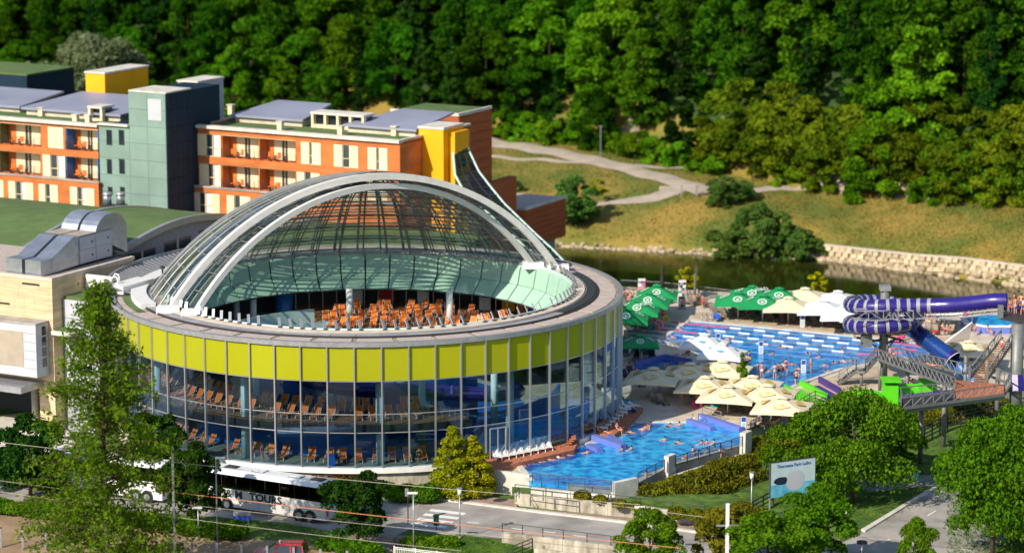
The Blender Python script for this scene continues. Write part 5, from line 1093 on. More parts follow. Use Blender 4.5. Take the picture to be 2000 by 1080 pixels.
for x, y, ps in [(1326, 641, 'float'), (1299, 656, 'swim'), (1313, 657, 'swim'), (1444, 686, 'swim'), (1463, 689, 'swim'), (1509, 690, 'swim'), (1547, 710, 'swim'), (1632, 705, 'float'), (1648, 704, 'swim'), (1662, 703, 'swim'), (1669, 660, 'swim'), (1618, 722, 'float'), (1433, 712, 'swim'), (1440, 716, 'swim'), (1561, 719, 'swim'), (1745, 690, 'swim'), (1480, 712, 'swim'), (1502, 722, 'float'), (1600, 696, 'swim'), (1580, 688, 'float'), (1530, 676, 'float'), (1645, 684, 'swim'), (1420, 660, 'float'), (1610, 712, 'swim'), (1470, 735, 'swim'), (1384, 645, 'swim')]:
    person(ps, P(x, y + 3, .0), random.uniform(0, 360), 'black', None, 'bather in the swimming pool, %s counted from the hall' % ORD[pnum], 'bathers in the swimming pool'); pnum += 1
spa = [(1015, 908, 'swim'), (1018, 903, 'swim'), (1048, 900, 'float'), (1071, 896, 'float'), (1090, 892, 'float'), (1108, 887, 'float'), (1147, 883, 'swim'), (1215, 878, 'swim'), (1218, 872, 'swim'), (1233, 876, 'swim'), (1230, 843, 'float'), (1255, 838, 'swim'), (1260, 835, 'swim'), (1268, 833, 'swim'), (1270, 829, 'swim'), (1307, 830, 'float'), (1327, 829, 'swim'), (1298, 858, 'swim'), (1323, 863, 'float'), (1370, 865, 'swim'), (1380, 864, 'swim'), (1394, 864, 'swim'), (1353, 878, 'swim'), (1396, 877, 'swim'), (1408, 877, 'swim'), (1356, 886, 'swim'), (1366, 885, 'swim'), (1381, 881, 'swim'), (1334, 893, 'swim'), (1342, 890, 'swim'), (1314, 897, 'swim'), (1262, 925, 'swim')]
for i, (x, y, ps) in enumerate(spa): person(ps, P(x, y + 2, .04), random.uniform(0, 360) if ps == 'swim' else 150, 'black', cols[i % 10] if i % 4 == 0 else None, 'bather in the turquoise pool, %s counted from the cypress end' % ORD[i], 'bathers in the turquoise pool')
for i, (x, y, ps, tp) in enumerate(((1204, 826, 'sit', None), (1176, 852, 'lie', 'red'), (1206, 848, 'sit', 'pink'))): person(ps, P(x, y), 60, 'black', tp, ['person sitting on a white lounger of the curved deck', 'person lying beside the footbridge end', 'person sitting on the kerb of the turquoise pool'][i])
for i, (a, r_, z, ps, w_, t_) in enumerate(((16.5 - 2.5, 23.6, .1, 'walk', 'black', 'black'), (-20.5, 23.4, .1, 'walk', 'black', 'green'), (-22, 23.2, .1, 'stand', 'magenta', 'magenta'), (-5, 23.3, .1, 'stand', 'black', 'black'), (-4, 23.0, .1, 'hips', 'blue', 'yellow'), (-31, 19.5, 4, 'walk', 'white', 'white'))):
    person(ps, C0 + pol(a, r_, z), 30 * i, w_, t_, ['dark clad person behind the glass near the door', 'person in green shirt walking behind the glass', 'person in magenta behind the glass', 'dark clad person by the blue bin behind the glass', 'person in yellow top beside the blue bin behind the glass', 'person in white robe on the glazed gallery'][i])
for i, (x, y) in enumerate(((757, 628), (870, 612), (990, 636), (900, 626))): person('sit', P(x, y, 6.0), 90 * i, cols[i], cols[i + 1], 'guest sitting among the orange loungers inside the dome, %s of them' % ORD[i], 'guests inside the dome')
for pr_ in list(LTT.values()):
    if not pr_.used:
        for c_ in KIDS.get(pr_.r.name, []): bpy.data.objects.remove(c_)
        bpy.data.objects.remove(pr_.r)

# ------------------------------------------------------------------ water slide
HX, HY, HR = 38.2, 283.0, 3.3
path = [Vector((49.4, 275.6, 9.95)), Vector((48.2, 275.9, 9.9)), Vector((46.2, 277, 9.4)), Vector((44.2, 278.3, 8.95)), Vector((42.4, 279.0, 8.75)), Vector((40.6, 279.4, 8.65))]
N = 58; z = 8.6; ang0 = -90
for i in range(N + 1):
    a = R_(-90 - i * 10.9); rr = HR + .2; zz_ = 8.6 - 3.1 * (i / N) ** 1.0 * 1.15; path.append(Vector((HX + rr * math.cos(a), HY + rr * math.sin(a), zz_)))
last = path[-1]; end = PY(1862, 702, 279.5); a_ = path[-1] - path[-2]
for t in (.25, .5, .75, 1): path.append(last.lerp(end, t) + Vector((0, 0, -.0)))
fine = []
for i in range(len(path) - 1):
    n = max(1, int((path[i + 1] - path[i]).length / .32))
    for k in range(n): fine.append(path[i].lerp(path[i + 1], k / n))
fine.append(path[-1])
for _ in range(2): fine = [fine[0]] + [(fine[i - 1] + fine[i] * 2 + fine[i + 1]) / 4 for i in range(1, len(fine) - 1)] + [fine[-1]]
sl = root('water_slide', 'dark blue tube slide coiling twice round its steel column', 'water slide', (HX, HY, 0))
s0 = next(i for i, p in enumerate(fine) if p.x < 43.2); s1 = len(fine) - 22
def tubepart(i0, i1, name, mat, r=.80, n=12): 
    if i1 > i0: MB().tube(fine[i0:i1 + 1], r, n, cap=False).build(name, mat, sl, True, True)
step = 10; i = 0
while i < s0: tubepart(i, min(i + step, s0), 'tube_section', 'slide_blue', .80); i += step
i = s0
while i < s1: tubepart(i, min(i + 2, s1), 'tube_section', 'slide_blue', .80, 12); tubepart(min(i + 2, s1), min(i + 3, s1), 'light_band', 'slide_stripe', .815, 12); i += 3
i = s1
while i < len(fine) - 1: tubepart(i, min(i + step, len(fine) - 1), 'tube_section', 'slide_blue' if i < s1 + 3 else 'slide_end', .88); MB().tube([fine[min(i, len(fine) - 2)], fine[min(i + 1, len(fine) - 1)]], .95, 12, cap=False).build('flange', 'slide_blue', sl, True, True); i += step
# open flume at the end
fe = [fine[-1], PY(1880, 722, 278.6), PY(1897, 742, 277.8)]; m = MB(); base = 0
for p in fe:
    d = (fe[-1] - fe[0]).normalized(); sx = d.cross(Vector((0, 0, 1))).normalized(); up = sx.cross(d)
    for r_ in (.9, .98):
        for k in range(9): t = math.pi + math.pi * k / 8; m.v.append(tuple(p + sx * math.cos(t) * r_ + up * math.sin(t) * r_))
for j in range(2):
    for k in range(8):
        for o_ in (0, 9): a = j * 18 + k + o_; m.f.append([a, a + 1, a + 19, a + 18]); m.m.append(0)
    for k in (0, 8): a = j * 18 + k; m.f.append([a, a + 9, a + 27, a + 18]); m.m.append(0)
m.build('open_flume', 'blue_wall', sl, True, True)
d = (fe[-1] - fe[0]).normalized(); sx = d.cross(Vector((0, 0, 1))).normalized(); up = sx.cross(d)
for c_ in (fine[-1], fe[1]): MB().tube([c_ + sx * math.cos(2 * math.pi * k / 20 if c_ is fine[-1] else math.pi + math.pi * k / 20) * 1.0 + up * math.sin(2 * math.pi * k / 20 if c_ is fine[-1] else math.pi + math.pi * k / 20) * 1.0 for k in range(21)], .045, 5, cap=False).build('white_rim', 'white_paint', sl, True, True)
q_ = fine[0]; MB().tube([q_ + Vector((1.2, 0, -.95 + .0)), q_ + Vector((.4, 0, -.5))], .5, 8).build('start_pan', 'slide_blue', sl, True, True)
MB().cyl((0, 0), .46, 0, 9.6, 14).build('column', 'slide_steel', sl, True); MB().box(-.55, -.55, 9.6, .55, .55, 10.1).build('column_head', 'grey_metal', sl)
for a, z in ((-90, 7.4), (180, 6.6), (90, 6.0), (0, 5.6), (-60, 4.9), (-140, 4.5), (140, 4.2), (60, 3.9)):
    q = Vector((HX + HR * math.cos(R_(a)), HY + HR * math.sin(R_(a)), z)); MB().bar(Vector((HX, HY, z)), q, .14, .2).bar(Vector((HX, HY, z - .9)), q, .1).build('bracket', 'dark_metal', sl, world=True)
q = Vector((HX - 2.0, HY - 1.6, 0)); MB().box(q.x - .55, q.y - .5, 4.1, q.x + .55, q.y + .5, 5.3).build('hanging_box', 'slide_steel', sl, world=True)
tr = root('slide_truss', 'pale steel lattice truss carrying the upper straight run of the slide', 'truss', (40, 278, 0))
tops = [fine[0] + Vector((0, -.55, -.85))] + [fine[i] + Vector((0, -.55, -.95)) for i in range(4, s0 + 16, 3)]
tops = [t for t in tops if t.x > 33.5]; tops = [t + Vector((0, 0, .75)) for t in tops]; tp_ = tops + [Vector((x, 278.5, 8.35)) for x in (40.5, 39, 37.5, 36, 34.5)]
tp_ = sorted(tp_, key=lambda p: -p.x); bt_ = [p + Vector((0, .1, -1.0)) for p in tp_]
for o_ in (0, 1.0):
    sh = Vector((0, o_, 0))
    for n_, L_ in (('top_chord', tp_), ('bottom_chord', bt_)): MB().tube([p + sh for p in L_], .065, 5).build(n_, 'slide_stripe', tr, world=True)
    if o_ == 0:
        for i in range(len(tp_) - 1):
            MB().bar(tp_[i], bt_[i], .07).build('vertical', 'slide_stripe', tr, world=True)
            a, b = (tp_[i], bt_[i + 1]) if i % 2 else (bt_[i], tp_[i + 1]); MB().bar(a, b, .06).build('diagonal', 'slide_stripe', tr, world=True)
# towers, platforms, stairs
tc_ = P(1988, 862, GZ); tc_.z = 0
tower = root('slide_tower', 'thick grey steel column tower with blue collar carrying the slide platform', 'tower', (tc_.x, tc_.y + 2, GZ))
MB().cyl((0, 0), .62, 0, 11.2, 20).build('column', 'slide_steel', tower, True); MB().cyl((0, 0), 1.3, 4.8, 6.3, 8, r2=.7).build('blue_collar', 'slide_blue', tower)
MB().cyl((0, 0), .75, 0, 3.2, 16).build('lower_column', 'dark_metal', tower, True)
def truss_rail(par, p, q, h=1.05, stp=1.15, inv=False):
    m = MB(); m.bar(p + Vector((0, 0, h)), q + Vector((0, 0, h)), .13, .09).build('hand_rail', 'slide_steel', par, world=True)
    MB().bar(p + Vector((0, 0, .05)), q + Vector((0, 0, .05)), .08, .26).build('stringer', 'slide_steel', par, world=True)
    L = (q - p).length; n = max(1, round(L / stp))
    for k in range(n + 1):
        a = p.lerp(q, k / n); MB().bar(a, a + Vector((0, 0, h)), .07).build('post', 'slide_steel', par, world=True)
        if k < n: b = p.lerp(q, (k + 1) / n); (MB().bar(a + Vector((0, 0, .1)), b + Vector((0, 0, h - .05)), .045) if not inv else MB().bar(b + Vector((0, 0, .1)), a + Vector((0, 0, h - .05)), .045)).build('diagonal', 'slide_stripe', par, world=True)
def deckp_(par, pts, mat, t=.14):
    vs_ = [tuple(p) for p in pts] + [tuple(p - Vector((0, 0, t))) for p in pts]; n = len(pts); MB().add(vs_, [tuple(range(n)), tuple(range(2 * n - 1, n - 1, -1))] + [(i, i + n, (i + 1) % n + n, (i + 1) % n) for i in range(n)]).build('platform', mat, par, world=True)
pf = root('slide_walkway', 'grey steel walkway with terracotta deck and lattice railings on tall legs', 'walkway', tuple(P(1860, 800, 0)))
Z1 = 4.6
A1 = P(1762, 799, Z1); B1 = P(1962, 772, Z1); C1 = P(1975, 752, Z1); D1 = P(1935, 736, Z1); E1 = P(1862, 742, Z1); F1 = P(1862, 768, Z1); G1 = P(1758, 778, Z1)
deckp_(pf, [G1, A1, F1.lerp(B1, .02) + Vector((0, -1.6, 0)), F1], 'dark_metal')
d0 = [F1, F1 + Vector((0, -1.75, 0)), B1, C1, D1, E1]
for k in range(14):
    t0, t1 = k / 14, (k + .94) / 14; a, b, c, d = (F1 + Vector((0, -1.75, 0))).lerp(B1, t0), (F1 + Vector((0, -1.75, 0))).lerp(B1, t1), E1.lerp(C1, t1), E1.lerp(C1, t0); MB().add([tuple(p + Vector((0, 0, .02))) for p in (a, b, c, d)] + [tuple(p - Vector((0, 0, .08))) for p in (a, b, c, d)], [(0, 1, 2, 3), (7, 6, 5, 4), (0, 4, 5, 1), (1, 5, 6, 2), (2, 6, 7, 3), (3, 7, 4, 0)]).build('plank', 'red_deck', pf, world=True)
truss_rail(pf, A1, B1); truss_rail(pf, B1, C1); truss_rail(pf, G1, A1); truss_rail(pf, G1, F1, inv=True); truss_rail(pf, C1, D1, inv=True)
for a, b in ((A1, B1), (G1, F1)): MB().bar(a + Vector((0, .3, -.25)), b + Vector((0, .3, -.25)), .25, .35).build('beam', 'slide_steel', pf, world=True)
MB().bar(G1 + Vector((.5, 2, -.5)), C1 + Vector((0, 1, -.5)), 1.2, .5).build('blue_beam', 'slide_blue', pf, world=True)
for x, y in ((1797, 905), (1842, 872), (1946, 838), (1770, 815), (1883, 812), (1925, 800)):
    q = P(x, y, GZ if y > 830 else GZ); MB().cyl((q.x, q.y), .24 if y > 830 else .2, GZ, Z1 - .15, 12).build('leg', 'slide_steel', pf, True, True)
# ramp from the platform to the landing, stair down to the pool deck
Z2 = 3.3; L1 = P(1714, 702, Z2); L2 = P(1735, 700, Z2)
rp = root('slide_ramp', 'sloping grey steel ramp from the landing to the terracotta deck', 'ramp', tuple(L1))
r0, r1_ = P(1868, 757, Z1), P(1880, 738, Z1); deckp_(rp, [L1, r0, r1_, L2 + Vector((0, 1.2, 0))], 'dark_metal'); truss_rail(rp, L1, r0 + Vector((-.2, -.4, 0)), inv=True); truss_rail(rp, L2 + Vector((0, 1.5, 0)), P(1880, 730, Z1), inv=True); truss_rail(rp, P(1880, 730, Z1), P(1915, 727, Z1))
st = root('slide_stair', 'grey steel stair in two flights from the pool deck up to the ramp landing', 'stair', tuple(P(1640, 752, 0)))
S0, S1, S2 = P(1638, 752, 0), P(1672, 727, 1.5), P(1690, 728, 1.5)
for a, b in ((S0, S1), (S2, L1)):
    n = 8
    for k in range(n): q = a.lerp(b, (k + .5) / n); MB().box(q.x - .16, q.y - .1, q.z, q.x + .16, q.y + 1.4, q.z + .05).build('step', 'dark_metal', st, world=True)
truss_rail(st, S0, S1); truss_rail(st, S1, S2); truss_rail(st, S2, L1); sh = Vector((.2, 1.5, 0)); truss_rail(st, S0 + sh, S1 + sh); truss_rail(st, S1 + sh, S2 + sh); truss_rail(st, S2 + sh, L1 + sh)
deckp_(st, [S1, S2, S2 + sh, S1 + sh], 'dark_metal')
for q in (S1 + Vector((.6, .3, 0)), L1 + Vector((.3, .3, 0)), L1 + Vector((.6, 1.2, 0))): MB().cyl((q.x, q.y), .14, 0, q.z, 10).build('leg', 'slide_steel', st, True, True)
# upper flight and starting platform
us = root('slide_stair', 'steep brown planked stair up to the slide platform with people', 'stair', tuple(D1))
Z3 = 9.0; U1, U2 = P(1893, 742, Z1), P(1928, 744, Z1); V1, V2 = P(1957, 662, 8.4), P(1984, 664, 8.4); V1.y = 266.5; V1.z = 8.2; V2.y = 266.5; V2.z = 8.2; V1 = PY(1955, 664, 267); V2 = PY(1982, 664, 267)
n = 18
for k in range(n):
    a, b = U1.lerp(V1, (k + .05) / n), U2.lerp(V2, (k + .05) / n); c, d = U1.lerp(V1, (k + .95) / n), U2.lerp(V2, (k + .95) / n)
    c.z = a.z; d.z = b.z; MB().add([tuple(p) for p in (a, b, d, c)] + [tuple(p - Vector((0, 0, .06))) for p in (a, b, d, c)], [(0, 1, 2, 3), (7, 6, 5, 4), (0, 4, 5, 1), (1, 5, 6, 2), (2, 6, 7, 3), (3, 7, 4, 0)]).build('plank', 'wood_deck', us, world=True)
truss_rail(us, U1, V1); truss_rail(us, U2, V2); MB().bar(U1 + Vector((0, 0, .0)), U1 + Vector((0, 0, 1.5)), .2).build('end_post', 'slide_steel', us, world=True); MB().bar(U2, U2 + Vector((0, 0, 1.4)), .2).build('end_post', 'slide_steel', us, world=True)
sp_ = root('start_platform', 'steel starting platform at the top of the slide with queue railing', 'platform', (50, 274, 0)); Z4 = 9.0
deckp_(sp_, [Vector((48.2, 272.2, Z4)), Vector((53.5, 266.5, Z4)), Vector((55.5, 271, Z4)), Vector((51.8, 277, Z4)), Vector((49.0, 276.5, Z4))], 'dark_metal', .25)
for a, b in ((Vector((48.4, 272.4, Z4)), Vector((53.5, 266.7, Z4))), (Vector((49.0, 276.4, Z4)), Vector((51.8, 276.9, Z4)))):
    for z in (.5, 1.05): MB().bar(a + Vector((0, 0, z)), b + Vector((0, 0, z)), .05).build('rail_bar', 'dark_metal', sp_, world=True)
    for k in range(8): q = a.lerp(b, k / 7); MB().bar(q, q + Vector((0, 0, 1.05)), .05).build('post', 'dark_metal', sp_, world=True)
MB().bar(Vector((48.2, 272.3, Z4 - .1)), Vector((48.2, 272.3, Z4 + 1.2)), .5, .5).build('end_post', 'slide_steel', sp_, world=True)
for i, (x, y, z, ps) in enumerate(((53.9, 275.2, 9, 'sit'), (54.5, 275.9, 9, 'stand'), (55.1, 275.5, 9, 'hips'), (54.2, 273.6, 9, 'stand'), (54.9, 273.2, 9, 'walk'), (55.5, 272.6, 9, 'hips'), (55.7, 271.4, 9, 'stand'), (56.3, 273.8, 9, 'stand'), (56.1, 270.8, 9, 'hips'))): person(ps, (x - 4.3, y, z), 70 * i, cols[(i * 3) % 10], cols[i] if i % 3 == 1 else None, 'person queueing on the slide platform, %s in the queue' % ORD[i], 'people queueing on the slide platform')
person('walk', U1.lerp(V2, .62) + Vector((.4, 0, .05)), 200, 'red', 'white', 'person climbing the steep planked stair'); person('stand', V2 + Vector((.6, .4, 0)), 120, 'blue', None, 'person at the head of the planked stair')
person('lie', P(1820, 723, 4.3), 90, 'pink', None, 'person leaning on the ramp railing'); person('stand', P(1738, 708, 3.3), 90, 'red', None, 'person on the stair landing near the slide column')
pb = root('platform_sign', 'white information panel on a post at the slide platform', 'sign', (52.0, 274.3, 9)); MB().box(-.05, -.05, 0, .05, .05, 3.0).build('post', 'steel', pb); MB().box(-.5, -.1, .9, .5, -.04, 3.2).build('panel', 'white_paint', pb); MB().box(-.42, -.12, 2.3, .42, -.101, 2.7).build('print', 'sign_blue', pb)

# ------------------------------------------------------------------ tub, paddling pools, kiosk, boards, ladders, banners
tb_ = P(1938, 640); tub = root('round_tub', 'round white rimmed tub of blue water by the river wall', 'tub', tuple(tb_))
def ngon(n, r, z, o=.4): return [(r * math.cos(2 * math.pi * k / n + o), r * math.sin(2 * math.pi * k / n + o)) for k in range(n)]
MB().prism(ngon(8, 3.6, 0), 0, .75).build('outer_wall', 'pool_blue', tub); MB().prism(ngon(8, 3.7, 0), .75, .86).build('rim', 'white_paint', tub); MB().prism(ngon(8, 3.0, 0), .8, .9).build('water', 'spa_water', tub)
for i, (a, b) in enumerate(((-2.6, -3.9), (-1.2, -4.4))): person('sit', tb_ + Vector((a, b, 0)), 60 * i, 'blue', None, ['sunburnt person sitting before the round tub', 'person bending by the round tub'][i])
kp = root('paddling_pool', 'bright green paddling basin below the cream parasols', 'pool', tuple(P(1570, 775))); MB().prism(poly([(1534, 762), (1564, 753), (1614, 780), (1580, 796)], .4), 0, .06).build('floor', 'kiddie_green', kp, world=True)
for a, b in (((1564, 753), (1614, 780)), ((1534, 762), (1580, 794))): MB().bar(P(*a) + Vector((0, 0, .3)), P(*b) + Vector((0, 0, .3)), .3, .6).build('side_wall', 'kiddie_green', kp, world=True)
kp = root('paddling_pool', 'purple basin beside the bright green paddling basin', 'pool', tuple(P(1610, 765))); MB().prism(poly([(1572, 752), (1600, 748), (1640, 770), (1618, 779)], .3), 0, .08).build('floor', 'kiddie_purple', kp, world=True); MB().bar(P(1600, 747) + Vector((0, 0, .3)), P(1641, 770) + Vector((0, 0, .3)), .25, .7).build('side_wall', 'kiddie_purple', kp, world=True)
gk = root('green_kiosk', 'bright green play house under the steel walkway', 'kiosk', tuple(P(1775, 790)))
for a, b, c, d in ((-2.6, -1, -1.2, 2.1), (1.0, -1, 2.6, 2.5)): MB().box(a, b, 0, c, 1, d).build('wall', 'kiddie_green', gk)
MB().box(-1.2, .8, 0, 1, 1, 1.9).build('back_wall', 'kiddie_green', gk); MB().box(-2.8, -1.2, 2.5, -.9, 1.2, 2.62).build('roof', 'kiddie_green', gk)
sh_ = root('play_shell', 'curved bright green play slide between tree and walkway', 'play slide', tuple(P(1690, 792))); m = MB()
for k in range(9): t = math.pi * k / 8; m.v += [(2.2 * math.cos(t), -.8, .3 + 1.0 * math.sin(t)), (2.2 * math.cos(t), .8, .5 + 1.0 * math.sin(t))]
for k in range(8): m.f.append([2 * k, 2 * k + 1, 2 * k + 3, 2 * k + 2]); m.m.append(0)
m.build('shell', 'kiddie_green', sh_, True)
def board(px, py, label, w_=.5, h_=1.45, z0=.0):
    r = root('pool_sign', label, 'sign', tuple(P(px, py)), R_(6), 'blue and white pool signs'); MB().box(-w_ / 2, -.04, z0 + .05, w_ / 2, .04, z0 + h_).build('panel', 'white_paint', r)
    MB().box(-w_ / 2 + .05, -.052, z0 + h_ * .66, w_ / 2 - .05, -.041, z0 + h_ - .06).build('pictogram', 'sign_blue', r)
    for k in range(4): MB().box(-w_ / 2 + .1, -.052, z0 + .2 + k * .17, w_ / 2 - .1, -.041, z0 + .27 + k * .17).build('printed_line', 'print_blue', r)
    for s_ in (-1, 1): MB().box(s_ * w_ / 2 - .03, -.03, 0, s_ * w_ / 2 + .03, .03, z0 + h_).build('leg', 'steel', r)
for q in ((1567, 640, 'pool sign on the far kerb before the cream parasol loungers'), (1402, 676, 'pool sign behind the white parasols'), (1486, 692, 'pool sign standing in the middle of the pool'), (1569, 729, 'pool sign at the near kerb by the bathers'), (1452, 842, 'small pool sign at the turquoise pool corner')): board(*q)
def ladder(px, py, rz, label):
    r = root('pool_ladder', label, 'pool ladder', tuple(P(px, py)), R_(rz), 'steel pool ladders')
    for s_ in (-.3, .3): MB().tube([(s_, .5, 0), (s_, .5, .7), (s_, .3, .95), (s_, -.1, .9), (s_, -.3, .5), (s_, -.32, -.4)], .035, 6).build('hand_rail', 'steel', r, True)
    for z in (-.1, .15): MB().box(-.3, -.34, z, .3, -.28, z + .04).build('rung', 'steel', r)
ladder(1376, 628, -10, 'steel pool ladder at the river side of the pool'); ladder(1384, 629, -10, 'steel pool ladder beside the other at the river side'); ladder(1360, 827, 10, 'curved steel rail at the blue wall of the turquoise pool')
rail('metal_rail', 'steel hand rails of the entry steps by the cream parasols', 'railing', [P(1372, 812), P(1408, 822)], .9, 1.2, 'steel', rails=(1, .6)); rail('metal_rail', 'low bars around the stair by the white parasols', 'railing', [P(1308, 672), P(1340, 686)], .8, 1.0, 'steel', rails=(1, .5)); rail('metal_rail', 'steel bars at the pool corner by the navy loungers', 'railing', [P(1300, 676), P(1352, 690)], .8, 1.0, 'steel', rails=(1, .5))
def banner(px, py, label, seed):
    rnd = random.Random(seed); r = root('banner_stand', label, 'banner', tuple(P(px, py)), 0, 'printed banner stands by the river fence')
    MB().box(-.42, -.12, .1, .42, .12, 3.3).build('panel', 'cloth_white', r); MB().box(-.46, -.16, 0, .46, .16, .1).build('foot', 'dark_metal', r); MB().box(-.44, -.13, 3.3, .44, .13, 3.4).build('top_bar', 'concrete_pale', r)
    cs = ['cloth_black', 'cloth_magenta', 'cloth_white', 'cloth_green', 'cloth_purple', 'cloth_grey', 'cloth_pink', 'cloth_black']
    for k in range(9):
        z = .2 + k * .33; x = -.4
        while x < .38: w2 = rnd.uniform(.12, .35); w2 = min(w2, .4 - x); MB().box(x, -.135, z, x + w2, -.122, z + .31).build('print', rnd.choice(cs), r); x += w2 + .01
banner(1253, 600, 'tall colourful printed banner behind the diagonal green parasols', 3); banner(1332, 603, 'tall colourful printed banner by the young river tree', 5)
cp_ = root('folded_parasol', 'black folded parasol rising above the river fence', 'parasol', tuple(P(1293, 577))); MB().cyl((0, 0), .05, 0, 4.2, 8).build('pole', 'dark_metal', cp_, True); MB().tube([(0, 0, .9), (0, 0, 1.6), (0, 0, 3.2), (0, 0, 4.0)], [.16, .26, .18, .04], 8).build('folded_canopy', 'cloth_black', cp_, True)
cp_ = root('folded_parasol', 'grey folded parasol near the young river tree', 'parasol', tuple(P(1357, 590))); MB().cyl((0, 0), .05, 0, 3.4, 8).build('pole', 'steel', cp_, True); MB().tube([(0, 0, .9), (0, 0, 1.6), (0, 0, 2.8), (0, 0, 3.4)], [.12, .18, .12, .03], 8).build('folded_canopy', 'taupe', cp_, True)
lb = root('litter_bin', 'pale cylindrical bin by the river fence', 'bin', tuple(P(1359, 583))); MB().cyl((0, 0), .27, 0, 1.2, 12).build('drum', 'coping', lb, True); MB().cyl((0, 0), .3, 1.2, 1.3, 12).build('lid', 'dark_metal', lb, True)
ss = root('sail_shade', 'pale tensioned sail shade between slide and round tub', 'sail', tuple(P(1875, 655))); MB().add([P(1845, 668), P(1898, 628, 3.5), P(1892, 663, .5), P(1846, 670, .05), P(1899, 630, 3.4), P(1893, 665, .4)], [(0, 1, 2), (5, 4, 3), (0, 3, 4, 1), (1, 4, 5, 2), (2, 5, 3, 0)]).build('cloth', 'umbrella_white', ss, world=True); MB().bar(P(1898, 645), P(1898, 645) + Vector((0, 0, 3.4)), .1).build('mast', 'steel', ss, world=True)
for i, (px, py, m_, r_) in enumerate(((1361, 796, 'cloth_magenta', .42), (1286, 641, 'cloth_pink', .5), (1300, 629, 'cloth_yellow', .4), (1272, 645, 'cloth_teal', .35), (1757, 671, 'cloth_magenta', .4), (1398, 794, 'cloth_teal', .45))):
    r = root('swim_ring', '%s inflatable swim ring %s' % (m_[6:], ['leaning before the cream parasols', 'lying under the green parasols', 'by the standing bather in the red bikini', 'small one beside the pink ring', 'under the slide tube', 'on the paving by the loungers'][i]), 'swim ring', tuple(P(px, py) + Vector((0, 0, r_ * .75)))); r.rotation_euler = (R_(65), 0, R_(20)); m = MB(); nn_ = 14
    m.tube([(r_ * math.cos(2 * math.pi * k / nn_), r_ * math.sin(2 * math.pi * k / nn_), 0) for k in range(nn_ + 1)], r_ * .33, 8, cap=False).build('tube', m_, r, True)
for i, (px, py, c1) in enumerate(((1222, 812, 'white'), (1230, 806, 'blue'), (1240, 800, 'white'), (1218, 800, 'red'), (1236, 812, 'blue'), (1812, 660, 'magenta'), (1830, 655, 'red'), (1808, 616, 'red'), (1302, 594, 'blue'), (1400, 628, 'blue'), (1890, 625, 'magenta'), (1224, 790, 'teal'), (1245, 735, 'red'), (1222, 742, 'magenta'))):
    r = root('towel', '%s crumpled towel, %s of those left on loungers' % (c1, ORD[i]), 'towel', tuple(P(px, py) + Vector((0, 0, .42))), R_(40 * i)); m = MB()
    g = [[(-.4 + .2 * a, -.6 + .24 * b, .1 * math.sin(a * 2 + b * 1.7 + i) + (.5 if b > 3 else 0) * (b - 3) * .4) for a in range(5)] for b in range(6)]
    vs_ = [p for row_ in g for p in row_]; m.add(vs_, [(b * 5 + a, b * 5 + a + 1, b * 5 + a + 6, b * 5 + a + 5) for b in range(5) for a in range(4)]).build('cloth', 'cloth_' + c1, r, True)
gb = root('blue_bin', 'blue plastic bin on the ground floor behind the glass', 'bin', tuple(C0 + pol(-5.5, 23.6, .1))); MB().box(-.35, -.3, 0, .35, .3, 1.1).build('body', 'blue_wall', gb); MB().box(-.38, -.33, 1.1, .38, .33, 1.18).build('lid', 'sign_blue', gb)
# rooms of low blue edging between the navy loungers
eb = root('blue_basin', 'low dark blue basin in the shade beside the half shaded parasol', 'basin', tuple(P(1270, 710))); MB().prism(poly([(1240, 716), (1300, 702), (1350, 712), (1290, 738)], .1), 0, .1).build('water', 'shallow_water', eb, world=True); MB().bar(P(1240, 716) + Vector((0, 0, .3)), P(1300, 702) + Vector((0, 0, .3)), .25, .6).build('side_wall', 'pool_blue', eb, world=True); MB().bar(P(1300, 702) + Vector((0, 0, .3)), P(1350, 712) + Vector((0, 0, .3)), .25, .6).build('side_wall', 'pool_blue', eb, world=True)

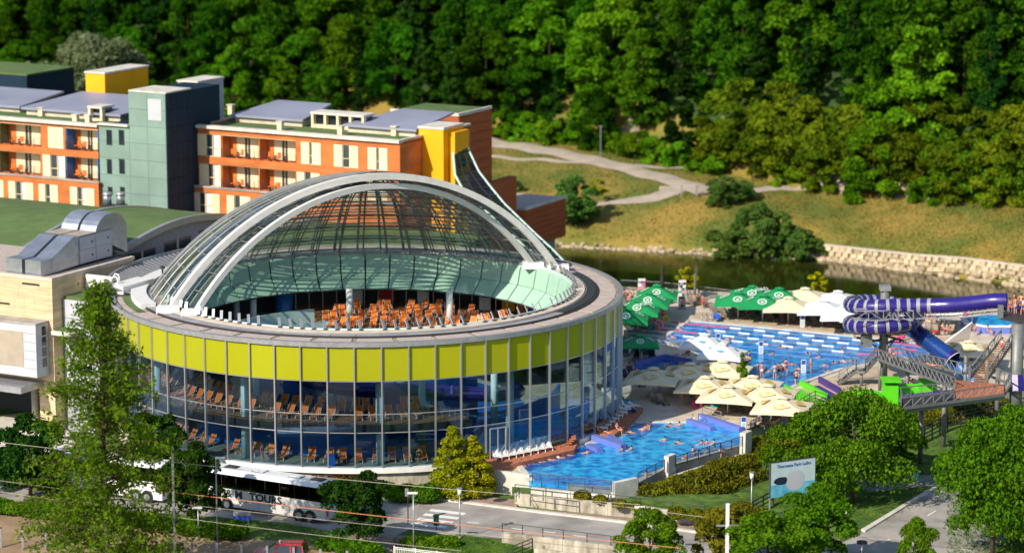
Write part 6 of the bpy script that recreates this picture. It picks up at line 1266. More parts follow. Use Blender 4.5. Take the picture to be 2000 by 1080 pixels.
# ------------------------------------------------------------------ street: coach, red van, lamps, signs, wires
def wheelmesh(r, w_): 
    return MB().tube([(0, -w_ / 2, 0), (0, w_ / 2, 0)], r, 18).mesh('tyre', 'tyre', False), MB().tube([(0, -w_ / 2 - .02, 0), (0, w_ / 2 + .02, 0)], r * .58, 12).mesh('rim', 'duct_metal')
bt, brm = wheelmesh(.52, .3)
def coach(loc, rz, label, lett=True, bodym='bus_silver'):
    r = root('coach', label, 'coach', loc, rz); L, W = 12.6, 2.55
    MB().add([(-L / 2, -W / 2, .35), (L / 2, -W / 2, .35), (L / 2, W / 2, .35), (-L / 2, W / 2, .35), (-L / 2 + .0, -W / 2, 1.95), (L / 2, -W / 2, 1.95), (L / 2, W / 2, 1.95), (-L / 2, W / 2, 1.95)], [(0, 3, 2, 1), (4, 5, 6, 7), (0, 1, 5, 4), (1, 2, 6, 5), (2, 3, 7, 6), (3, 0, 4, 7)]).build('body', bodym, r)
    MB().box(-L / 2 + .1, -W / 2 + .1, 1.95, L / 2 - .1, W / 2 - .1, 2.02).build('cabin_floor', 'interior_dark', r)
    m = MB(); pr = [(-W / 2 - .01, 3.2), (-W / 2 + .12, 3.45), (-W / 2 + .5, 3.56), (W / 2 - .5, 3.56), (W / 2 - .12, 3.45), (W / 2 + .01, 3.2)]; m.v = [(x, y, z) for x in (-L / 2 + .15, L / 2 - .1) for y, z in pr]; m.f = [[k, k + 6, k + 7, k + 1] for k in range(5)] + [[0, 1, 2, 3, 4, 5][::-1], [6, 7, 8, 9, 10, 11], [0, 5, 11, 6]]; m.m = [0] * 8; m.build('roof', 'bus_roof', r)
    for x in (-4.2, -1.2, 2.6, 4.8): q = MB().box(x - .55, -.4, 3.57, x + .55, .4, 3.66).build('roof_hatch', 'bus_roof' if x in (-1.2, 2.6) else 'dark_metal', r); MB().box(x - .62, -.47, 3.562, x + .62, .47, 3.60).build('hatch_frame', 'dark_metal', q)
    for s_ in (-1, 1):
        for k in range(8):
            x = -L / 2 + .3 + k * 1.52; MB().box(x + .03, s_ * (W / 2 - .02) - .02, 1.97, x + 1.49, s_ * (W / 2 - .02) + .02, 3.18).build('side_window', 'coach_glass', r)
            MB().box(x - .04, s_ * (W / 2 - .06) - .03, 1.95, x + .04, s_ * (W / 2 - .06) + .03, 3.2).build('window_pillar', 'dark_metal', r)
            if k % 2: m = MB(); m.add([(x - .3, s_ * (W / 2 - .13), 3.15), (x + .3, s_ * (W / 2 - .13), 3.15), (x + .12, s_ * (W / 2 - .13), 2.6), (x + .16, s_ * (W / 2 - .13), 2.1), (x - .16, s_ * (W / 2 - .13), 2.1), (x - .12, s_ * (W / 2 - .13), 2.6)], [(0, 1, 2, 5), (5, 2, 3, 4)]).build('curtain', 'curtain', r)
    for k in range(10):
        for y in (-.75, .75): MB().box(-L / 2 + .9 + k * 1.1, y - .42, 2.02, -L / 2 + 1.1 + k * 1.1, y + .42, 2.85).build('seat', 'terracotta_red', r)
    MB().box(-L / 2 - .03, -W / 2 + .1, 1.3, -L / 2, W / 2 - .1, 3.3).build('windscreen', 'dark_glass', r); MB().box(L / 2, -W / 2 + .2, 2.0, L / 2 + .03, W / 2 - .2, 3.1).build('rear_window', 'dark_glass', r)
    for y in (-.95, .95): MB().box(-L / 2 - .05, y - .2, .6, -L / 2 - .005, y + .2, .85).build('headlight', 'white_paint', r); MB().box(L / 2 + .005, y - .12, .7, L / 2 + .04, y + .12, 1.2).build('tail_light', 'cloth_red', r)
    for x in (-3.9, 3.6, 4.75):
        for y in (-W / 2 + .12, W / 2 - .12):
            MB().tube([(x, y * 1.005 - .17, .52), (x, y * 1.005 + .17, .52)], .62, 16).build('wheel_arch', 'dark_metal', r); w_ = piece('tyre', bt, r, (x, y * 1.06, .52)); piece('rim', brm, w_)
    for x in (-2.4, -.6, 1.2, 2.6): MB().box(x - .01, -W / 2 - .005, .45, x + .01, -W / 2 - .001, 1.2).build('panel_gap', 'dark_metal', r)
    for x in (-1.9, .6, 2.0): MB().box(x - .12, -W / 2 - .02, .95, x + .12, -W / 2 - .001, 1.02).build('marker_light', 'dark_metal', r)
    MB().add([(.3, -W / 2 - .006, 1.12), (1.6, -W / 2 - .006, 1.2), (3.0, -W / 2 - .006, 1.12), (1.6, -W / 2 - .006, 1.26)], [(0, 1, 2, 3)]).build('swoosh', 'grey_metal', r)
    if lett:
        for tx_, x_ in (('& M', -3.15), ('TOURS', .15)): t = text(tx_, .92, 'lettering', r, (x_, -W / 2 - .02, 1.52), (math.pi / 2, 0, 0), bold=.03); t.scale = (1.15, 1, 1)
    return r
glass('coach_glass', (.30, .28, .28), 1.5, .03, .02, (.8, .85, .9))
bd = Vector((8.3, -4.5, 0)).normalized(); bc_ = Vector((-21.6, 238.1, A_)) + Vector((.55, 1.15, 0))
coach(tuple(bc_), math.atan2(bd.y, bd.x), 'silver touring coach with black lettering waiting behind the round tree')
coach(tuple(P(215, 963, A_)), math.atan2(bd.y, bd.x) + .06, 'white coach parked behind the tall feathery tree', False, 'white_paint')
ct, crm = wheelmesh(.32, .22)
vn = root('red_van', 'red estate van with roof rails driving on the brown track', 'van', tuple(P(548, 1098, A_)), R_(-8))
MB().add([(-2.3, -.88, .35), (2.3, -.88, .35), (2.3, .88, .35), (-2.3, .88, .35), (-2.3, -.88, .85), (2.3, -.88, 1.0), (2.3, .88, 1.0), (-2.3, .88, .85), (-1.2, -.86, 1.0), (-1.2, .86, 1.0)], [(0, 3, 2, 1), (0, 1, 5, 8, 4), (3, 7, 9, 6, 2), (1, 2, 6, 5), (0, 4, 7, 3), (4, 8, 9, 7), (8, 5, 6, 9)]).build('body', 'car_red', vn)
MB().add([(-1.25, -.84, 1.0), (2.25, -.84, 1.0), (2.25, .84, 1.0), (-1.25, .84, 1.0), (-.35, -.68, 1.68), (1.95, -.68, 1.72), (1.95, .68, 1.72), (-.35, .68, 1.68)], [(0, 1, 5, 4), (1, 2, 6, 5), (2, 3, 7, 6), (3, 0, 4, 7), (4, 5, 6, 7)]).build('glasshouse', 'dark_glass', vn)
MB().add([(-.38, -.70, 1.66), (2.0, -.70, 1.70), (2.0, .70, 1.70), (-.38, .70, 1.66), (-.2, -.6, 1.76), (1.85, -.6, 1.80), (1.85, .6, 1.80), (-.2, .6, 1.76)], [(0, 1, 5, 4), (1, 2, 6, 5), (2, 3, 7, 6), (3, 0, 4, 7), (4, 5, 6, 7)]).build('roof', 'car_red', vn)
for x in (-.05, 1.0, 2.0):
    for s_ in (-1, 1): MB().bar((x + (-.3 if x < 0 else .05), s_ * .85, 1.0), (x, s_ * .70, 1.68), .09).build('pillar', 'car_red', vn)
for s_ in (-1, 1): MB().bar((-.1, s_ * .55, 1.84), (1.8, s_ * .55, 1.87), .05).build('roof_rail', 'dark_metal', vn)
for x in (-1.5, 1.45):
    for y in (-.85, .85): w_ = piece('tyre', ct, vn, (x, y, .32)); piece('rim', crm, w_)
def lamp(px, py, H, label, arm=0.):
    r = root('street_lamp', label, 'street lamp', tuple(P(px, py, GZ)), 0, 'street lamps'); MB().cyl((0, 0), .075, 0, H, 8, r2=.05).build('pole', 'grey_metal', r, True); MB().cyl((0, 0), .16, 0, .3, 10).build('base', 'concrete', r)
    if arm: MB().tube([(0, 0, H), (.3, 0, H + .12), (arm, 0, H + .15)], .045, 6).build('arm', 'grey_metal', r, True); MB().box(arm - .5, -.14, H + .08, arm + .35, .14, H + .2).build('lamp_head', 'white_paint', r)
    else: MB().cyl((0, 0), .16, H, H + .55, 10, r2=.2).build('lamp_head', 'white_paint', r, True); MB().cyl((0, 0), .24, H + .55, H + .62, 10).build('lamp_cap', 'grey_metal', r)
lamp(425, 1068, 7.6, 'tall street lamp with a short arm beside the silver coach', .45); lamp(898, 1053, 3.9, 'street lamp on the little lawn island'); lamp(1250, 1098, 4.6, 'street lamp before the ramp wall', .01); lamp(1467, 1020, 3.9, 'street lamp near the large picture board'); lamp(808, 1076, 4.9, 'thin pale post by the hedge', .01); lamp(388, 1052, 2.6, 'short post before the coach', .01)
mast = root('catenary_mast', 'pale steel catenary mast in front of the ivy bank', 'mast', tuple(P(1419, 1130, GZ))); MB().box(-.14, -.14, 0, .14, .14, 6.3).build('post', 'white_paint', mast); MB().box(-.9, -.06, 4.4, .9, .06, 4.55).build('cross_arm', 'grey_metal', mast)
mast = root('catenary_mast', 'pale steel catenary mast behind the tall feathery tree', 'mast', tuple(P(211, 1155, GZ))); MB().box(-.1, -.1, 0, .1, .1, 9.4).build('post', 'grey_metal', mast); MB().tube([(0, 0, 8.6), (-1.6, 0, 8.9), (-2.6, 0, 8.3)], .05, 5).build('cross_arm', 'grey_metal', mast)
mast = root('catenary_mast', 'pale steel lattice mast beside the dark round tree', 'mast', tuple(P(343, 1150, GZ))); MB().box(-.09, -.09, 0, .09, .09, 11.6).build('post', 'grey_metal', mast)
def wire(name, label, pts, r, mat):
    o = MB().tube(pts, r, 4).build(name, mat); tag(o, label, 'wire')
def cat(a, b, Y0, Y1, sag, n=24):
    A, B = PY(*a, Y0), PY(*b, Y1); return [A.lerp(B, k / n) - Vector((0, 0, sag * 4 * (k / n) * (1 - k / n))) for k in range(n + 1)]
wire('overhead_wire', 'pale overhead wire crossing in front of the round hall and pool wall', cat((-60, 856), (1250, 985), 225, 222, .35), .020, 'wire'); wire('overhead_wire', 'pale overhead wire running past the picture board to the corner', cat((1110, 975), (1900, 1075), 223, 220, .05), .020, 'wire')
wire('overhead_wire', 'reddish overhead wire crossing in front of the coach', cat((330, 960), (1330, 1070), 218, 214, .1), .024, 'wire_red'); wire('overhead_wire', 'thin wire low over the brown track', cat((-60, 930), (1000, 1050), 220, 216, .3), .016, 'wire'); wire('overhead_wire', 'thin lowest wire over the brown track', cat((-60, 950), (900, 1075), 218, 214, .3), .016, 'wire'); wire('overhead_wire', 'thin wire above the street wall', cat((560, 1000), (1300, 1085), 220, 216, .1), .014, 'dark_metal')
# guard rail posts along the track
for i, px in enumerate((2, 45, 90, 138, 190, 240, 272, 330, 376, 424, 472, 522, 574, 626, 678)):
    r = root('track_post', 'grey metal post along the brown track, %s of the row' % ORD[i], 'post', tuple(P(px, 1070 + px * .065, GZ)), 0, 'posts along the brown track'); MB().box(-.1, -.07, 0, .1, .07, 1.75).build('post', 'grey_metal', r); MB().box(-.13, -.1, 1.75, .13, .1, 1.8).build('cap', 'dark_metal', r)
bbp = P(1503, 1025, GZ); q2 = P(1590, 1012, GZ)
bb = root('picture_board', 'large picture board reading Thermana Park Lasko beside the ivy wall', 'billboard', tuple(bbp), math.atan2(q2.y - bbp.y, q2.x - bbp.x)); Lb = (q2 - bbp).length
for x in (.05, Lb - .05): MB().box(x - .06, .05, 0, x + .06, .17, 5.4).build('post', 'grey_metal', bb)
MB().box(0, 0, 2.4, Lb, .05, 5.5).build('panel', 'board_sky', bb); MB().box(0, -.01, 2.4, Lb, -.001, 3.5).build('picture', 'board_blue', bb); MB().ell((Lb * .55, -.01, 3.7), (1.0, .012, .9), 12, 8).build('picture', 'white_panel', bb); MB().ell((Lb * .25, -.01, 3.8), (.8, .01, .35), 12, 8).build('picture', 'dark_and_shade_cladding', bb)
MB().box(-.05, -.03, 5.5, Lb + .05, .08, 5.58).build('frame', 'dark_metal', bb); MB().box(-.05, -.03, 2.4, 0, .08, 5.5).build('frame', 'dark_metal', bb); MB().box(Lb, -.03, 2.4, Lb + .05, .08, 5.5).build('frame', 'dark_metal', bb)
text('Thermana Park Laško', .40, 'sign_blue', bb, (Lb / 2 + .1, -.02, 5.1), (math.pi / 2, 0, 0))
ds = root('street_sign', 'blue and white street sign on two posts by the coach', 'sign', tuple(P(474, 1052, GZ)), R_(-5))
for x in (-.5, .5): MB().box(x - .03, -.03, 0, x + .03, .03, 2.3).build('post', 'grey_metal', ds)
MB().box(-.75, -.06, 1.65, .75, -.031, 2.05).build('panel', 'sign_blue', ds); MB().box(-.75, -.06, 2.08, .75, -.031, 2.45).build('panel', 'grey_metal', ds)
ds = root('street_sign', 'sign on a dark post before the zebra crossing seen from behind', 'sign', tuple(P(797, 1023, GZ))); MB().cyl((0, 0), .05, 0, 3.1, 8).build('post', 'dark_metal', ds); MB().box(-.25, -.05, 2.5, .05, 0, 3.2).build('panel', 'grey_metal', ds); MB().box(.1, -.05, 2.4, .35, 0, 3.1).build('panel', 'dark_metal', ds)
ds = root('street_sign', 'small round topped sign post at the side street mouth', 'sign', tuple(P(1683, 1085, GZ))); MB().cyl((0, 0), .06, 0, 1.1, 8).build('post', 'white_paint', ds); MB().cyl((0, 0), .45, 1.1, 1.25, 14).build('plate', 'dark_metal', ds)
ds = root('map_panel', 'dark map panel under trees at the side street', 'sign', tuple(P(1760, 935, GZ))); MB().cyl((0, 0), .05, 0, 1.2, 8).build('post', 'dark_metal', ds); MB().box(-.45, -.2, 1.2, .45, .2, 1.5).build('panel', 'sign_blue', ds)
for i, (px, py) in enumerate(((635, 938), (946, 962), (852, 1036), (1789, 948))):
    r = root('litter_bin', ['green litter bin behind the coach roof', 'green litter bin beside the yellow cypress', 'green litter bin on the zebra crossing edge', 'pale blue litter bin by the side street'][i], 'bin', tuple(P(px, py, GZ))); m_ = 'bin_green' if i < 3 else 'print_blue'; MB().cyl((0, 0), .24, .5, 1.3, 12).build('drum', m_, r, True); MB().cyl((0, 0), .27, 1.3, 1.42, 12).build('lid', m_, r, True); MB().box(-.04, -.04, 0, .04, .04, .5).build('post', 'dark_metal', r)
for k, (px, py) in enumerate(((1650, 1016), (1960, 1040))): r = root('marker_post', ['small white marker by the lawn kerb', 'small white marker under the far tree'][k], 'marker', tuple(P(px, py, GZ))); MB().box(-.14, -.05, .3, .14, .05, .8).build('plate', 'white_paint', r); MB().box(-.03, -.03, 0, .03, .03, .3).build('post', 'steel', r)
rail('timber_fence', 'dark rail fence in the shade below the steel walkway', 'fence', [P(1790, 870, GZ), P(1850, 840, GZ), P(2010, 805, GZ)], 1.6, 2.0, 'dark_metal', rails=(1, .75, .5, .25), r=.07)
rail('timber_fence', 'dark rail fence behind the street lamp and picture board', 'fence', [P(1450, 1018, GZ), P(1510, 985, GZ)], 1.3, 2.0, 'dark_metal', rails=(1, .7, .4), r=.06)
for i, px in enumerate((1331, 1361)): r = root('path_post', ['thin post at the asphalt path', 'thicker post near the end of the asphalt path'][i], 'post', tuple(hit(px, 385))); MB().box(-.08 - .06 * i, -.08, 0, .08 + .06 * i, .08, 1.5).build('post', 'grey_metal', r); MB().box(-.1, -.1, 1.5, .1, .1, 1.56).build('cap', 'dark_metal', r)
pst = hit(1173, 306); r = root('street_lamp', 'thin pale lamp post by the wood edge', 'street lamp', tuple(pst)); MB().cyl((0, 0), .07, 0, 4.6, 6).build('pole', 'grey_metal', r); MB().box(-.3, -.1, 4.6, .3, .1, 4.7).build('lamp_head', 'grey_metal', r)

# ------------------------------------------------------------------ river bank stones
def stone_mesh(seed, sx, sy, sz):
    rnd = random.Random(seed); m = MB(); vs_ = []
    for x in (-1, 1):
        for y in (-1, 1):
            for z in (-1, 1): vs_.append((x * sx * rnd.uniform(.38, .5), y * sy * rnd.uniform(.35, .5), z * sz * rnd.uniform(.38, .5)))
    m.add(vs_, [(0, 1, 3, 2), (4, 6, 7, 5), (0, 4, 5, 1), (2, 3, 7, 6), (0, 2, 6, 4), (1, 5, 7, 3)]); return m
bwall = [hit(*q) for q in ((1606, 506), (1700, 514), (1790, 524), (1880, 536), (2040, 556))]
sms = [stone_mesh(i, 1.05, .5, .78).mesh('stone', 'wall_stone') for i in range(8)]
bw = root('river_stone_wall', 'long pale dry stone wall above the far river bank', 'wall', tuple(bwall[0])); L = sum((b - a).length for a, b in zip(bwall[:-1], bwall[1:])); s_ = 0; cnt = 0
for a, b in zip(bwall[:-1], bwall[1:]):
    ln_ = (b - a).length; n = int(ln_ / .98); an_ = math.atan2(b.y - a.y, b.x - a.x)
    MB().bar(Vector((a.x, a.y + .35, a.z + .3)), Vector((b.x, b.y + .35, b.z + .3)), .5, 2.6).build('core', 'stone_joint', bw, world=True)
    MB().bar(Vector((a.x, a.y + .25, a.z + 1.72)), Vector((b.x, b.y + .25, b.z + 1.72)), .8, .16).build('coping', 'coping', bw, world=True)
    for k in range(n):
        for j in range(3):
            if cnt < 290: q = a.lerp(b, (k + .5 * (j % 2) + random.uniform(-.12, .12)) / n); piece('stone', sms[(k * 3 + j) % 8], bw, Vector((q.x, q.y + .02, q.z - .0 + j * .66)) - bw.location, an_ + random.uniform(-.14, .14), (random.uniform(.75, 1.1), random.uniform(.8, 1.5), random.uniform(.7, 1.15))); cnt += 1
m = MB()
for i in range(620):
    x = random.uniform(-8, 75); y = interp(x, FARB); wv_ = random.random(); big = 1.5 if x > 38 else 1.0
    y += .2 + wv_ * (2.2 if x > 38 else 1.1); z = max(-5.1, hgt(x, y)) + .05; r_ = random.uniform(.25, .75) * big * .8
    b = len(m.v); e = MB().ell((0, 0, 0), (r_, r_ * .7, r_ * .6), 6, 4); t = random.uniform(0, 6.28)
    for v in e.v: j_ = 1 + random.uniform(-.18, .18); m.v.append((x + (v[0] * math.cos(t) - v[1] * math.sin(t)) * j_, y + (v[0] * math.sin(t) + v[1] * math.cos(t)) * j_, z + v[2] * j_))
    for f in e.f: m.f.append([q + b for q in f]); m.m.append(0)
tag(m.build('bank_rocks', 'wall_stone'), kind='stuff')

# ------------------------------------------------------------------ vegetation
def crown_pts(blobs, n, fill=.12):
    P_, N_ = [], []; wts = np.array([b[1][0] * b[1][1] + b[1][0] * b[1][2] for b in blobs]); wts = wts / wts.sum()
    for (c, r), w_ in zip(blobs, wts):
        k = max(6, int(n * w_)); d = NR.normal(size=(k, 3)); d /= np.linalg.norm(d, axis=1)[:, None]; d[:, 2] = np.where(d[:, 2] < -.35, -d[:, 2], d[:, 2])
        rad = np.where(NR.uniform(size=k) < fill, NR.uniform(.3, .8, k), NR.uniform(.82, 1.08, k)); P_.append(np.array(c) + d * np.array(r) * rad[:, None]); N_.append(d)
    return np.concatenate(P_), np.concatenate(N_)
def trunk_mb(H, r, lean=0., limbs=5, lz=.35, seed=0, reach=.3):
    rnd = random.Random(seed); m = MB(); m.tube([(0, 0, -.6), (lean * .2, 0, H * .3), (lean * .6, lean * .2, H * .6), (lean, lean * .3, H * .78)], [r * 1.25, r * .9, r * .6, r * .2], 7)
    for i in range(limbs):
        a = rnd.uniform(0, 6.28); z = H * rnd.uniform(lz, .7); l_ = H * reach * rnd.uniform(.7, 1.1); m.tube([(lean * .4, 0, z), (math.cos(a) * l_ * .5, math.sin(a) * l_ * .5, z + l_ * .35), (math.cos(a) * l_, math.sin(a) * l_, z + l_ * .55)], [r * .45, r * .28, r * .1], 5)
    return m
def blobs_for(H, R, z0, kind, rnd, nb):
    o = []
    for i in range(nb):
        t = (i + rnd.random()) / nb; 
        if kind == 'cone': rr = R * (1 - t) ** .85; z = z0 + (H - z0) * t * .95; s = .26 * R * (1 - t * .75) + .12
        elif kind == 'cypress': rr = R * (1 - t ** 2.2) ** .9; z = z0 + (H - z0) * t * .94; s = .36 * R * (1 - t * .6) + .08
        elif kind == 'tall': rr = R * math.sin(math.pi * min(1, .18 + t * .78)) ** .7; z = z0 + (H - z0) * (t * .9); s = R * rnd.uniform(.26, .42)
        else: rr = R * math.sqrt(max(.05, 1 - (2 * t - .85) ** 2 / 1.6)); z = z0 + (H - z0) * (t * .86 + .04); s = R * rnd.uniform(.20, .44)
        a = rnd.uniform(0, 6.28) + i * 2.4; q = rr * rnd.uniform(.40, 1.0) if kind not in ('cone', 'cypress') else rr * rnd.uniform(.3 if kind == 'cone' else .65, .85)
        o.append(((q * math.cos(a), q * math.sin(a), z + rnd.uniform(-.3, .5)), (s * rnd.uniform(.7, 1.2), s * rnd.uniform(.7, 1.2), s * .72)))
    return o
def make_tree(name, label, cat, H, R, z0, kind, n, ls, mat, nb=26, seed=0, limbs=5, tr=None, fill=.15, droop=0.):
    rnd = random.Random(seed); r = root(name, label, cat); B_ = blobs_for(H, R, z0, kind, rnd, nb); pts, nn_ = crown_pts(B_, n, fill); me = leafmesh('crown', pts, ls, mat, 1.15, droop, nrm=nn_)
    piece('crown', me, r); trunk_mb(H, tr or H * .022, rnd.uniform(-.4, .4), limbs, seed=seed).build('trunk', 'bark', r, True); return Proto(r)
FT = [make_tree('forest_tree', 'x', 'tree', 17, 5.4, .6, 'round', 8000, .50, 'leaf_forest', 38, 1, 0, .11, .25), make_tree('forest_tree', 'x', 'tree', 20, 4.9, .6, 'tall', 8500, .48, 'leaf_forest', 42, 2, 0, .11, .25),
      make_tree('forest_tree', 'x', 'tree', 15, 5.2, .5, 'round', 7500, .48, 'leaf_forest_light', 34, 3, 0, .11, .25), make_tree('forest_tree', 'x', 'tree', 22, 4.4, .5, 'cone', 8000, .46, 'leaf_dark', 56, 4, 0, .11, .25),
      make_tree('forest_tree', 'x', 'tree', 15, 5.2, .5, 'round', 7500, .48, 'leaf_olive', 36, 5, 0, .11, .25), make_tree('forest_tree', 'x', 'tree', 19, 4.9, .5, 'tall', 8000, .50, 'leaf_forest_light', 40, 6, 0, .11, .25)]
names = ['broad green tree', 'tall green tree', 'light green tree', 'dark conifer', 'olive green tree', 'tall light green tree']
spots = []; rows_n = 0
for j in range(15):
    sy = -2 + j * 5.6
    x = -92 - (j % 2) * 3
    while x < 96:
        e = interp(x, EDGE); xx = x + random.uniform(-1.6, 1.6); yy = e + sy + random.uniform(-1.8, 1.8)
        if yy > 352: spots.append((xx, yy, j))
        x += 7.6 if j < 8 else 8.6
random.shuffle(spots); spots.sort(key=lambda s: s[2]); vis = []
for x, y, j in spots:
    h = hgt(x, y); d = Vector((x, y, h + 16 - CAM_Z)); dep = math.atan2(CAM_Z - h - 16, y) - PITCH; py = 540 + FPX * math.tan(dep); px = 1000 + x / (y * CT + (CAM_Z - h) * ST) * FPX
    if -140 < px < 2140 and py > -330: vis.append((x, y, j, px, py))
ORDBIG = {}
LM = ((-999, 'beyond the west edge'), (0, 'above the dark west block'), (110, 'above the amber rooftop box'), (230, 'above the green tower'), (360, 'above the grey lift box'), (470, 'above the long dormer'), (600, 'above the hotel vents'), (720, 'above the amber tower'), (850, 'above the terracotta block'), (960, 'above the asphalt path'), (1080, 'above the thin lamp post'), (1200, 'above the rocky clearing'), (1300, 'above the path end'), (1400, 'above the river shrubs'), (1500, 'above the woodland path start'), (1600, 'above the stone wall start'), (1700, 'above the slide coil'), (1800, 'above the sail shade'), (1900, 'above the slide platform'), (2000, 'beyond the slide tower'))
used_l = {}
def tlabel(nm, j, px):
    lm = [t for q, t in LM if px >= q][-1]; b = '%s in row %s %s' % (nm, 'one two three four five six seven eight nine ten eleven twelve thirteen fourteen fifteen'.split()[j], lm); used_l[b] = used_l.get(b, 0) + 1
    return b if used_l[b] == 1 else b + ', %s such' % ORD[used_l[b] - 1]
for i, (x, y, j, px, py) in enumerate(vis):
    if 1215 < px < 1275 and j == 0: continue
    # kinds follow the photograph: bright on the lower slope, dark conifers in bands, olive along the right lower edge
    zone = math.sin(px * .011 + 1.3) + .6 * math.sin(px * .027 + j)
    if j <= 1 and px > 1380: k = 4 if zone < .5 else 2
    elif zone > .9: k = random.choice((2, 5, 0))
    elif zone < -.8: k = random.choice((3, 3, 1))
    else: k = random.choice((0, 1, 0, 1, 5, 3))
    s_ = random.uniform(.78, 1.15) * (.72 if j == 0 else (.85 if j == 1 else 1))
    FT[k].put((x, y, hgt(x, y) - .3), random.uniform(0, 6.28), tlabel(names[k], j, px), ('trees on the wooded hillside' if j > 1 else 'trees at the foot of the hillside'), s_)
print('forest trees', len(vis))
# row of round trees at the meadow edge
ER = make_tree('edge_tree', 'x', 'tree', 9.5, 4.0, 1.6, 'round', 5200, .42, 'leaf_olive', 34, 11); ER2 = make_tree('edge_tree', 'x', 'tree', 9.5, 3.8, 1.4, 'round', 5200, .42, 'leaf_bright', 34, 12)
el = [(1425, 336, 0), (1470, 340, 0), (1540, 350, 0), (1600, 352, 0), (1660, 368, 0), (1700, 372, 0), (1760, 372, 0), (1800, 378, 0), (1860, 395, 1), (1895, 388, 1), (1935, 398, 1), (1975, 405, 1), (2030, 410, 1), (1505, 335, 0), (1640, 345, 0), (1730, 350, 0), (1830, 355, 1), (1960, 360, 1)]
for i, (px, py, t) in enumerate(el): (ER2 if t else ER).put(hit(px, py) - Vector((0, 0, .2)), i * 1.3, '%s round tree along the woodland path at the meadow edge, counted from the bridge' % ORD[i], 'round trees along the woodland path', random.uniform(.78, 1.12))
GW = make_tree('willow_tree', 'pale grey green willow behind the amber rooftop box', 'tree', 17, 6.2, 2, 'round', 9000, .5, 'leaf_willow', 40, 21)
GW.put(Vector((-62, 425, hgt(-62, 425))), 0, 'large pale grey green willow behind the green tower', 'pale willows behind the hotel', 1.25); GW.put(Vector((-70.5, 428, hgt(-70.5, 428))), 1, 'smaller pale willow left of the large one', 'pale willows behind the hotel', .95)
# riverside shrubs
SH = make_tree('riverside_shrub', 'x', 'shrub', 6, 3.0, .3, 'round', 6500, .30, 'leaf_bush', 30, 31, 4, .1)
for i, (px, py, s_, lb_) in enumerate(((1430, 512, 1.0, 'dense riverside willow shrub at the low end of the clump'), (1475, 505, 1.15, 'riverside willow shrub with upright tip'), (1510, 515, 1.15, 'tall riverside willow shrub in the middle of the clump'), (1548, 520, 1.2, 'broad dark riverside shrub by the stone wall'), (1578, 520, .85, 'low riverside shrub touching the stone wall'), (1395, 470, .4, 'small willow sprout beside the clump'), (1118, 440, 1.15, 'dark shrub beside the low annexe'), (1138, 432, .8, 'small dark shrub behind the annexe shrub'), (1410, 402, .95, 'round shrub at the end of the asphalt path'), (1454, 390, .62, 'small round shrub beside the path shrub'), (1003, 378, .5, 'low shrub behind the annexe roof'))):
    SH.put(hit(px, py) - Vector((0, 0, .2)), i * 1.1, lb_, None, (s_, s_, s_ * (1.0 if i in (1, 2, 6) else .72)))
YT = make_tree('young_tree', 'x', 'tree', 3.4, 1.3, 1.2, 'round', 1500, .24, 'leaf_yellow', 14, 33, 3, .05)
YT.put(hit(1167, 400), 0, 'small yellow green tree on the meadow by the dirt path'); YT.put(P(1342, 582), 1, 'young bright green tree behind the river fence banner'); YT.put(P(1600, 592), 2, 'young bright green tree between cream and white parasols')
UB_ = make_tree('undergrowth_bush', 'x', 'bush', 3.2, 2.3, .1, 'round', 2200, .36, 'leaf_forest_light', 14, 35, 2, .05)
for i in range(30):
    x = -6 + i * 1.55 if i < 24 else 40 + (i - 24) * 9; e = interp(x, EDGE); y = e - 1.5 - random.uniform(0, 3.5)
    UB_.put((x, y, hgt(x, y) - .2), i, '%s light green bush of the undergrowth fringe from the hotel side' % ORD[i], 'undergrowth bushes at the forest foot', random.uniform(.7, 1.25))
rkm = [stone_mesh(50 + i, 2.4, 1.8, 1.6).mesh('rock', 'rock') for i in range(4)]
for i, (px, py, s_) in enumerate(((1235, 262, 1.1), (1246, 250, 1.3), (1222, 268, .8), (1252, 290, 1.2), (1262, 291, .9), (1240, 276, .9))):
    o = bpy.data.objects.new('boulder', rkm[i % 4]); link(o); o.location = hit(px, py) + Vector((0, 0, .4)); o.scale = (s_,) * 3; o.rotation_euler = (0, .2 * i, i); tag(o, '%s pale boulder of the rocky clearing at the wood edge' % ORD[i], 'boulder', 'boulders of the rocky clearing')
# big near trees
NT = [make_tree('maple_tree', 'x', 'tree', 10.5, 5.6, 1.6, 'round', 19000, .27, 'leaf_bright', 60, 41, 8), make_tree('maple_tree', 'x', 'tree', 8, 3.4, 1.2, 'round', 11000, .24, 'leaf_bright', 42, 42, 7), make_tree('dark_tree', 'x', 'tree', 7, 2.8, 1.2, 'round', 8500, .24, 'leaf_deep', 34, 43, 6)]
NT[0].put(P(1665, 985, GZ), 0, 'large bright maple on the lawn by the side street', None, (.80, .80, .92)); NT[0].put(P(1938, 1085, GZ), 2, 'very large maple at the corner of the side street', None, (.76, .76, 1.05)); NT[0].put(P(2035, 1075, GZ), 4, 'large maple at the edge behind the corner one', None, .95)
NT[1].put(P(1590, 1120, GZ), 0, 'maple growing in front of the picture board', None, (.92, .92, .9)); NT[1].put(P(1268, 1135, GZ), 1, 'small maple beside the street lamp and ramp wall', None, .72); NT[1].put(P(1500, 1160, GZ), 2, 'low maple at the bottom edge by the mast', None, (1, 1, .8)); NT[1].put(P(1795, 1150, GZ), 3, 'young maple at the bottom edge of the side street', None, (.5, .5, .72)); NT[1].put(P(1560, 968, GZ), 5, 'maple behind the picture board', None, (.85, .85, .95)); NT[1].put(P(1735, 930, GZ), 6, 'maple in the shade under the steel walkway', None, (.9, .9, .8)); NT[1].put(P(1980, 960, GZ), 7, 'maple beyond the corner maple near the tower foot', None, .95)
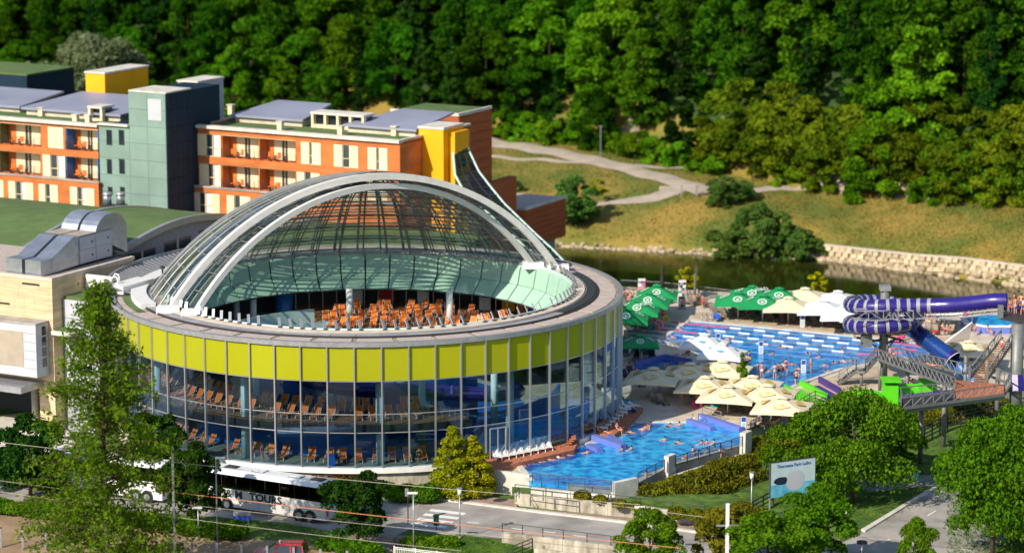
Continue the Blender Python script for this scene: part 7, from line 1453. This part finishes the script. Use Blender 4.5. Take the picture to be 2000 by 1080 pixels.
NT[2].put(P(700, 1072, GZ), 0, 'round dark tree on the verge in front of the coach', None, (1.02, 1.02, .96)); NT[2].put(P(376, 1036, GZ), 1, 'dark tree at the front end of the coach', None, (.85, .85, 1.1)); NT[2].put(P(60, 985, GZ), 2, 'dark green tree by the undercroft', None, 1.15); NT[2].put(P(300, 955, GZ), 3, 'dark tree behind the white coach', None, 1.0); NT[2].put(P(-20, 960, GZ), 4, 'dark tree at the far corner by the yard', None, .9)
AU = make_tree('yellowing_tree', 'low tree with yellowing leaves by the catenary mast', 'tree', 5.6, 2.3, .8, 'round', 7000, .22, 'leaf_ivy', 30, 44, 6); AU.put(P(1410, 1115, GZ), 0, 'tree with yellowing leaves beside the catenary mast', None, 1.0); AU.put(P(1455, 1085, GZ), 2, 'small yellowing tree behind the catenary mast', None, .8)
CY_ = make_tree('golden_cypress', 'x', 'tree', 5.9, 1.75, .2, 'cypress', 15000, .15, 'leaf_yellow', 90, 51, 2, .08); CY_.put(P(884, 972, GZ), 0, 'taller golden cypress between bushes and wooden deck', None, (1.15, 1.15, 1.08)); CY_.put(P(923, 970, GZ), 2, 'shorter golden cypress beside the concrete wall', None, (1.1, 1.1, .92))
FIR = make_tree('small_fir', 'x', 'tree', 4.2, 1.0, .3, 'cone', 3000, .16, 'leaf_bright', 34, 52, 2, .05); FIR.put(P(1449, 772), 0, 'small green fir rising between the cream parasols')
# dawn redwood
rw = root('dawn_redwood', 'tall feathery pyramidal tree towering before stone building and hall', 'tree', tuple(P(207, 1150, GZ))); Hh = 25.2; tm = MB(); tm.tube([(0, 0, -.5), (0, 0, 6), (.1, 0, 14), (.25, 0, Hh)], [.42, .34, .2, .03], 9); pts = []; br = MB()
for i in range(420):
    t = random.random() ** .95; z = 1.2 + (Hh - 1.6) * t; Rm = 8.6 * (1 - t) ** .74 * (1 if t > .1 else .9) * random.uniform(.45, 1.14) + .2; a = random.uniform(0, 6.28); up = .55 * Rm * (.35 + t * .8); q = []
    for k in range(6): s_ = k / 5; q.append(Vector((math.cos(a) * Rm * s_, math.sin(a) * Rm * s_, z + up * s_ - .28 * Rm * s_ * s_)))
    br.tube(q, [.07 * (1 - t) + .02, .05 * (1 - t) + .02, .04, .03, .02, .01], 4, cap=False); n = int(14 + 50 * Rm / 7 * 1.5)
    for _ in range(n):
        s_ = random.uniform(.22, 1.03) ** .8; p = q[0].lerp(q[-1], min(1, s_)); p.z = z + up * s_ - .28 * Rm * s_ * s_; sp_w = .16 + .34 * (1 - abs(2 * s_ - 1.1)) ; pts.append((p.x + random.gauss(0, sp_w), p.y + random.gauss(0, sp_w), p.z + random.gauss(-.12, .26)))
tm.build('trunk', 'bark', rw, True); tag(br.build('branches', 'bark', rw), kind='stuff'); piece('foliage', leafmesh('foliage', pts, .17, 'leaf_redwood', 2.1, .5), rw)
# hedges, bushes, ivy
def leafcloud(name, label, cat, blobs, n, ls, mat, droop=0., kind=None):
    c0 = blobs[0][0]; r = root(name, label, cat, tuple(c0)); B_ = [((b[0] - c0.x, b[1] - c0.y, b[2] - c0.z), rr) for b, rr in [((q[0].x, q[0].y, q[0].z), q[1]) for q in blobs]]
    pts, nn_ = crown_pts(B_, n, .1); piece('foliage', leafmesh('foliage', pts, ls, mat, 1.2, droop, nrm=nn_), r); core = MB()
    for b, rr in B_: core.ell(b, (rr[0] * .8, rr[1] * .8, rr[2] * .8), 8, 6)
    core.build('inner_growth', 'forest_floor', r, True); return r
def line_blobs(pix, z, rad, n, jit=.3):
    P_ = [P(a, b, z) for a, b in pix]; o = []; L = [(b - a).length for a, b in zip(P_[:-1], P_[1:])]; T = sum(L)
    for k in range(n):
        d = T * (k + .5) / n
        for a, b, l in zip(P_[:-1], P_[1:], L):
            if d <= l: q = a.lerp(b, d / l); break
            d -= l
        r_ = tuple(x * random.uniform(.8, 1.15) for x in rad); o.append((q + Vector((random.uniform(-jit, jit), random.uniform(-jit, jit), random.uniform(-.1, .1))), r_))
    return o
leafcloud('rust_hedge', 'rusty brown hedge at the foot of the glass hall', 'hedge', line_blobs([(440, 928), (560, 940), (700, 948)], GZ + .6, (1.0, .7, .8), 14), 9000, .13, 'leaf_rust')
leafcloud('green_bush', 'spreading bright green bush beside the golden cypress', 'bush', line_blobs([(775, 965), (850, 968)], GZ + .7, (1.3, 1.0, 1.0), 5), 7000, .15, 'leaf_bright')
leafcloud('green_bush', 'low green bush behind the round dark tree', 'bush', line_blobs([(730, 955), (765, 962)], GZ + .5, (1.0, .9, .8), 3), 3500, .15, 'leaf_bright')
leafcloud('hedge', 'clipped green hedge beneath the round dark tree', 'hedge', line_blobs([(632, 1062), (690, 1074), (738, 1078)], GZ + .5, (1.1, .8, .8), 8), 7000, .16, 'leaf_bright')
leafcloud('hedge', 'green hedge on the verge before the dark coach front', 'hedge', line_blobs([(350, 1030), (400, 1034), (468, 1040)], GZ + .7, (1.1, .8, .9), 9), 8000, .16, 'leaf_bright')
leafcloud('hedge', 'green hedge on the verge behind the tall feathery tree', 'hedge', line_blobs([(-40, 985), (100, 1000), (340, 1025)], GZ + .7, (1.2, .8, .9), 18), 12000, .17, 'leaf_bright')
leafcloud('hedge', 'spiky green hedge by the thin pale post', 'hedge', line_blobs([(790, 1062), (840, 1060), (890, 1062)], GZ + .4, (.9, .7, .6), 8), 6000, .15, 'leaf_bright')
leafcloud('green_shrub', 'leafy shrubs before the yard by the undercroft', 'shrub', line_blobs([(20, 930), (70, 925), (120, 950)], GZ + .9, (1.3, 1.0, 1.2), 7), 7000, .18, 'leaf_bright')
for i, (px, py, s_) in enumerate(((1137, 975, .75), (1172, 982, .65), (1210, 990, .65), (1242, 994, .6), (1322, 1010, .85), (1358, 1014, .85), (1392, 1016, .95), (1435, 1015, 1.1), (955, 965, .5))):
    leafcloud('ball_bush', '%s clipped yellow green ball bush from the cypress side' % ORD[(i + 1) % 9], 'bush', [(P(px, py, GZ + 1.0) + Vector((0, 0, .35 * s_)), (s_, s_, s_ * .75))], 1300, .12, 'leaf_ivy')
def ivy(label, pix, z, rad, n, cnt, hang):
    bl_ = line_blobs(pix, z, rad, n, .5); c0 = bl_[0][0]; r = root('hanging_ivy', label, 'ivy', tuple(c0)); B_ = [((b.x - c0.x, b.y - c0.y, b.z - c0.z), rr) for b, rr in bl_]; pts, nn_ = crown_pts(B_, cnt, .1); ex = []
    for _ in range(int(cnt * .9)): b, rr = random.choice(B_); ex.append((b[0] + random.gauss(0, rr[0] * .6), b[1] - rr[1] * random.uniform(.8, 1.05), b[2] - abs(random.gauss(0, hang))))
    P_ = np.concatenate([pts, np.array(ex)]); piece('foliage', leafmesh('foliage', P_, .15, 'leaf_ivy', 1.8, 1.4), r); core = MB()
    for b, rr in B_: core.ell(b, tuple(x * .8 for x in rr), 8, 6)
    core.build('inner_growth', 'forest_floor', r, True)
ivy('broad ivy curtain below the short glass railing', [(1262, 972), (1330, 950), (1395, 940)], -1.0, (1.5, 1.2, .9), 14, 15000, .8)
ivy('thick ivy curtain below the long glass railing', [(1345, 945), (1410, 920), (1462, 908)], -.55, (1.4, 1.1, 1.0), 14, 15000, 1.1)
ivy('ivy mound below the bare shrub', [(1478, 878), (1530, 872), (1590, 868)], -.7, (1.5, 1.1, 1.0), 10, 9000, .9)
ivy('ivy in the shade below the steel walkway', [(1780, 812), (1870, 800), (1960, 790)], -.8, (1.5, .9, .7), 10, 8000, .9)
# bare shrub
bs = root('bare_shrub', 'bare twiggy shrub at the end of the terrace railing', 'shrub', tuple(P(1570, 830, -1))); m = MB()
for i in range(110):
    a = random.uniform(0, 6.28); l_ = random.uniform(1.2, 4.6); q = Vector((math.cos(a) * l_ * .5, math.sin(a) * l_ * .35, l_ * .8)); st_ = Vector((random.uniform(-1.8, 2.2), random.uniform(-.5, .5), 0)); m.tube([st_, st_ + q * .5 + Vector((0, 0, .15)), st_ + q], [.04, .025, .01], 4)
tag(m.build('twigs', 'twig', bs), kind='stuff')
# meadow tufts and lawn grass
def tufts(name, fn, n, size, mat):
    P_ = []
    while len(P_) < n:
        p = fn()
        if p: P_.append(p)
    o = bpy.data.objects.new(name, leafmesh(name, P_, size, mat, .5)); link(o); tag(o, kind='stuff')
leafmat('dry_grass', (.12, .15, .02), (.31, .24, .05), .085, 0, .3)
def md():
    x = random.uniform(-12, 80); y = random.uniform(interp(x, FARB) + 2, interp(x, EDGE) - 1)
    return (x, y, hgt(x, y) + .05)
tufts('meadow_grass', md, 26000, .32, 'dry_grass')
lawnp = [poly([(770, 1054), (900, 1046), (1040, 1075), (1040, 1120), (760, 1110)], GZ), poly([(1560, 1000), (1500, 950), (1600, 910), (1800, 920), (1838, 940), (1690, 1026)], GZ), poly([(-100, 985), (370, 1006), (640, 1038), (760, 1054), (560, 1052), (0, 996)], GZ), poly([(1245, 990), (1460, 905), (1600, 880), (1990, 830), (2100, 900), (1600, 1060)], GZ), poly([(1850, 950), (2000, 960), (2060, 1100), (1850, 1100)], GZ)]
def inside(p, pl):
    c = False; n = len(pl)
    for i in range(n):
        (x1_, y1_), (x2_, y2_) = pl[i], pl[(i + 1) % n]
        if (y1_ > p[1]) != (y2_ > p[1]) and p[0] < (x2_ - x1_) * (p[1] - y1_) / (y2_ - y1_) + x1_: c = not c
    return c
def lw():
    pl = random.choice(lawnp); xs = [q[0] for q in pl]; ys = [q[1] for q in pl]; p = (random.uniform(min(xs), max(xs)), random.uniform(min(ys), max(ys)))
    return (p[0], p[1], A_ + .13) if inside(p, pl) else None
tufts('lawn_grass', lw, 22000, .16, 'grass_blade')
